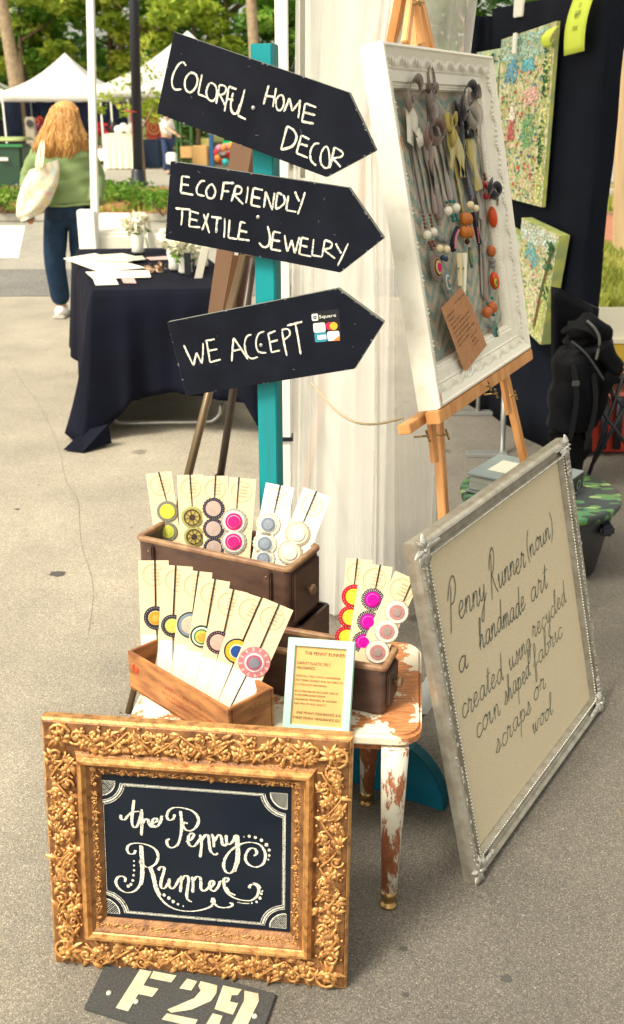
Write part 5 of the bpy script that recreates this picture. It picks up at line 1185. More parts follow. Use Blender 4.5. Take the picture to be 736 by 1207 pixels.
for p_ in ([(287, 95), (292, 150), (288, 200), (275, 240), (250, 255), (232, 245), (228, 225), (240, 216)], [(262, 110), (255, 130), (238, 135), (228, 118), (238, 92), (265, 80), (310, 85), (345, 100), (365, 130), (358, 160), (335, 180), (312, 178), (298, 160), (305, 145), (318, 150)],
           [(310, 228), (330, 222), (345, 200), (335, 192), (322, 205), (322, 235), (338, 250), (355, 240), (372, 215)], [(372, 198), (378, 240), (372, 296)], [(378, 225), (395, 200), (408, 205), (412, 240), (418, 270), (435, 285), (450, 278)], [(422, 195), (430, 215), (432, 252)], [(432, 228), (452, 200), (464, 208), (468, 236), (478, 246), (488, 236)],
           [(485, 200), (487, 230), (498, 240), (515, 225), (525, 200)], [(528, 198), (532, 260), (530, 310), (515, 355), (495, 365), (478, 350), (475, 320), (490, 285), (520, 255), (560, 235), (600, 232), (635, 245), (655, 280), (648, 320), (620, 338), (590, 332), (570, 310), (572, 280), (590, 258), (610, 260), (618, 278), (605, 290)],
           [(535, 200), (539, 260), (537, 312), (522, 358)]): cw(p_, **CK1)
CH.build('chalk_word', M['chalk'], cbd); CH = MB()
for p_ in ([(92, 265), (85, 280), (65, 280), (55, 260), (68, 240), (105, 235), (150, 245), (180, 265), (190, 295), (178, 325), (150, 340), (125, 330), (112, 315), (125, 305)],): cw(p_, **CK1)
cw([(186, 272), (189, 320), (190, 370), (184, 405), (165, 426), (138, 430), (114, 416), (104, 395), (112, 379), (126, 376), (136, 384), (134, 395)])
cw([(192, 275), (195, 320), (196, 370), (190, 405)], .003)
cw([(216, 346), (226, 372), (234, 410), (250, 445), (276, 472), (310, 488), (355, 493), (395, 487), (422, 476), (432, 462)]); cw([(222, 346), (232, 372), (240, 408), (254, 440)], .003)
for p_ in ([(33, 78), (45, 60), (66, 60), (66, 85), (52, 130), (48, 168), (62, 183), (82, 168), (98, 132)], [(98, 125), (96, 162), (110, 183), (130, 172), (150, 135), (170, 115)], [(168, 110), (165, 160), (160, 203)], [(165, 140), (185, 112), (203, 112), (209, 135), (203, 180), (198, 225), (208, 250), (228, 260)],
           [(228, 115), (235, 150), (232, 206)], [(235, 140), (255, 115), (275, 120), (280, 150), (280, 180), (295, 197), (315, 187), (335, 160)], [(330, 180), (350, 165), (355, 145), (342, 138), (330, 155), (335, 185), (355, 198), (375, 180), (390, 150)],
           [(383, 150), (400, 140), (425, 145), (438, 130), (428, 120), (414, 128), (412, 140), (418, 180), (440, 215), (480, 240), (530, 252), (575, 250), (605, 225), (615, 190), (600, 165), (575, 160), (560, 172), (568, 182)], [(425, 175), (445, 205), (480, 222)], [(490, 262), (520, 268), (560, 270)], [(580, 150), (605, 158), (625, 182)],
           [(350, 238), (343, 258), (355, 268), (357, 252), (350, 238)], [(355, 268), (385, 290), (430, 293), (460, 282), (458, 268), (445, 268)]): cw(p_, **CK2)
CH.build('chalk_word', M['chalk'], cbd); CH = MB()
def dots(L_, sc, off):
    for (x, y, r_) in L_: p = GF.px(off[0]+x/sc, off[1]+y/sc, .0004); CH.disc(p, GF, r_/sc*depth(p)/FPX, .0006, n=9)
dots([(563, 207, 3), (585, 205, 7), (612, 210, 7), (638, 222, 8), (660, 242, 9), (672, 265, 7), (672, 288, 6), (668, 306, 4)], 3.68, (135, 930))
dots([(68, 220, 10), (95, 238, 11), (120, 258, 11), (148, 273, 8), (178, 284, 5), (635, 198, 6), (630, 213, 8), (622, 238, 10), (602, 260, 8), (575, 267, 5)], 4.907, (180, 1010))
dots([(165, 325, 3), (165, 340, 3.5), (165, 356, 4), (164, 373, 4.5), (161, 390, 5), (155, 403, 5.5), (146, 409, 6)], 2.831, (100, 900))
CH.build('chalk_dots', M['chalk'], cbd, kind='stuff'); CH = MB()
# border of double chalk lines, with scooped corners and hatched quarter fans
c4 = [q0, q1_, q2_, q3_]; u0 = (q0[0]+q3_[0])/2+.006; u1 = (q1_[0]+q2_[0])/2-.006; v0 = (q0[1]+q1_[1])/2+.006; v1 = (q2_[1]+q3_[1])/2-.006
def gl(pts, w_, sm=False): CH.ribbon([GF.p(u, v_, .0005) for u, v_ in pts], w_, GF.N, sm, jit=.25)
RC = .046
for k, (w_, ins) in enumerate(((.0030, .010), (.0014, .006), (.0012, .0145))):
    for (cu, cv, a0) in ((u0, v0, 0), (u1, v0, 90), (u1, v1, 180), (u0, v1, 270)):
        pts = [(cu+math.cos(R(a0+t*9))*(RC+ins-.010)*1.0, cv+math.sin(R(a0+t*9))*(RC+ins-.010)) for t in range(0, 11)]
        pts = [(min(max(x, u0+ins*.55), u1-ins*.55), min(max(y, v0+ins*.55), v1-ins*.55)) for x, y in pts]; gl(pts, w_)
    i_ = ins*.55; r_ = RC+ins-.010
    gl([(u0+r_, v0+i_), (u1-r_, v0+i_)], w_); gl([(u0+r_, v1-i_), (u1-r_, v1-i_)], w_); gl([(u0+i_, v0+r_), (u0+i_, v1-r_)], w_); gl([(u1-i_, v0+r_), (u1-i_, v1-r_)], w_)
rr = random.Random(6)
for (cu, cv, sx, sy) in ((u0, v0, 1, 1), (u1, v0, -1, 1), (u1, v1, -1, -1), (u0, v1, 1, -1)):
    rf_ = RC-.014; n_ = 13
    gl([(cu+sx*rf_*math.cos(R(t*9)), cv+sy*rf_*math.sin(R(t*9))) for t in range(11)], .0022)
    for i in range(n_):      # slanting hatch
        o_ = -rf_+2*rf_*(i+.5)/n_; seg_ = []
        for k in range(40):
            x = rf_*k/39; y = x*1.0+o_
            if 0 <= y and x*x+y*y < rf_*rf_: seg_.append((x, y))
        if len(seg_) > 2: gl([(cu+sx*seg_[0][0], cv+sy*seg_[0][1]), (cu+sx*seg_[-1][0], cv+sy*seg_[-1][1])], rr.uniform(.0010, .0019))
    gl([(cu, cv), (cu+sx*rf_, cv)], .0012); gl([(cu, cv), (cu, cv+sy*rf_)], .0012)
CH.build('chalk_border', M['chalk'], cbd, kind='stuff')

# ---------------------------------------------------------------- stencilled plate on the ground
t = thing('ground_plate', 'dark shingle plate stencilled F29 on the asphalt below the gold frame', 'plate', gp(215, 1180))
b = MB(); b.extrude([gp(128, 1128, .008), gp(99, 1188, .008), gp(190, 1216, .008), gp(300, 1246, .008), gp(326, 1171, .008), gp(250, 1150, .008)], (0, 0, -.006)); b.build('plate', M['rubber'], t, bevel=.0012)
def st(pts, z=.0092): 
    b = MB(); b.poly([gp(90+x/2.944, 1120+y/2.944, z) for x, y in pts]); b.build('stencil_mark', M['stencil'], t, kind=None) if False else b.build('stencil_mark', M['stencil'], t)
st([(222, 66), (262, 74), (180, 212), (137, 200)]); st([(268, 72), (348, 88), (330, 112), (255, 97)]); st([(224, 120), (286, 134), (264, 162), (206, 150)], .0096)
st([(385, 98), (420, 108), (400, 140), (358, 132)]); st([(432, 107), (490, 122), (486, 150), (468, 176), (400, 206), (330, 217), (316, 206), (410, 166), (432, 140), (424, 124)]); st([(315, 219), (422, 241), (408, 266), (296, 240)])
st([(510, 122), (575, 136), (560, 156), (540, 156), (534, 178), (562, 184), (544, 224), (480, 204)]); st([(584, 140), (632, 150), (634, 176), (590, 270), (538, 262), (582, 176)]); st([(474, 219), (508, 228), (494, 264), (450, 258)])
for (x, y) in ((208, 180), (114, 150), (620, 231)):
    b = MB(); b.lathe([(.0055, 0), (.005, .003), (.001, .004)], gp(90+x/2.944, 1120+y/2.944, .008), n=10); b.build('nail_head', c_('nail_pale', (.6, .58, .48), .5), t)

# ---------------------------------------------------------------- stool
SZ = .405
cFR = V((.222, 1.742, 0)); cFL = V((-.385, 1.80, 0))
Us = (cFR-cFL).normalized(); Ws = V((-Us.y, Us.x, 0)); SL = (cFR-cFL).length; SD = .40
def rrect(O, U_, W_, L_, D_, rad, n=5):
    pts = []
    for (cx, cy, a0) in ((L_-rad, rad, -90), (L_-rad, D_-rad, 0), (rad, D_-rad, 90), (rad, rad, 180)):
        for k in range(n+1): a = R(a0+90*k/n); pts.append(O+U_*(cx+rad*math.cos(a))+W_*(cy+rad*math.sin(a)))
    return pts
t = thing('stool', 'low wooden stool with chipped cream paint carrying the drawers', 'stool', (cFL+cFR)/2+Ws*.2)
o_ = rrect(cFL, Us, Ws, SL, SD, .05, 8)
b = MB(); b.extrude([p+V((0, 0, SZ-.028)) for p in o_], (0, 0, .028)); b.build('seat', M['stool'], t, bevel=.007, seg=3)
i_ = rrect(cFL+Us*.02+Ws*.02, Us, Ws, SL-.04, SD-.04, .04, 6)
b = MB(); b.extrude([p+V((0, 0, SZ-.05)) for p in i_], (0, 0, .021)); b.build('apron', chipped('stool_apron', (.6, .48, .34), (.42, .16, .06), 20, (.55, .6)), t, bevel=.004)
f1 = gp(458, 1066); tops = []
def sleg(top, foot):
    d = foot-top; ft = foot+(top-foot).normalized()*.0
    b = MB(); b.tube([top, top.lerp(foot, .3), top.lerp(foot, .91)], [.0285, .0255, .0165], 20); lg = b.build('leg', M['stool_leg'], t)
    b = MB(); dn = (foot-top).normalized(); e_ = top.lerp(foot, .90)
    b.lathe([(.0175, 0), (.018, .012), (.0145, .022), (.0125, .028), (.015, .030), (.0195, .034), (.0195, .0375), (.014, .039)], e_, dn, 18); b.build('ferrule', M['brass'], lg)
tp1 = gp(467, 889, SZ-.05) ; tp1 = V((tp1.x, tp1.y, SZ-.03)); tp1 = V((f1.x+.006, f1.y+.035, SZ-.03))
sleg(tp1, f1)
f2 = gp(432, 945); sleg(V((f2.x+.005, f2.y-.03, SZ-.03)), f2)
f3 = cFL+Us*.03+Ws*.03; sleg(V((f3.x+.03, f3.y+.03, SZ-.03)), f3)
f4 = cFL+Us*.04+Ws*.36; sleg(V((f4.x+.03, f4.y-.03, SZ-.03)), f4)

# ---------------------------------------------------------------- drawers used as card boxes
def tray(O, Lv, Wv, z0, z1, rad, wall, label, name='drawer', rim=True, knob=True, group=None, mt='drawer', ribs=True, foot=0):
    """O: outer corner at the knob end nearest the camera; Lv along the length, Wv across"""
    L_, D_ = Lv.length, Wv.length; U_, W_ = Lv.normalized(), Wv.normalized(); O = V((O.x, O.y, 0))
    t = thing(name, label, 'drawer', (O+Lv*.5+Wv*.5).to_3d()+V((0, 0, z0)), group)
    def loop(ins, rd, z):  return [p+V((0, 0, z)) for p in rr2(O+U_*ins+W_*ins, U_, W_, L_-2*ins, D_-2*ins, rd)]
    def rr2(o, u, w_, l, d, rd):
        pts = []
        for (cx, cy, a0) in ((l-rd, rd, -90), (l-rd, d-rd, 0), (rd, d-rd, 90), (rd, rd, 180)):
            for k in range(6): a = R(a0+18*k); pts.append(o+u*(cx+rd*math.cos(a))+w_*(cy+rd*math.sin(a)))
        return pts
    rh = .012 if rim else 0
    loops = [loop(.004, rad*.8, z0), loop(.001, rad, z0+.004), loop(.001, rad, z1-rh-.004), loop(.003, rad, z1-rh), loop(wall, max(.002, rad-wall), z1-rh), loop(wall, max(.002, rad-wall), z0+.008)]
    b = MB(); n_ = 24; vs = sum(loops, []); fs = [(j*n_+i, j*n_+(i+1) % n_, (j+1)*n_+(i+1) % n_, (j+1)*n_+i) for j in range(5) for i in range(n_)]
    fs += [tuple(range(n_-1, -1, -1)), tuple(range(5*n_, 6*n_))]; b.add(vs, fs); bd = b.build('drawer_body', M[mt], t)
    if rim:
        ls = [loop(-.002, rad, z1-rh+.0005), loop(-.0035, rad, z1-rh+.004), loop(-.003, rad, z1-.003), loop(.0, rad, z1), loop(wall-.001, max(.002, rad-wall), z1), loop(wall+.0015, max(.002, rad-wall), z1-.003), loop(wall+.0015, max(.002, rad-wall), z1-rh+.0005)]
        b = MB(); vs = sum(ls, []); m_ = len(ls); b.add(vs, [(j*n_+i, j*n_+(i+1) % n_, ((j+1) % m_)*n_+(i+1) % n_, ((j+1) % m_)*n_+i) for j in range(m_) for i in range(n_)]); b.build('rim', M['rim'], t, bevel=0)
    if knob:
        F = Frame(O+W_*(D_/2)+V((0, 0, (z0+z1)/2)), W_, N=-U_)
        if F.V.z < 0: F = Frame(F.O, -W_, N=-U_)
        b = MB(); b.box(F.p(0, -.002, .0015), (D_-.028, z1-z0-.035, .009), F); b.build('front_panel', M[mt], t, bevel=.004)
        c = F.p(0, .0, .006); b = MB(); b.lathe([(.006, 0), (.005, .006), (.0115, .010), (.0125, .0135), (.0105, .0175), (.004, .019)], c, F.N, 18); b.build('knob', M['knob'], t)
    if ribs:
        for kf in (.13, .90):
            c = O+U_*(L_*kf)+V((0, 0, (z0+z1-rh)/2)); Fr = Frame(c, -U_, N=-W_)
            b = MB(); b.box(Fr.p(0, 0, .004), (.020, z1-z0-rh-.003, .010), Fr); rb = b.build('corner_rib', M[mt], t, bevel=.003)
            b = MB(); b.lathe([(.003, 0), (.0028, .001), (.0005, .0014)], Fr.p(0, (z1-z0)*.36, .009), Fr.N, 8); b.build('screw', M['knob'], rb)
    return t
# big one at the back (long axis runs left and away)
A0 = V((-.050, 2.010, 0)); AL = V((-.362, .185, 0)); AW = V((.072, .128, 0))
AW = V((-AL.y, AL.x, 0)); AW = -AW.normalized()*.152
tray(A0, AL, AW, .500, .656, .018, .010, 'largest brown drawer, raised at the back and filled with two-disc headbands')
# dark drawer under it
tray(V((-.02, 2.03, 0)), V((-.34, .157, 0)), AW*.95, .4055, .499, .01, .010, 'dark drawer hidden under the largest drawer', rim=False, knob=False, ribs=False)
C0 = V((.150, 1.818, 0)); CL = V((-.345, .125, 0)); CW = V((-CL.y, CL.x, 0)); CW = -CW.normalized()*.098
tray(C0, CL, CW, .4055, .522, .014, .009, 'smaller brown drawer with a round knob on the right of the stool', rim=True, ribs=False)

# orange wooden crate
B0 = V((-.162, 1.70, 0)); BL_ = V((-.236, .232, 0)); BW = V((.085, .083, 0)); z0, z1 = .4055, .497
t = thing('wooden_crate', 'narrow orange wooden crate with faded print holding one-disc headbands', 'crate', (B0+BL_*.5+BW*.5)+V((0, 0, z0)))
bu_, bw_ = BL_.normalized(), BW.normalized(); th = .008
for (o, u_, l, w_) in ((B0, bu_, BL_.length, bw_), (B0+BW-bw_*th, bu_, BL_.length, bw_)):
    b = MB(); b.extrude([o+V((0, 0, z0)), o+u_*l+V((0, 0, z0)), o+u_*l+w_*th+V((0, 0, z0)), o+w_*th+V((0, 0, z0))], (0, 0, z1-z0)); b.build('side_board', M['crate'], t, bevel=.0015)
for o in (B0+bw_*th, B0+BL_-bu_*th+bw_*th):
    l = BW.length-2*th; b = MB(); b.extrude([o+V((0, 0, z0)), o+bu_*th+V((0, 0, z0)), o+bu_*th+bw_*l+V((0, 0, z0)), o+bw_*l+V((0, 0, z0))], (0, 0, z1-z0+.001)); b.build('end_board', M['crate'], t, bevel=.0015)
b = MB(); b.extrude([B0+V((0, 0, z0+.001)), B0+BL_+V((0, 0, z0+.001)), B0+BL_+BW+V((0, 0, z0+.001)), B0+BW+V((0, 0, z0+.001))], (0, 0, .005)); b.build('bottom_board', M['crate'], t)
FS = Frame(B0+BL_+V((0, 0, z0)), -bu_, N=-bw_); LL = BL_.length
b = MB(); rr = random.Random(8)
for row, (v_, h_, a, c) in enumerate(((.052, .010, .40, .74), (.037, .007, .36, .86), (.027, .005, .40, .86))):
    u = LL*a
    while u < LL*c:
        w_ = rr.uniform(.4, .8)*h_
        pts = [FS.p(u+rr.uniform(0, w_), v_+rr.uniform(0, h_), .0006) for _ in range(3)]
        b.ribbon([FS.p(u, v_, .0006), FS.p(u+rr.uniform(-.2, .2)*w_, v_+h_, .0006)], .0015, FS.N, False)
        if rr.random() < .8: b.ribbon([FS.p(u, v_+h_*rr.choice((0, .5, 1)), .0007), FS.p(u+w_, v_+h_*rr.random(), .0007)], .0015, FS.N, False)
        u += w_+.0035
b.ring(FS.p(LL*.08, .058, .0006), FS, .0, .011, 18); b.build('faded_print', M['crate_print'], t, kind='stuff')
FE = Frame(B0+V((0, 0, z0)), bw_, N=-bu_*-1 if False else (bu_*-1)); 
b = MB()
for k in range(7): b.ribbon([FE.p(.012+.013*k, .066, .0008), FE.p(.016+.013*k, .076, .0008), FE.p(.02+.013*k, .068, .0008)], .0025, FE.N, False)
b.build('faded_print', M['crate_green'], t, kind='stuff')

# ---------------------------------------------------------------- headband cards
PAL = {
 'lime':   [(1, (.22, .21, .16), 0), (.72, (.72, .68, .08), 0), (.0, (.8, .75, .2), 0)],
 'lime2':  [(1, (.22, .21, .16), 0), (.70, (.55, .58, .08), 0)],
 'wheel':  [(1, (.45, .42, .14), 0), (.72, (.50, .40, .10), 0), (.28, (.10, .06, .05), 0)],
 'mauve':  [(1, (.035, .03, .055), 1), (.72, (.55, .42, .36), 0)],
 'pink':   [(1, (.45, .42, .36), 1), (.84, (.78, .74, .66), 0), (.66, (.70, .02, .20), 0), (.50, (.80, .55, .55), 0), (.46, (.74, .02, .22), 0)],
 'blue':   [(1, (.76, .72, .58), 1), (.70, (.84, .82, .72), 0), (.60, (.24, .28, .34), 0), (.42, (.32, .37, .43), 0)],
 'cream':  [(1, (.58, .50, .34), 1), (.86, (.85, .80, .62), 0), (.62, (.86, .76, .50), 0), (.56, (.9, .86, .72), 0)],
 'orange': [(1, (.03, .03, .05), 0), (.62, (.66, .58, .34), 0), (.58, (.78, .32, .03), 0), (.32, (.82, .42, .08), 0)],
 'yelgrn': [(1, (.035, .035, .045), 0), (.66, (.40, .42, .16), 0), (.60, (.68, .62, .14), 0)],
 'slate':  [(1, (.05, .06, .06), 0), (.88, (.22, .29, .36), 0), (.68, (.55, .46, .34), 0), (.64, (.60, .50, .38), 0)],
 'green':  [(1, (.02, .07, .05), 0), (.84, (.82, .80, .68), 0), (.68, (.05, .20, .09), 0), (.56, (.55, .55, .10), 0), (.36, (.74, .38, .06), 0)],
 'maroon': [(1, (.06, .02, .04), 0), (.70, (.60, .44, .36), 0)],
 'multi':  [(1, (.03, .03, .04), 0), (.88, (.70, .46, .04), 0), (.56, (.80, .78, .68), 0), (.48, (.02, .07, .30), 0)],
 'patch':  [(1, (.62, .20, .22), 0), (.72, (.60, .24, .28), 0), (.60, (.82, .78, .72), 0), (.50, (.45, .12, .20), 0), (.34, (.22, .23, .27), 0)],
 'redyel': [(1, (.50, .015, .03), 0), (.66, (.82, .66, .02), 0), (.34, (.86, .72, .05), 0)],
 'magenta':[(1, (.05, .035, .05), 1), (.72, (.62, .0, .34), 0), (.54, (.78, .2, .50), 0), (.51, (.66, .0, .36), 0)],
 'rosegrey':[(1, (.50, .38, .32), 1), (.93, (.84, .78, .64), 0), (.64, (.52, .24, .23), 0), (.34, (.36, .28, .25), 0)]}
def felt(c):
    k = 'felt_%d_%d_%d' % tuple(int(x*255) for x in c); return c_(k, c, .95, noise=260, amt=.22, bump=.3, bscale=900)
def stitches(b, c, F, r_, n, l=.0022, w_=.0009, hb=.003, radial=False):
    for k in range(n):
        a = 2*math.pi*k/n; e = F.U*math.cos(a)+F.V*math.sin(a); tt = F.N.cross(e)
        if radial: p, q = c+e*(r_-l/2)+F.N*hb, c+e*(r_+l/2)+F.N*hb
        else: p, q = c+e*r_-tt*l/2+F.N*hb, c+e*r_+tt*l/2+F.N*hb
        b.ribbon([p, q], w_, F.N, False)
def rosette(c, F, r_, pal, par):
    lay = PAL[pal]; base = None
    for i, (fr, col, sc) in enumerate(lay):
        if fr <= 0: continue
        b = MB(); b.disc(c+F.N*(.0012*i), F, r_*fr, .0014, n=40 if i == 0 else 30, scallop=.035 if sc else 0, ns=20, dome=.0006 if i == len(lay)-1 else 0)
        if base is None: base = b.build('felt_disc', felt(col), par)
        else: b.build('felt_layer', felt(col), base)
    top = .0014+.0012*len(lay)
    b = MB()
    if pal in ('wheel',):
        for k in range(8): a = k*math.pi/4+.2; e = F.U*math.cos(a)+F.V*math.sin(a); b.ribbon([c+e*r_*.1+F.N*top, c+e*r_*.68+F.N*top], .0026, F.N, False)
        b.ring(c, F, r_*.66, r_*.76, 28, top-.0006); b.build('embroidery', felt((.07, .045, .04)), base)
    elif pal in ('orange', 'yelgrn', 'slate', 'maroon'): stitches(b, c, F, r_*.86, 26, hb=.0018, w_=.0008); b.build('embroidery', M['card_white'], base)
    elif pal == 'magenta': stitches(b, c, F, r_*.86, 30, l=.0042, w_=.0012, hb=.0018, radial=True); b.build('embroidery', M['card_white'], base)
    elif pal == 'redyel':
        stitches(b, c, F, r_*.84, 22, l=.0016, hb=.0018); stitches(b, c, F, r_*.45, 14, l=.0045, w_=.0005, hb=.0032, radial=True); b.build('embroidery', M['card_white'], base)
    elif pal in ('pink', 'cream', 'blue'):
        stitches(b, c, F, r_*.92, 34, l=.003, w_=.0007, hb=.0017, radial=True); stitches(b, c, F, r_*.76, 26, l=.002, w_=.0006, hb=.0031); b.build('embroidery', felt((.30, .27, .22)) if pal != 'cream' else felt((.62, .5, .3)), base)
    elif pal == 'mauve': stitches(b, c, F, r_*.88, 30, l=.0032, w_=.0009, hb=.0017, radial=True); b.build('embroidery', felt((.50, .46, .42)), base)
    elif pal == 'rosegrey':
        stitches(b, c, F, r_*.45, 22, l=.006, w_=.0006, hb=.0032, radial=True); b.build('embroidery', felt((.64, .56, .50)), base)
    elif pal == 'patch':
        for k in range(12):
            a = k*math.pi/6; e = F.U*math.cos(a)+F.V*math.sin(a); tt = F.N.cross(e)
            b.poly([c+e*r_*.72-tt*r_*.10+F.N*.0018, c+e*r_*.95-tt*r_*.14+F.N*.0018, c+e*r_*.95+tt*r_*.02+F.N*.0018, c+e*r_*.72+F.N*.0018])
        b.build('felt_patch', felt((.80, .48, .42)), base)
    elif pal in ('lime', 'lime2'): stitches(b, c, F, r_*.86, 24, l=.003, w_=.0008, hb=.0018, radial=True); b.build('embroidery', felt((.5, .48, .36)), base)
    elif pal in ('green', 'multi'): stitches(b, c, F, r_*(.76 if pal == 'green' else .52), 18, hb=.004, w_=.0008); b.build('embroidery', felt((.78, .74, .5)), base)
def card(top, bot, width, Yline, discs, label, group, sc, off, seed, lean=.24, white=False, pale=False, strap=None, yaw=0, long=False):
    tx, ty = off[0]+top[0]/sc, off[1]+top[1]/sc; bx, by = off[0]+bot[0]/sc, off[1]+bot[1]/sc
    (P, D) = Yline; nv = V((0, 0, 1)).cross(V((D.x, D.y, 0))).normalized()
    base = onp(bx, by, P, nv)
    N_ = V((math.sin(yaw), -math.cos(yaw), lean)).normalized()
    tp = onp(tx, ty, base, N_); ax = (tp-base); H_ = ax.length; F = Frame(base, ax.normalized().cross(N_), N=N_)
    t = thing('headband_card', label, 'headband', base, group)
    b = MB(); b.box(F.p(0, H_/2, -.0009), (width, H_, .0014), F); cd = b.build('backing_card', M['card_white'] if pale == 2 else M['card_pale'] if pale else M['card'], t)
    r = random.Random(seed)
    b = MB(); b.ring(F.p(0, H_-.032, .0003), F, .0235, .0246, 32); b.ring(F.p(0, H_-.032, .0003), F, .0205, .0209, 32)
    for k, s_ in enumerate(('Hand', 'made', 'Hello', 'Home')):
        text_mb(b, s_, F.p(.002-(.008 if k % 2 else .006), H_-.022-.0075*k, .0004), F.U, F.V, .0075, width=.018)
    b.build('stamp_print', M['ink_pale'], cd)
    if white: b = MB(); b.box(F.p(0, H_*.2, .0004), (width-.004, H_*.4, .0006), F); b.build('label_band', M['card_white'], cd)
    # elastic
    sp = strap or [(top[0]+1, top[1]-1)]+[(d[0], d[1]) for d in discs]
    pts = [F.px(off[0]+x/sc, off[1]+y/sc, .0012) for x, y in sp]; 
    if long: pts.append(F.p(0, .01, .0012))
    e_ = F.uv(off[0]+sp[0][0]/sc, off[1]+sp[0][1]/sc); pts = [F.p(e_[0], H_+.0015, -.002)]+[F.p(e_[0], H_+.001, .001)]+pts[1:] if len(pts) > 1 else pts
    b = MB(); b.ribbon(pts, .0032, F.N, False); b.build('elastic', M['elastic'], t, solid=.0006)
    for (x, y, rp, pal) in discs:
        c = F.px(off[0]+x/sc, off[1]+y/sc, .0012); rosette(c, F, rp/sc*depth(c)/FPX, pal, t)
    return t
def line(P, D): return (V((P.x, P.y, 0)), D)
sA, oA = 2.944, (150, 540); lA = line(A0+AW*.5, AL)
g = 'headbands in the largest drawer'
card((109, 50), (170, 480), .062, lA, [(142, 255, 33, 'lime2'), (140, 185, 37, 'lime')], 'headband card with two lime and grey discs at the far left of the largest drawer', g, sA, oA, 1, strap=[(110, 50), (137, 150)])
card((219, 58), (236, 480), .062, lA, [(233, 272, 36, 'wheel'), (226, 205, 38, 'wheel')], 'headband card with two yellow and brown wheel discs in the largest drawer', g, sA, oA, 2, strap=[(218, 55), (226, 170)])
card((304, 62), (316, 480), .062, lA, [(302, 312, 37, 'mauve'), (300, 245, 37, 'mauve'), (300, 175, 38, 'mauve')], 'headband card with navy edged mauve discs in the largest drawer', g, sA, oA, 3, strap=[(307, 62), (303, 140)])
card((402, 70), (370, 480), .062, lA, [(370, 290, 45, 'pink'), (371, 220, 46, 'pink')], 'headband card with two bright pink discs in the largest drawer', g, sA, oA, 4, strap=[(388, 72), (380, 175)])
card((531, 94), (455, 490), .066, lA, [(474, 350, 40, 'blue'), (478, 297, 42, 'blue'), (490, 230, 42, 'blue')], 'pale headband card with blue grey centred discs in the largest drawer', g, sA, oA, 5, strap=[(532, 92), (510, 190)], pale=2)
card((660, 118), (515, 500), .066, lA, [(565, 328, 44, 'cream'), (592, 262, 44, 'cream')], 'headband card with two cream discs at the right end of the largest drawer', g, sA, oA, 6, strap=[(657, 115), (612, 222)], pale=True)
sB, oB = 3.345, (140, 650); lB = line(B0+BW*.5, BL_)
g = 'headbands in the orange crate'
dB = [((137, 36), (152, 520), [(147, 262, 48, 'orange')], 'leftmost headband card in the orange crate, with an orange centred disc', [(143, 37), (146, 240)]),
      ((232, 57), (206, 545), [(213, 293, 46, 'yelgrn')], 'second headband card in the orange crate, with a yellow green centred disc', [(225, 58), (215, 260)]),
      ((308, 78), (262, 565), [(284, 290, 54, 'slate')], 'third headband card in the orange crate, with a slate ringed tan disc', [(315, 78), (293, 240)]),
      ((378, 110), (300, 590), [(328, 335, 46, 'green')], 'fourth headband card in the orange crate, with a green and white ringed disc', [(380, 113), (352, 270)]),
      ((450, 150), (345, 610), [(393, 358, 47, 'maroon')], 'fifth headband card in the orange crate, with a maroon edged pale pink disc', [(452, 155), (420, 300)]),
      ((540, 176), (385, 630), [(467, 393, 52, 'multi')], 'sixth headband card in the orange crate, with a yellow disc and blue centre', [(562, 187), (495, 340)]),
      ((630, 208), (430, 660), [(535, 437, 64, 'patch')], 'front headband card in the orange crate, with a large pink patchwork disc', [(632, 210), (563, 370)])]
for i, (tp_, bt_, ds, lb, sp) in enumerate(dB):
    card(tp_, bt_, .066, lB, ds, lb, g, sB, oB, 10+i, white=True, strap=sp+[(bt_[0]+8, bt_[1]-40)] , lean=.22)
sC, oC = 5.486, (380, 640); lC = line(C0+CW*.5, CL)
g = 'headbands in the smaller drawer'
card((240, 106), (180, 870), .055, lC, [(160, 610, 78, 'redyel'), (183, 480, 78, 'redyel'), (205, 347, 80, 'redyel')], 'headband card with three red and yellow discs in the smaller drawer', g, sC, oC, 21, strap=[(227, 105), (207, 270)])
card((355, 142), (232, 880), .066, lC, [(268, 640, 72, 'magenta'), (298, 508, 73, 'magenta'), (326, 365, 73, 'magenta')], 'headband card with three magenta discs in the smaller drawer', g, sC, oC, 22, strap=[(375, 145), (343, 300)])
card((552, 214), (262, 860), .056, lC, [(358, 705, 80, 'rosegrey'), (418, 572, 79, 'rosegrey'), (483, 447, 80, 'rosegrey')], 'headband card with three cream and rose discs at the knob end of the smaller drawer', g, sC, oC, 23, strap=[(585, 240), (525, 378)])

# ---------------------------------------------------------------- mint photo frame with the price sheet
MBL, MBR = V(gp(333, 862, SZ)), V(gp(412, 869, SZ)); 
def fit2(BL, BR, tl, tr): return fit(BL, BR, tl, tr)
def fitz(BL, BR, tl, tr):
    U = (BR-BL).normalized(); back = V((0, 0, 1)).cross(U); best = None
    for i in range(120):
        for j in range(120):
            ln = R(-2+i*.35); h = .08+j*.0015; d = V((0, 0, math.cos(ln)))+back*math.sin(ln); a, c = project(BL+d*h), project(BR+d*h)
            e = (a[0]-tl[0])**2+(a[1]-tl[1])**2+(c[0]-tr[0])**2+(c[1]-tr[1])**2
            if best is None or e < best[0]: best = (e, ln, h, d)
    print('mint', best[0]**.5, math.degrees(best[1]), best[2]); return Frame(BL, U, Vv=best[3]), (BR-BL).length, best[2]
MF, MWd, MH = fitz(MBL, MBR, (340, 751), (420, 757))
t = thing('photo_frame', 'mint white photo frame with a printed price sheet standing on the stool', 'frame', (MBL+MBR)/2)
rails(MF, MWd, MH, [(0, .004), (.0015, .006), (.015, .006), (.017, .002)], M['mint'], t, closed_back=-.012)
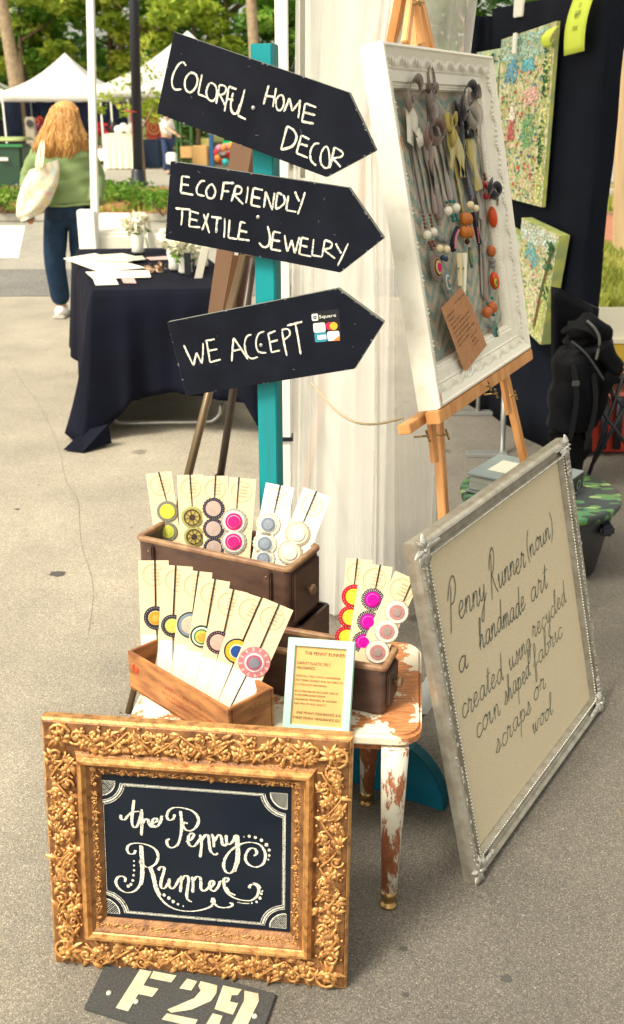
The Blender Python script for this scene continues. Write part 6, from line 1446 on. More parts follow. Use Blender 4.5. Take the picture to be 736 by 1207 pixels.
b = MB(); b.box(MF.p(MWd/2, MH/2, -.002), (MWd-.026, MH-.026, .003), MF); sh = b.build('printed_sheet', M['kraft'], t)
b = MB(); b.box(MF.p(MWd/2, MH/2, -.009), (MWd-.004, MH-.004, .005), MF); b.build('backing', M['black_metal'], t)
b = MB(); iw = MWd-.034; ih = MH-.034; x0 = .017; 
LT = [(.90, .28, 'THE PENNY RUNNER', .052, .80), (.77, .04, 'DAINTY ELASTIC FELT', .045, .66), (.71, .04, 'HEADBANDS', .045, .36),
      (.61, .03, 'ESPECIALLY FELT WOOL HANDMADE', .03, .88), (.555, .03, 'FELT EMBROIDERED AND SECURED TO', .03, .94), (.50, .03, 'A 1CM ELASTIC HEADBAND.', .03, .64),
      (.415, .03, 'EACH HEADBAND INCLUDES ONE OF', .03, .86), (.365, .03, 'A KIND EMBROIDERED DESIGNS.', .03, .62), (.31, .03, 'HEADBAND MEASURES 18" AROUND', .03, .84), (.255, .03, 'AND WILL FIT MOST ADULTS.', .03, .64),
      (.135, .08, 'ONE PENNY HEADBANDS $18', .04, .88), (.07, .02, 'THREE PENNY HEADBANDS $22', .04, .94)]
for (v_, u_, s_, sz, wd_) in LT: text_mb(b, s_, MF.p(x0+iw*min(u_, .98-wd_), x0+ih*v_, .0002), MF.U, MF.V, sz*ih*1.25, width=iw*wd_)
b.build('print', M['ink_dark'], sh)

# ---------------------------------------------------------------- teal signpost and arrow boards
AN = R(17)
PU = V((math.cos(AN), -math.sin(AN), 0)); PN = V((-math.sin(AN), -math.cos(AN), 0))
pc = atY(312, 52, 2.25); px_, py_ = pc.x, 2.25; PH = atY(312, 52, 2.25).z
t = thing('signpost', 'square teal painted wooden post carrying three arrow boards', 'post', (px_, py_, 0))
SPF = Frame((px_, py_, 0), PU, N=PN)
lowx = atY(320, 560, 2.25).x
b = MB(); hw_ = .0225; d0 = V((lowx-px_, 0, 0)); zt_ = atY(320, 560, 2.25).z
sh_ = d0*(PH/(PH-zt_))      # slight lean of the post
b.quadbox([V((px_, py_, 0))+sh_+PU*x*hw_-PN*y*hw_ for x, y in ((-1, -1), (1, -1), (1, 1), (-1, 1))], [V((px_, py_, PH))+PU*x*hw_-PN*y*hw_ for x, y in ((-1, -1), (1, -1), (1, 1), (-1, 1))])
b.build('post', M['teal'], t, bevel=.002)
for dirv, nm in ((V((.906, -.423, 0)), 0), (V((.423, .906, 0)), 1)):
    ee = gp(523, 957); c0 = V((ee.x, ee.y, 0)); pb = V((px_, py_, 0))+sh_; dv = (c0-pb) if nm == 0 else dirv*.4
    L_ = dv.length; dv = dv.normalized(); F = Frame(c0 if nm == 0 else pb+dv*L_, dv, Vv=(0, 0, 1)); rd = .165; pts = []
    for k in range(11): a = R(90*k/10); pts.append((-rd+rd*math.cos(a), rd*math.sin(a)))
    pts += [(-L_-(.38 if nm == 0 else .3)+rd-rd*math.sin(R(9*k)), rd*math.cos(R(9*k))) for k in range(0, 11)]
    b = MB(); b.extrude([F.p(x, y, .0) for x, y in pts], F.N*-.038); b.build('foot_board', M['teal_dark'], t, bevel=.002)
SN = []
def signbody(pts, label, yoff, alpha=15, th=.019):
    a = R(alpha); Uv = V((math.cos(a), -math.sin(a), 0)); Nv = V((-math.sin(a), -math.cos(a), 0))
    O = V((px_, py_, 1.2))+PN*(hw_+th+.001+yoff); F = Frame(O, Uv, N=Nv)
    t = thing('arrow_sign', label, 'sign', F.px(*pts[0])*0+V((O.x, O.y, F.px(*pts[3]).z)))
    front = [F.px(*p) for p in pts]
    b = MB(); b.extrude([p-F.N*.0012 for p in front], -F.N*(th-.0012)); b.build('board', M['edge'], t, bevel=.001)
    b = MB(); c = sum(front, V())/len(front); b.extrude([c+(p-c)*.9955 for p in front], -F.N*.0022); fb = b.build('painted_face', M['black'], t)
    return t, F, fb
def chalk(F, fb, strokes, sc, off, w_=.0042):
    b = MB(); r = random.Random(len(strokes))
    for st_ in strokes:
        pts = [F.px(off[0]+x/sc, off[1]+y/sc, .0005) for x, y in st_]
        if len(pts) > 2 and st_[0] == st_[-1]: pts = catmull(pts[:-1], 5, True)+[pts[0]]; b.ribbon(pts, w_*r.uniform(.85, 1.1), F.N, False, jit=.2)
        else:
            # short chalk strokes wobble a little
            b.ribbon(pts if len(pts) > 2 else [pts[0], pts[0].lerp(pts[1], .5)+F.U*r.uniform(-.0008, .0008), pts[1]], w_*r.uniform(.85, 1.12), F.N, len(pts) != 2 or True, k=4, jit=.22)
    return b
s1, F1, fb1 = signbody([(184.5, 133.5), (385, 209), (443.5, 177.5), (411.5, 109), (205, 37.5)], 'black arrow board reading COLORFUL HOME DECOR, topmost on the teal post', .012)
st1 = [[(97, 190), (88, 180), (74, 188), (60, 215), (56, 240), (64, 258), (84, 258)], [(107, 212), (94, 232), (96, 258), (110, 267), (125, 252), (130, 228), (122, 213), (107, 212)],
 [(143, 215), (136, 250), (132, 272)], [(132, 272), (160, 283)], [(167, 240), (156, 262), (160, 284), (174, 292), (185, 276), (183, 250), (167, 240)],
 [(193, 246), (184, 300)], [(193, 246), (208, 248), (213, 260), (205, 272), (190, 274)], [(194, 274), (212, 308)], [(221, 250), (208, 322)], [(221, 250), (243, 258)], [(214, 285), (234, 290)],
 [(233, 268), (226, 305), (232, 326), (244, 326), (253, 300)], [(267, 258), (247, 334)], [(247, 334), (270, 345)]]
def scuffs(F, fb, pts, seed, n=8):
    r = random.Random(seed); c = [F.uv(*p) for p in pts]; us = [p[0] for p in c]; vs_ = [p[1] for p in c]; b = MB()
    def inside(x, y):
        k = False
        for i in range(len(c)):
            (x1, y1), (x2, y2) = c[i], c[i-1]
            if (y1 > y) != (y2 > y) and x < (x2-x1)*(y-y1)/(y2-y1)+x1: k = not k
        return k
    m = 0
    while m < n:
        u, v_ = r.uniform(min(us), max(us)), r.uniform(min(vs_), max(vs_)); a = r.uniform(0, 3.1); l = r.uniform(.001, .009)*r.random()**.5+.001
        if inside(u, v_) and inside(u+math.cos(a)*l, v_+math.sin(a)*l): b.ribbon([F.p(u, v_, .0003), F.p(u+math.cos(a)*l, v_+math.sin(a)*l, .0003)], r.uniform(.0006, .0016), F.N, False); m += 1
    for i in range(len(c)):      # chips along the edge
        (x1, y1), (x2, y2) = c[i], c[i-1]
        for _ in range(5):
            k = r.random(); s_ = r.uniform(.001, .0028); x, y = x1+(x2-x1)*k, y1+(y2-y1)*k; cx, cy = sum(us)/len(us), sum(vs_)/len(vs_); x += (cx-x)*.006; y += (cy-y)*.012
            b.poly([F.p(x+s_*math.cos(j*1.257)*r.uniform(.5, 1.6), y+s_*math.sin(j*1.257)*r.uniform(.4, 1), .0003) for j in range(5)])
    b.build('scuff_marks', c_('scuff', (.16, .165, .17), .9), fb, kind='stuff')
def word(F, fb, sts, sc, off, w_=.0042):
    if sts: chalk(F, fb, sts, sc, off, w_).build('chalk_word', M['chalk'], fb)
word(F1, fb1, st1, 2.4533, (180, 0))
st1b = [[(78, 462), (50, 566)], [(118, 478), (100, 580)], [(60, 518), (110, 526)], [(142, 515), (118, 542), (122, 588), (140, 598), (158, 572), (158, 530), (142, 515)], [(190, 532), (160, 606)], [(190, 532), (206, 602)], [(206, 602), (250, 542)], [(250, 542), (238, 642)],
 [(275, 560), (257, 658)], [(275, 560), (336, 582)], [(268, 608), (330, 624)], [(257, 658), (322, 670)], [(178, 684), (144, 812)], [(178, 684), (212, 705), (229, 745), (206, 792), (146, 812)],
 [(256, 732), (228, 830)], [(256, 734), (300, 756)], [(244, 778), (290, 792)], [(228, 830), (290, 856)], [(352, 778), (325, 782), (304, 822), (308, 870), (336, 898)], [(385, 795), (362, 832), (360, 880), (378, 907), (400, 908), (408, 870), (402, 812), (385, 795)],
 [(434, 798), (408, 912)], [(434, 798), (478, 826), (470, 850), (424, 858)], [(424, 858), (468, 906)]]
word(F1, fb1, st1b[:12], 4.6, (300, 0)); word(F1, fb1, st1b[12:], 4.6, (300, 0))
s2, F2, fb2 = signbody([(194.5, 281.5), (401, 321.5), (452.5, 281), (411.5, 221.5), (201, 190)], 'black arrow board reading ECO FRIENDLY TEXTILE JEWELRY, middle one on the post', .0)
st2 = [[(85, 68), (81, 115)], [(85, 68), (108, 71)], [(83, 91), (105, 94)], [(81, 115), (118, 122)], [(152, 82), (140, 83), (128, 102), (131, 120), (151, 125)], [(168, 92), (156, 108), (159, 128), (174, 131), (182, 113), (176, 96), (168, 92)],
 [(206, 86), (198, 136)], [(203, 87), (236, 88)], [(200, 110), (222, 112)], [(241, 95), (228, 141)], [(241, 95), (257, 102), (254, 117), (236, 121)], [(236, 121), (262, 149)], [(276, 98), (270, 146)], [(292, 102), (285, 151)], [(292, 102), (319, 108)], [(289, 127), (312, 132)], [(285, 151), (312, 157)],
 [(328, 112), (322, 159)], [(328, 112), (346, 166)], [(346, 166), (353, 115)], [(362, 115), (356, 163)], [(362, 115), (380, 126), (380, 148), (357, 164)], [(393, 124), (387, 166)], [(387, 166), (416, 171)], [(412, 112), (425, 141)], [(441, 114), (420, 178)],
 [(333, 212), (340, 245), (335, 268), (321, 273), (308, 260)], [(350, 228), (342, 279)], [(350, 228), (371, 232)], [(346, 252), (369, 256)], [(342, 279), (372, 284)], [(382, 238), (390, 286)], [(390, 286), (402, 252)], [(402, 252), (412, 291)], [(412, 291), (425, 243)],
 [(431, 245), (424, 293)], [(431, 245), (451, 250)], [(428, 268), (448, 272)], [(424, 293), (459, 300)], [(466, 250), (461, 296)], [(461, 296), (490, 301)], [(498, 252), (490, 301)], [(498, 252), (518, 261), (514, 275), (494, 279)], [(494, 279), (528, 306)], [(530, 262), (546, 291)], [(566, 262), (535, 327)]]
word(F2, fb2, st2[:6], 2.4533, (180, 180)); word(F2, fb2, st2[6:26], 2.4533, (180, 180)); word(F2, fb2, st2[26:], 2.4533, (180, 180))
st2b = [[(165, 708), (275, 718)], [(215, 712), (207, 832)], [(272, 728), (264, 840)], [(272, 728), (335, 746)], [(268, 785), (325, 796)], [(264, 840), (345, 846)], [(370, 750), (411, 888)], [(405, 745), (358, 866)], [(425, 770), (500, 780)], [(470, 776), (461, 886)], [(522, 780), (517, 922)], [(557, 790), (547, 920)], [(547, 920), (612, 932)], [(637, 806), (618, 930)], [(635, 806), (674, 815)], [(628, 868), (686, 881)], [(618, 930), (702, 941)]]
word(F2, fb2, st2b, 6.133, (180, 130))
s3, F3, fb3 = signbody([(219.5, 467), (418, 435), (452.5, 380), (398, 340), (197, 380)], 'black arrow board reading WE ACCEPT with a card sticker, lowest on the post', .006)
st3 = [[(62, 430), (105, 519)], [(105, 519), (118, 462)], [(118, 462), (141, 510)], [(141, 510), (146, 420)], [(160, 410), (176, 505)], [(155, 412), (196, 404)], [(168, 455), (208, 447)], [(176, 505), (222, 492)], [(278, 398), (270, 500)], [(278, 398), (340, 491)], [(274, 456), (316, 446)],
 [(356, 384), (336, 392), (326, 424), (334, 468), (356, 488), (384, 481)], [(411, 370), (386, 382), (375, 420), (386, 458), (420, 463)], [(428, 382), (442, 461)], [(425, 382), (460, 368)], [(434, 418), (470, 408)], [(442, 461), (480, 452)], [(488, 366), (509, 476)], [(486, 364), (514, 360), (522, 385), (495, 408)], [(510, 345), (576, 328)], [(546, 337), (569, 470)]]
word(F3, fb3, st3[:8], 3.68, (200, 290)); word(F3, fb3, st3[8:], 3.68, (200, 290))
for (F, fb, q) in ((F1, s1, (298.8, 127.2)), (F2, s2, (304.5, 256)), (F3, s3, (308, 407))):
    b = MB(); b.lathe([(.0045, 0), (.0045, .001), (.0025, .0022), (.0005, .0024)], F.px(*q, .0), F.N, 12); b.build('screw', M['grey_metal'], fb)
scuffs(F1, fb1, [(184.5, 133.5), (385, 209), (443.5, 177.5), (411.5, 109), (205, 37.5)], 1); scuffs(F2, fb2, [(194.5, 281.5), (401, 321.5), (452.5, 281), (411.5, 221.5), (201, 190)], 2); scuffs(F3, fb3, [(219.5, 467), (418, 435), (452.5, 380), (398, 340), (197, 380)], 3, 13)
# card-payment sticker (flat print)
def S3(x, y, n=.0008): return F3.px(355+x/13.38, 360+y/13.38, n)
stk = MB(); stk.poly([S3(160, 105), (S3(600, 55)), (S3(640, 560)), (S3(215, 600))]); sk = stk.build('payment_sticker', c_('sticker_black', (.012, .014, .02), .25), s3)
def rq(cx, cy, w_, h_, ang, col, nm, n, rad=.18):
    pts = []; a_ = R(ang); 
    for (sx, sy) in ((1, 1), (-1, 1), (-1, -1), (1, -1)):
        for k in range(4):
            an = {(1, 1): 0, (-1, 1): 90, (-1, -1): 180, (1, -1): 270}[(sx, sy)]+30*k; rd = rad*min(w_, h_)
            x = sx*(w_/2-rd)+rd*math.cos(R(an)); y = sy*(h_/2-rd)+rd*math.sin(R(an)); pts.append(S3(cx+x*math.cos(a_)-y*math.sin(a_), cy+x*math.sin(a_)+y*math.cos(a_), n))
    b = MB(); b.poly(pts); b.build('sticker_print', c_(nm, col, .4), sk)
rq(220, 187, 100, 110, -5, (.86, .85, .78), 'st_white', .0012); rq(220, 187, 52, 54, -5, (.02, .02, .03), 'st_black', .0014); rq(220, 187, 18, 18, -5, (.86, .85, .78), 'st_white', .0016)
tU = (S3(550, 150)-S3(285, 178)).normalized(); tV = F3.N.cross(tU).normalized()
b = MB(); text_mb(b, 'Square', S3(285, 205, .0013), tU, tV, .0098, width=(S3(550, 150)-S3(285, 178)).length); b.build('sticker_print', c_('st_white', (.86, .85, .78)), sk)
rq(290, 350, 190, 150, -5, (.84, .80, .64), 'st_cream', .0012); b = MB(); text_mb(b, 'VISA', S3(232, 378, .0014), tU, tV, .0075, width=.0155); b.build('sticker_print', c_('st_grey', (.32, .30, .27)), sk)
for (cx, col, nm, n) in ((450, (.55, .02, .08), 'st_red', .0012), (515, (.82, .42, .04), 'st_yellow', .0014)):
    b = MB(); b.poly([S3(cx+62*math.cos(k*.3927), 325+62*math.sin(k*.3927), n) for k in range(16)]); b.build('sticker_print', c_(nm, col, .4), sk)
rq(312, 500, 190, 150, -5, (.03, .26, .38), 'st_blue', .0012); rq(330, 500, 140, 70, -5, (.72, .78, .70), 'st_pale', .0014)
rq(512, 480, 190, 150, -5, (.86, .84, .74), 'st_white2', .0012); b = MB(); b.poly([S3(612, 470, .0014), S3(612, 555, .0014), S3(500, 560, .0014)]); b.build('sticker_print', c_('st_orange', (.72, .2, .03), .4), sk)

# ---------------------------------------------------------------- silver frame with handwriting on linen
sBL, sBR = gp(554, 1041), gp(705, 832)
SF, SW, SH = fit(sBL, sBR, (483, 640), (661, 517))
t = thing('picture_frame', 'large silver frame with green handwriting on beige linen, leaning at the right', 'frame', (sBL+sBR)/2)
rails(SF, SW, SH, [(0, .002), (.002, .012), (.007, .019), (.012, .021), (.016, .017), (.019, .010), (.024, .0075), (.034, .0075), (.038, .013), (.042, .0145), (.046, .006), (.048, .001)], M['silver'], t, closed_back=-.014)
b = MB(); b.box(SF.p(SW/2, SH/2, -.003), (SW-.09, SH-.09, .004), SF); ln_ = b.build('linen_panel', M['linen'], t)
b = MB(); b.box(SF.p(SW/2, SH/2, -.016), (SW-.02, SH-.02, .006), SF); b.build('backing', M['silver'], t)
for i in range(4):
    b = MB(); cs_ = [(.041, .041), (SW-.041, .041), (SW-.041, SH-.041), (.041, SH-.041)]; a, c = cs_[i], cs_[(i+1) % 4]; L_ = math.dist(a, c); n_ = int(L_/.0085)
    for k in range(n_): 
        f = (k+.5)/n_; b.ell(SF.p(a[0]+(c[0]-a[0])*f, a[1]+(c[1]-a[1])*f, .0145), (.0036, .0036, .003), SF, 6, 4)
    b.build('bead_moulding', M['silver_hi'], t, kind='stuff')
r = random.Random(3)
for i in (1, 3):         # raised leaf trail on the upright rails
    b = MB(); x = SW-.014 if i == 1 else .014
    for k in range(64):
        v_ = .05+(SH-.1)*k/63; leaf3(b, SF, x+r.uniform(-.004, .004), v_, math.pi/2+r.choice((-.6, .6))+r.uniform(-.2, .2), .013, .0035, .004, .017, r.uniform(-.3, .3))
    b.build('leaf_trail', M['silver_hi'], t, kind='stuff')
for (cu, cv, sx, sy) in ((0, 0, 1, 1), (SW, 0, -1, 1), (SW, SH, -1, -1), (0, SH, 1, -1)):
    b = MB(); r = random.Random(int(cu*10+cv*7))
    c = (cu+sx*.022, cv+sy*.022)
    for j in range(7): a_ = j*.9+.3; leaf3(b, SF, c[0], c[1], a_, .034, .009, .012, .014, r.uniform(-.4, .4))
    for k in range(4):
        leaf3(b, SF, c[0]+sx*(.018+.013*k), c[1]-sy*.004, 0 if sx > 0 else math.pi, .022, .009-.001*k, .009, .014, .3*sy)
        leaf3(b, SF, c[0]-sx*.004, c[1]+sy*(.018+.013*k), sy*math.pi/2, .022, .009-.001*k, .009, .014, .3*sx)
    scroll(b, SF, c[0]+sx*.02, c[1]+sy*.004, .009, r.random()*6, 1.2, 1, .0022, .014); scroll(b, SF, c[0]+sx*.004, c[1]+sy*.02, .009, r.random()*6, 1.2, -1, .0022, .014)
    b.ell(SF.p(c[0], c[1], .021), (.006, .006, .005), SF, 8, 5); b.build('corner_ornament', M['silver_hi'], t)
# single-stroke handwriting
GL = {
 'a': ([[(.85, .9), (.5, 1), (.15, .65), (.2, .15), (.5, .02), (.78, .4), (.88, .95), (.84, .3), (1.0, .02), (1.25, .25)]], 1.25),
 'b': ([[(0, .2), (.3, 1.3), (.4, 2.2), (.2, 2.2), (.15, 1), (.2, .1), (.6, .05), (.8, .5), (.6, .9), (.9, .8), (1.1, .9)]], 1.1),
 'c': ([[(.8, .8), (.5, 1), (.15, .6), (.25, .1), (.6, 0), (1.0, .3)]], 1.0),
 'd': ([[(.85, .9), (.5, 1), (.15, .6), (.2, .1), (.5, .02), (.8, .6), (.95, 2.2), (.88, .5), (1.05, .02), (1.25, .25)]], 1.25),
 'e': ([[(.1, .4), (.6, .6), (.65, .95), (.35, 1), (.12, .5), (.35, .02), (.7, .05), (1.0, .4)]], 1.0),
 'f': ([[(0, .2), (.45, 1.5), (.4, 2.2), (.2, 1.8), (.25, .3), (.15, -1.1), (.4, -.9), (.35, .1), (.8, .4)]], .8),
 'g': ([[(.85, .9), (.5, 1), (.15, .6), (.25, .1), (.55, .1), (.85, .9), (.8, -.4), (.5, -1.1), (.25, -.7), (.9, .1), (1.2, .4)]], 1.2),
 'h': ([[(0, .3), (.3, 1.6), (.35, 2.2), (.15, 2), (.12, 0)], [(.12, .3), (.4, 1), (.65, .8), (.65, .15), (.85, 0), (1.1, .3)]], 1.1),
 'i': ([[(0, .4), (.2, 1), (.2, .15), (.4, 0), (.65, .3)], [(.22, 1.45), (.26, 1.52)]], .65),
 'l': ([[(0, .3), (.35, 1.7), (.3, 2.2), (.12, 1.8), (.12, .3), (.3, 0), (.6, .3)]], .6),
 'm': ([[(0, .4), (.15, 1), (.15, 0)], [(.15, .5), (.4, 1), (.55, .8), (.55, 0)], [(.55, .5), (.8, 1), (.98, .8), (1.0, .15), (1.2, 0), (1.4, .3)]], 1.4),
 'n': ([[(0, .4), (.15, 1), (.15, 0)], [(.15, .5), (.45, 1), (.65, .8), (.65, .15), (.85, 0), (1.05, .3)]], 1.05),
 'o': ([[(.5, 1), (.12, .6), (.2, .1), (.5, 0), (.8, .4), (.7, .9), (.5, 1), (.75, .8), (1.05, .9)]], 1.05),
 'p': ([[(0, .5), (.2, 1.1), (.1, 0), (.0, -1.2)], [(.15, .6), (.5, 1), (.8, .6), (.6, .1), (.2, .1)], [(.6, .1), (1.1, .4)]], 1.1),
 'r': ([[(0, .2), (.22, 1.2), (.3, .95), (.62, .95), (.52, .5), (.52, .12), (.7, 0), (.95, .3)]], .95),
 's': ([[(0, .1), (.4, .6), (.45, 1.1), (.7, .5), (.5, 0), (.15, .1)], [(.5, 0), (.95, .3)]], .95),
 't': ([[(0, .3), (.35, 1.3), (.4, 1.9), (.3, .5), (.45, 0), (.75, .3)], [(0, 1.35), (.8, 1.45)]], .75),
 'u': ([[(0, .5), (.15, 1), (.15, .2), (.4, 0), (.7, .5), (.75, 1), (.75, .2), (.95, 0), (1.15, .3)]], 1.15),
 'w': ([[(0, .5), (.12, 1), (.15, .15), (.4, .05), (.55, .9), (.6, .15), (.85, .05), (1.05, .9), (1.3, .8)]], 1.3),
 'y': ([[(0, .5), (.12, 1), (.15, .3), (.4, .1), (.7, .6), (.75, 1), (.7, -.2), (.5, -1.2), (.25, -.9), (.8, .0), (1.1, .4)]], 1.1),
 'P': ([[(.25, 2.2), (.15, 1), (.05, -.6)], [(-.25, 1.4), (.1, 2.4), (.6, 2.7), (.9, 2.0), (.6, 1.2), (.15, 1.1)]], 1.15),
 'R': ([[(.25, 2.6), (.15, 1), (.05, -.5)], [(-.2, 1.6), (.1, 2.6), (.55, 2.9), (.75, 2.2), (.5, 1.4), (.15, 1.1)], [(.3, 1.1), (.7, .3), (1.2, -.3)]], 1.2),
 '(': ([[(.45, 2.2), (.1, 1.2), (.15, .2), (.4, -.5)]], .6), ')': ([[(.1, 2.2), (.45, 1.4), (.4, .2), (.1, -.4)]], .6),
 ':': ([[(.2, .9), (.24, 1.0)], [(.2, .2), (.24, .3)]], .5), '.': ([[(.15, .05), (.2, .12)]], .4), ' ': ([], .75)}
def handwrite(b, F, txt, p0, p1, xh, w_, n=.0006, slant=.18, seed=0):
    u0, v0_ = F.uv(*p0); u1, v1_ = F.uv(*p1); tot = sum(GL[c][1] for c in txt); L_ = math.hypot(u1-u0, v1_-v0_); cx, sy = (u1-u0)/L_, (v1_-v0_)/L_; s_ = L_/tot; x = 0; r = random.Random(seed)
    for c in txt:
        jx, jy = r.uniform(-.06, .06), r.uniform(-.1, .1)
        for st_ in GL[c][0]:
            pts = []
            for (a, h_) in st_:
                X = (x+a+jx)*s_+slant*h_*xh; Y = (h_+jy)*xh; pts.append(F.p(u0+X*cx-Y*sy, v0_+X*sy+Y*cx, n))
            b.ribbon(pts, w_, F.N, True, k=5, jit=.12)
        x += GL[c][1]
HW = [('Penny', (531, 737), (574, 706), .036), ('Runner', (580, 700), (620, 667), .034), ('(noun):', (622, 660), (655, 628), .030),
      ('a', (541, 795), (553, 786), .032), ('handmade', (566, 766), (620, 718), .032), ('art', (626, 712), (646, 693), .032),
      ('created', (545, 850), (594, 800), .030), ('using', (601, 790), (627, 763), .028), ('recycled', (629, 755), (668, 708), .028),
      ('coin', (562, 872), (590, 840), .030), ('shaped', (595, 832), (626, 796), .028), ('fabric', (630, 790), (664, 748), .028),
      ('scraps', (585, 890), (627, 838), .028), ('or', (630, 828), (644, 810), .028), ('wool.', (629, 866), (654, 838), .026)]
for i, (s_, p0, p1, xh) in enumerate(HW): b = MB(); handwrite(b, SF, s_, p0, p1, xh, .0026 if i < 6 else .0022, seed=i); b.build('handwritten_word', M['ink'], ln_)
# tape/dark corner glimpsed behind the opening
# ---------------------------------------------------------------- easel and white jewellery frame
wBL = onp(517, 483, V((0, 2.25, 0)), V((0, -1, 0))); wz_ = wBL.z; wBR = gp(625, 411, wz_)
WF, WW, WH = fit(wBL, wBR, (450, 51), (575.5, 61))
t = thing('jewellery_frame', 'deep white carved frame with necklaces hung over chevron cloth on the easel', 'frame', wBL)
prof = [(0, -.004), (.003, .004), (.008, .005), (.012, .001), (.020, -.002), (.034, -.008), (.044, -.016), (.048, -.014), (.052, -.017), (.074, -.019), (.077, -.024), (.086, -.026), (.088, -.034)]
rails(WF, WW, WH, prof, M['whiteframe'], t, closed_back=-.050)
b_op = .088
def wrelief(i):
    b = MB(); r = random.Random(i); a = [0, math.pi/2, math.pi, -math.pi/2][i]; ca, sa = math.cos(a), math.sin(a); ox, oy = [(0, 0), (WW, 0), (WW, WH), (0, WH)][i]; L_ = [WW, WH, WW, WH][i]
    n_ = int((L_-.06)/.0105)
    for k in range(n_):
        s_ = .03+(L_-.06)*(k+.5)/n_; d = .025+.006*math.sin(k*.9)
        u, v_ = ox+s_*ca-d*sa, oy+s_*sa+d*ca; leaf3(b, WF, u, v_, a+.9+.3*math.sin(k*.9), .018, .004, .003, -.0055, .4)
        if k % 2 == 0: d = .040; u, v_ = ox+s_*ca-d*sa, oy+s_*sa+d*ca; leaf3(b, WF, u, v_, a-.8, .009, .0028, .0022, -.0125, -.3)
        d = .0805; u, v_ = ox+s_*ca-d*sa, oy+s_*sa+d*ca; b.ell(WF.p(u, v_, -.0245), (.0035, .0018, .002), Frame(WF.O, WF.U*ca+WF.V*sa, N=WF.N), 6, 4)
    b.build('leaf_relief', M['whiteframe2'], t, kind='stuff')
for i in range(4): wrelief(i)
b = MB()
for (u, v_) in ((.012, WH*.74), (.016, WH*.735), (.012, .0+.02)): 
    n_ = 7; b.poly([WF.p(u+.009*math.cos(k*.9)*(.4+.3*(k % 2)), v_+.016*math.sin(k*.9), .0062) for k in range(n_)])
b.build('paint_chip', M['pine'], t)
# chevron cloth: two-tone zigzag woven print laid as strips
bk = MB(); bk.box(WF.p(WW/2, WH/2, -.044), (WW-.16, WH-.16, .006), WF); cv = bk.build('backing_cloth', c_('chev_beige', (.52, .44, .33), .9, noise=50, amt=.2), t)
b = MB(); uo0, uo1, vo0, vo1 = b_op, WW-b_op, b_op, WH-b_op; ncol = 8; cw = (uo1-uo0)/ncol; ph_ = .044
for c in range(ncol):
    for k in range(-1, int((vo1-vo0)/ph_)+2):
        sg = 1 if c % 2 else -1; ub = uo0+c*cw; y0 = vo0+k*ph_
        ya, yb_ = (y0, y0+sg*cw*.9) ; hh = ph_*.46
        pts = [(ub, ya if sg > 0 else y0+cw*.9), (ub+cw, (y0+cw*.9) if sg > 0 else y0)]
        q = [(pts[0][0], pts[0][1]), (pts[1][0], pts[1][1]), (pts[1][0], pts[1][1]+hh), (pts[0][0], pts[0][1]+hh)]
        q = [(u, min(max(v_, vo0), vo1)) for u, v_ in q]
        if abs(q[0][1]-q[3][1])+abs(q[1][1]-q[2][1]) > .004: b.poly([WF.p(u, v_, -.0405) for u, v_ in q])
b.build('chevron_print', c_('chev_teal', (.30, .39, .34), .9, noise=60, amt=.3), cv)

# easel
apx = (487, -14); EN = -.085
Pap = WF.px(*apx, EN)
et = thing('easel', 'pine artist easel holding the white jewellery frame', 'easel', gp(523, 740))
def toground(a, c, ext_=0): d = c-a; return a+d*(-a.z/d.z)
def squaretube(name, a, c, wx, wy, m, par, up=None, bev=.002):
    d = (c-a).normalized(); X = WF.U-d*WF.U.dot(d); X.normalize(); Y = d.cross(X)
    b = MB(); b.quadbox([a+X*x*wx/2+Y*y*wy/2 for x, y in ((-1, -1), (1, -1), (1, 1), (-1, 1))], [c+X*x*wx/2+Y*y*wy/2 for x, y in ((-1, -1), (1, -1), (1, 1), (-1, 1))]); return b.build(name, m, par, bevel=bev)
Pn = WF.px(523, 600, EN); Pf = WF.px(613, 525, EN)
g1 = toground(Pap, Pn); g2 = toground(Pap, Pf)
A1 = WF.px(486, -12, EN); 
squaretube('leg', A1+(A1-g1).normalized()*-.0, g1, .026, .022, M['pine'], et); squaretube('leg', Pap+WF.U*.02, g2, .026, .022, M['pine'], et)
sl1 = WF.px(508, 492, EN+.024); sl2 = WF.px(513, 545, EN+.024); squaretube('leg_sleeve', sl1, sl2, .026, .014, M['pine'], et)
sl1 = WF.px(592, 440, EN+.024); sl2 = WF.px(600, 488, EN+.024); squaretube('leg_sleeve', sl1, sl2, .026, .014, M['pine'], et)
Pm = WF.px(488, -14, EN-.015); squaretube('mast', Pm+V((0, 0, .12)), WF.px(512, 470, EN-.004), .022, .018, M['pine'], et) if False else None
rb = gp(345, 655); squaretube('rear_leg', Pap-WF.N*.03, rb, .024, .024, M['pine'], et)
for (a, c) in (((478, 52), (486, -10)), ((498, 52), (488, -10))):
    squaretube('top_brace', WF.px(*a, EN+.02), WF.px(*c, EN+.02), .020, .016, M['pine'], et)
b = MB(); c = WF.px(487, 5, EN+.035); b.lathe([(.004, 0), (.004, .012), (.009, .014), (.009, .018), (.003, .020)], c, WF.N, 10); b.tube([c+WF.N*.018-WF.U*.018, c+WF.N*.02+WF.U*.018], .003, 6); b.build('wing_nut', M['brass'], et)
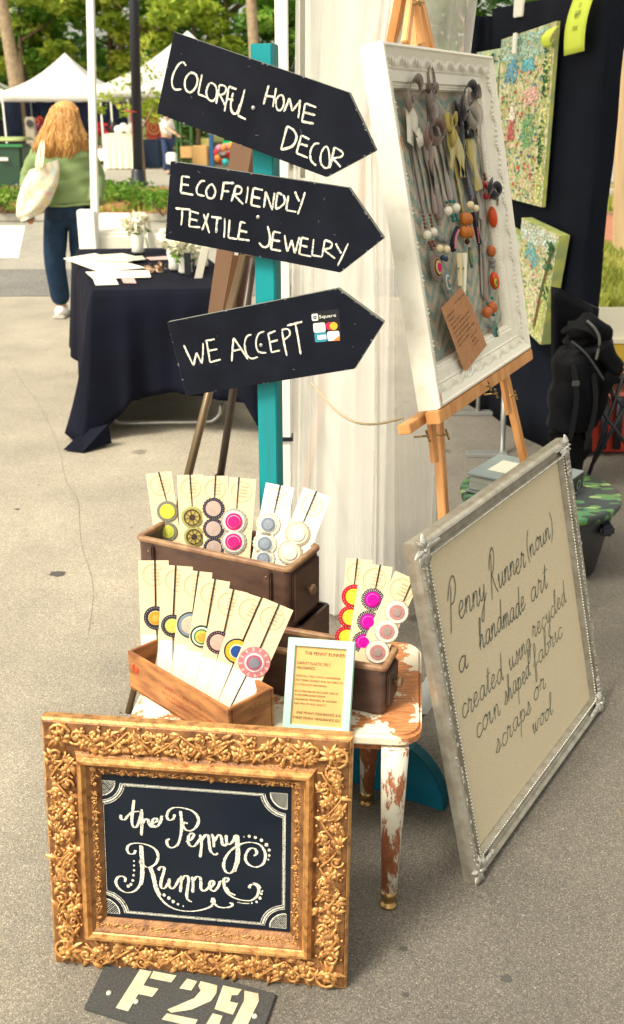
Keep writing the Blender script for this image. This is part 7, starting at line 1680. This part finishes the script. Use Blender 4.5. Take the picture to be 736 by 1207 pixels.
# ledge: front bar under the frame, with a groove piece running back-left
b = MB(); b.box(WF.p(WW*.5-.006, -.016, -.012), (WW+.016, .030, .034), WF); b.build('ledge', M['pine'], et, bevel=.002)
b = MB(); b.box(WF.p(WW*.5-.04, -.020, -.052), (WW+.10, .022, .030), WF); b.build('ledge', M['pine'], et, bevel=.002)
for (px, py, dn) in ((502, 514, EN+.03), (525, 512, EN+.03), (583, 464, EN+.03), (606, 466, EN+.03), (575, 455, .01)):
    c = WF.px(px, py, dn); b = MB(); b.tube([c-WF.N*.03, c+WF.N*.004], .0026, 8); b.ell(c+WF.N*.005, (.005, .005, .004), WF, 8, 5)
    b.tube(catmull([c+WF.N*.006+WF.V*.014-WF.U*.006, c+WF.N*.005, c+WF.N*.006-WF.V*.014+WF.U*.005], 4), [.0035, .003, .0025, .002, .002, .002, .0025, .003, .0035][:9], 6); b.build('wing_nut', M['brass'], et)

# ---------------------------------------------------------------- necklaces
bead_m = {}
def bm(nm, col, rough=.3): return c_('bead_'+nm, col, rough)
def rib(nm, col): return c_('ribbon_'+nm, col, .35, noise=30, amt=.15)
def sat(nm, col):
    m = c_('satin_'+nm, col, .38); m.node_tree.nodes['Principled BSDF'].inputs['Sheen Weight'].default_value = .3; return m
SA = (4.6, (465, 70)); SB = (4.6, (470, 220))
def N_(p, s_, n): return WF.px(s_[1][0]+p[0]/s_[0], s_[1][1]+p[1]/s_[0], n)
def neck(label): return thing('necklace', label, 'necklace', WF.p(WW/2, WH/2, -.03), 'ribbon necklaces hung in the white frame')
def strip(par, pts, s_, w_, m, n=-.036, tw=0, name='ribbon', dn=None):
    w_ *= 1.75; P = [N_(p, s_, (n if dn is None else n+dn[i])) for i, p in enumerate(pts)]; P = catmull(P, 6); b = MB(); vs = []; m_ = len(P)
    for i, p in enumerate(P):
        t_ = (P[min(i+1, m_-1)]-P[max(i-1, 0)]).normalized(); a = WF.N.cross(t_); an = tw*math.sin(i*.5)
        a = a*math.cos(an)+WF.N*math.sin(an); vs += [p+a*w_/2, p-a*w_/2]
    b.add(vs, [(2*i, 2*i+1, 2*i+3, 2*i+2) for i in range(m_-1)], True); return b.build(name, m, par, solid=.0008)
def bow(par, c, s_, m, size=.03, n=-.022, rot=0, tails=True):
    size *= 1.45
    c3 = N_(c, s_, n)
    for sg in (-1, 1):
        b = MB(); vs = []; K_ = 12
        for i in range(K_+1):
            a = 2*math.pi*i/K_; x = sg*size*.55*(1-math.cos(a)); y = size*.42*math.sin(a); d = size*.35*math.sin(a/2)
            X = x*math.cos(rot)-y*math.sin(rot); Y = x*math.sin(rot)+y*math.cos(rot)
            p = c3+WF.U*X+WF.V*Y+WF.N*d; vs += [p+WF.N*.007+WF.V*.008, p-WF.N*.007-WF.V*.008]
        b.add(vs, [(2*i, 2*i+1, 2*i+3, 2*i+2) for i in range(K_)], True); b.build('bow_loop', m, par, solid=.0008)
    b = MB(); b.ell(c3+WF.N*.004, (.005, .006, .005), WF, 8, 6); b.build('knot', m, par)
def loopr(par, c, s_, m, rx, ry, n=-.02, wd=.018):   # an upright ribbon loop
    c3 = N_(c, s_, n); b = MB(); vs = []; K_ = 16
    for i in range(K_+1):
        a = math.pi*2*i/K_-math.pi/2; p = c3+WF.U*math.cos(a)*rx+WF.V*(math.sin(a)*ry+ry)
        vs += [p+WF.N*wd/2, p-WF.N*wd/2]
    b.add(vs, [(2*i, 2*i+1, 2*i+3, 2*i+2) for i in range(K_)], True); b.build('bow_loop', m, par, solid=.0008)
def beads(par, L_, m, s_, n=-.030, name='bead'):
    for (x, y, r_, *q) in L_:
        b = MB(); c = N_((x, y), s_, n); d = depth(c)/FPX/s_[0]; rx = r_*d*1.45; ry = (q[0] if q else r_)*d; b.ell(c, (rx*.9, ry, min(rx, ry)*.9), WF, 12, 8); b.build(name, m, par)
def pend(par, x, y, rx, ry, cols, s_, n=-.026):
    c = N_((x, y), s_, n); d = depth(c)/FPX/s_[0]; base = None
    for k, (f, col) in enumerate(cols):
        b = MB(); b.disc(c+WF.N*.002*k, WF, rx*d*1.7*f, .003, n=26, ry=ry*d*f)
        if base is None: base = b.build('pendant', felt(col), par)
        else: b.build('felt_layer', felt(col), base)
tau = sat('taupe', (.24, .185, .15)); tan = sat('tan', (.42, .33, .25)); olv = sat('olive', (.46, .38, .10)); blk = sat('black', (.02, .02, .03)); brn = sat('brown', (.18, .10, .08)); crm = sat('cream', (.78, .74, .60)); gry = sat('grey', (.30, .27, .23))
n1 = neck('leftmost ribbon necklace with cream ribbon tails, white beads and a magenta centred round pendant')
bow(n1, (75, 190), SA, tau, .032, rot=.5); loopr(n1, (88, 255), SA, gry, .012, .012)
strip(n1, [(75, 270), (85, 360), (88, 460)], SA, .020, crm, -.026); strip(n1, [(88, 275), (115, 370), (140, 455)], SA, .018, crm, -.024, .3)
strip(n1, [(75, 240), (98, 460), (125, 640), (160, 830)], SA, .007, tau); strip(n1, [(90, 240), (120, 450), (160, 640), (192, 830)], SA, .007, gry)
beads(n1, [(135, 160, 9), (138, 180, 9), (142, 200, 9), (145, 220, 10), (172, 155, 9), (175, 175, 9), (178, 193, 9), (182, 212, 9)], bm('brown', (.17, .06, .045)), SB)
beads(n1, [(155, 262, 25), (190, 246, 23)], bm('white', (.84, .78, .64)), SB, -.026)
beads(n1, [(168, 305, 11), (185, 298, 11), (178, 322, 11), (195, 318, 11), (182, 338, 10)], bm('brown', (.17, .06, .045)), SB)
pend(n1, 203, 440, 46, 78, [(1, (.22, .18, .16)), (.72, (.42, .25, .13)), (.60, (.07, .04, .03)), (.50, (.66, .50, .24)), (.32, (.66, .01, .14))], SB)
n2 = neck('necklace with a tall taupe bow, grey and cream beads and a small blue pendant')
loopr(n2, (200, 180), SA, tau, .019, .030); loopr(n2, (205, 240), SA, gry, .014, .012); bow(n2, (190, 205), SA, tau, .02, rot=.6)
strip(n2, [(205, 220), (235, 400), (275, 590), (310, 770)], SA, .012, gry, -.034, .3); strip(n2, [(190, 240), (205, 520), (225, 700), (245, 900)], SA, .010, tau, -.037, .3)
beads(n2, [(226, 282, 20), (252, 290, 20)], bm('grey', (.20, .20, .18)), SB); beads(n2, [(222, 335, 22), (260, 340, 22)], bm('cream', (.80, .68, .42)), SB, -.024)
beads(n2, [(240, 385, 15), (258, 392, 15)], bm('navy', (.02, .04, .10)), SB)
pend(n2, 262, 520, 24, 62, [(1, (.24, .27, .28)), (.7, (.72, .68, .55)), (.5, (.10, .24, .30)), (.25, (.7, .35, .2))], SB)
n3 = neck('necklace of brown satin ribbon tied in a low bow left of centre')
bow(n3, (180, 410), SA, brn, .038, rot=.15); strip(n3, [(175, 440), (195, 560), (225, 700), (245, 870)], SA, .014, brn, -.032, .4); strip(n3, [(160, 430), (180, 560), (205, 700), (225, 840)], SA, .010, tau, -.034, .3)
n4 = neck('necklace of olive ribbon with a bow, large white beads and ribbed orange beads')
bow(n4, (305, 385), SA, olv, .022, rot=1.2); loopr(n4, (298, 395), SA, olv, .012, .022)
strip(n4, [(305, 405), (315, 500), (312, 600)], SA, .022, olv, -.024, .2); strip(n4, [(315, 405), (350, 520), (365, 640)], SA, .018, olv, -.026, .3); strip(n4, [(320, 480), (345, 640), (375, 830)], SA, .012, olv, -.034, .2)
beads(n4, [(285, 775, 10), (305, 770, 10), (325, 770, 10)], bm('teal', (.01, .16, .15)), SA); beads(n4, [(292, 822, 26), (335, 805, 26)], bm('white', (.84, .78, .64)), SA, -.024)
beads(n4, [(315, 850, 12), (335, 845, 12), (320, 872, 12), (345, 868, 12)], bm('teal', (.01, .16, .15)), SA)
beads(n4, [(352, 175, 17, 34), (366, 173, 17, 34), (381, 175, 17, 34), (352, 246, 17, 34), (370, 245, 18, 36), (389, 246, 17, 34)], bm('orange', (.52, .16, .02), .35), SB, -.024)
beads(n4, [(373, 298, 12, 16)], bm('dark', (.06, .03, .02)), SB); pend(n4, 388, 385, 16, 58, [(1, (.10, .12, .08)), (.7, (.30, .30, .10)), (.4, (.12, .28, .24))], SB)
b = MB(); pts = [N_(p, SB, -.026) for p in ((318, 225), (300, 270), (292, 310), (300, 350))]; b.tube(catmull(pts, 5), [.004, .007, .008, .007, .004], 8) if False else b.tube(catmull(pts, 5), .0065, 8); b.build('felt_curl', felt((.03, .02, .04)), n4)
b = MB(); pts = [N_(p, SB, -.020) for p in ((326, 235), (312, 270), (306, 305), (309, 338))]; b.tube(catmull(pts, 5), .0035, 6); b.build('felt_curl', felt((.62, .22, .26)), n4)
n5 = neck('necklace of black ribbon with a large dark bow and two cream beads')
bow(n5, (365, 230), SA, blk, .040, rot=.5); bow(n5, (390, 280), SA, gry, .030, n=-.012, rot=-.9); loopr(n5, (380, 330), SA, blk, .014, .014)
strip(n5, [(350, 260), (375, 450), (395, 620), (418, 770)], SA, .011, blk, -.028, .3); strip(n5, [(385, 300), (390, 480), (405, 640), (430, 760)], SA, .008, blk, -.030, .3)
beads(n5, [(412, 790, 22), (442, 808, 20)], bm('cream', (.80, .68, .42)), SA, -.022); beads(n5, [(410, 740, 12), (422, 755, 12)], bm('navy', (.02, .04, .10)), SA)
b = MB(); pts = [N_(p, SB, -.024) for p in ((402, 140), (412, 190), (425, 250), (440, 310))]; b.tube(catmull(pts, 5), .006, 8); b.build('felt_curl', felt((.03, .02, .04)), n5)
beads(n5, [(428+i*1.5, 225+i*13, 5) for i in range(7)], bm('rose', (.5, .12, .15)), SB, -.019)
n6 = neck('wide olive ribbon hanging right of centre under a dark bow')
loopr(n6, (412, 430), SA, blk, .012, .012); strip(n6, [(415, 430), (430, 540), (450, 640), (462, 710)], SA, .026, olv, -.022, .15)
strip(n6, [(450, 720), (468, 800), (470, 870)], SA, .016, gry, -.030); strip(n6, [(455, 20), (455, 200), (468, 390), (476, 620)], SB, .012, tau, -.031, .2)
n7 = neck('rightmost necklace with red and orange beads and a teal oval pendant')
loopr(n7, (450, 215), SA, tau, .016, .018); strip(n7, [(448, 230), (452, 340), (460, 460)], SA, .028, tan, -.022, .3); strip(n7, [(440, 230), (470, 420), (488, 620)], SA, .008, gry, -.032); strip(n7, [(460, 230), (495, 450), (522, 600)], SA, .008, tau, -.030)
beads(n7, [(488, 625, 10), (492, 645, 12), (522, 615, 10), (526, 635, 12), (528, 650, 10)], bm('brown', (.17, .06, .045)), SA)
beads(n7, [(490, 680, 18), (512, 685, 22), (500, 742, 18), (522, 740, 18)], bm('red', (.40, .015, .015), .2), SA, -.024)
bow(n7, (520, 705), SA, blk, .026, n=-.010, rot=-.3); strip(n7, [(525, 705), (560, 730), (565, 790)], SA, .010, gry, -.014, .4)
beads(n7, [(511, 165, 19, 58)], bm('scarlet', (.60, .07, .01), .25), SB, -.024); beads(n7, [(504, 350, 19, 32)], bm('orange2', (.45, .12, .03), .35), SB); beads(n7, [(510, 405, 15, 18), (512, 430, 14, 16)], bm('grey', (.20, .20, .18)), SB)
strip(n7, [(495, 230), (503, 300), (508, 480), (515, 600)], SB, .004, gry, -.032)
beads(n7, [(521, 510, 20, 50)], bm('scarlet', (.60, .07, .01), .25), SB, -.022); pend(n7, 526, 520, 10, 22, [(1, (.50, .55, .05)), (.5, (.2, .25, .05))], SB, -.012)
beads(n7, [(480, 682, 24, 32), (508, 655, 24, 34)], bm('orange2', (.45, .12, .03), .35), SB, -.020); beads(n7, [(480, 632, 9), (508, 605, 9), (515, 695, 10)], bm('teal', (.01, .16, .15)), SB)
pend(n7, 524, 795, 26, 68, [(1, (.20, .24, .22)), (.72, (.10, .27, .21)), (.45, (.05, .10, .08)), (.25, (.35, .5, .3))], SB)
for par, pts, w_, m_, nn in ((n1, [(60, 200), (75, 420), (110, 640), (140, 830)], .008, gry, -.040), (n2, [(240, 260), (268, 430), (300, 620), (335, 790)], .010, tau, -.038), (n2, [(215, 230), (225, 330), (250, 420)], .016, tau, -.026), (n3, [(200, 430), (232, 560), (262, 700), (285, 800)], .009, tan, -.036),
                          (n4, [(330, 420), (372, 560), (385, 640)], .018, olv, -.028), (n5, [(330, 220), (360, 380), (380, 560), (402, 720)], .010, blk, -.030), (n5, [(400, 260), (412, 340), (405, 420)], .022, gry, -.020), (n5, [(380, 240), (360, 300), (372, 360)], .018, blk, -.018),
                          (n6, [(398, 430), (412, 520), (430, 600)], .020, olv, -.026), (n7, [(430, 240), (425, 320), (445, 400)], .024, tan, -.020), (n7, [(470, 250), (480, 420), (505, 560), (516, 610)], .010, gry, -.034), (n3, [(150, 400), (135, 440), (128, 460)], .018, crm, -.016)):
    strip(par, pts, SA, w_, m_, nn, .35)
strip(n6, [(440, 20), (440, 200), (450, 390), (462, 600)], SB, .012, gry, -.035, .2)
# clothespins and the kraft tag
for (a, c, col, nm, lb) in (((322, 362), (330, 540), (.72, .62, .38), 'pin_wood', 'pale wooden clothespin pinned in the middle of the white frame'), ((352, 362), (350, 600), (.82, .78, .62), 'pin_cream', 'cream clothespin with a green edge clipping the kraft tag')):
    t_ = thing('clothespin', lb, 'clothespin', N_(c, SB, -.03))
    for k, dx in enumerate((-4, 4)):
        b = MB(); p, q = N_((a[0]+dx, a[1]), SB, -.020+.002*k), N_((c[0]+dx, c[1]), SB, -.020+.002*k); d = q-p; x_ = WF.N.cross(d.normalized())
        b.quadbox([p-x_*.004, p+x_*.004, q+x_*.003, q-x_*.003], [p-x_*.004+WF.N*.007, p+x_*.004+WF.N*.007, q+x_*.003+WF.N*.005, q-x_*.003+WF.N*.005]); b.build('half', c_(nm, col, .6), t_)
    if nm == 'pin_cream': b = MB(); p, q = N_((366, 358), SB, -.018), N_((366, 600), SB, -.018); b.tube([p, q], .003, 4); b.build('painted_edge', c_('pin_green', (.02, .22, .12), .5), t_)
    b = MB(); p = N_(((a[0]+c[0])/2, a[1]+80), SB, -.016); b.tube([p-WF.U*.008, p+WF.U*.008], .0022, 6); b.build('spring', M['brass'], t_)
t_ = thing('kraft_tag', 'brown kraft paper tag printed with small lines clipped inside the white frame', 'tag', N_((360, 1010), SB, -.01))
TP = [(340, 545), (230, 660), (360, 1010), (478, 860), (395, 640)]
tp3 = [N_(q, SB, -.006) for q in TP]
b = MB(); b.add([tp3[0], tp3[1], tp3[2], tp3[3], tp3[4]], [(0, 1, 4), (1, 2, 3, 4)]); tg = b.build('paper', M['kraft_tag'], t_, solid=.0006)
b = MB(); A_, B_, C_, D_ = tp3[1], tp3[2], tp3[3], tp3[4]; nn = (C_-B_).cross(A_-B_).normalized(); nn = nn if nn.dot(WF.N) > 0 else -nn
ex = (D_-A_); ey = (B_-A_)
for k, (s_, w_, u_) in enumerate((('the Penny Runner', .5, .45), ('Hand', .25, .08), ('made', .22, .08), ('felt and wool', .42, .08), ('ribbon tie necklace with felt', .72, .1), ('beads handmade and one', .7, .1), ('of a kind handmade', .6, .1), ('made from recycled felt', .76, .1), ('wool and ribbon', .5, .1), ('handmade', .3, .55), ('felt', .2, .55), ('and wool', .25, .55))):
    v_ = .12+.068*k; o_ = A_+(C_-B_)*u_*1.0+ey*(v_*.95)+nn*.0014; text_mb(b, s_, o_, (C_-B_).normalized(), -ey.normalized(), .0085, width=(C_-B_).length*w_*.95)
b.build('print', M['ink_dark'], tg)
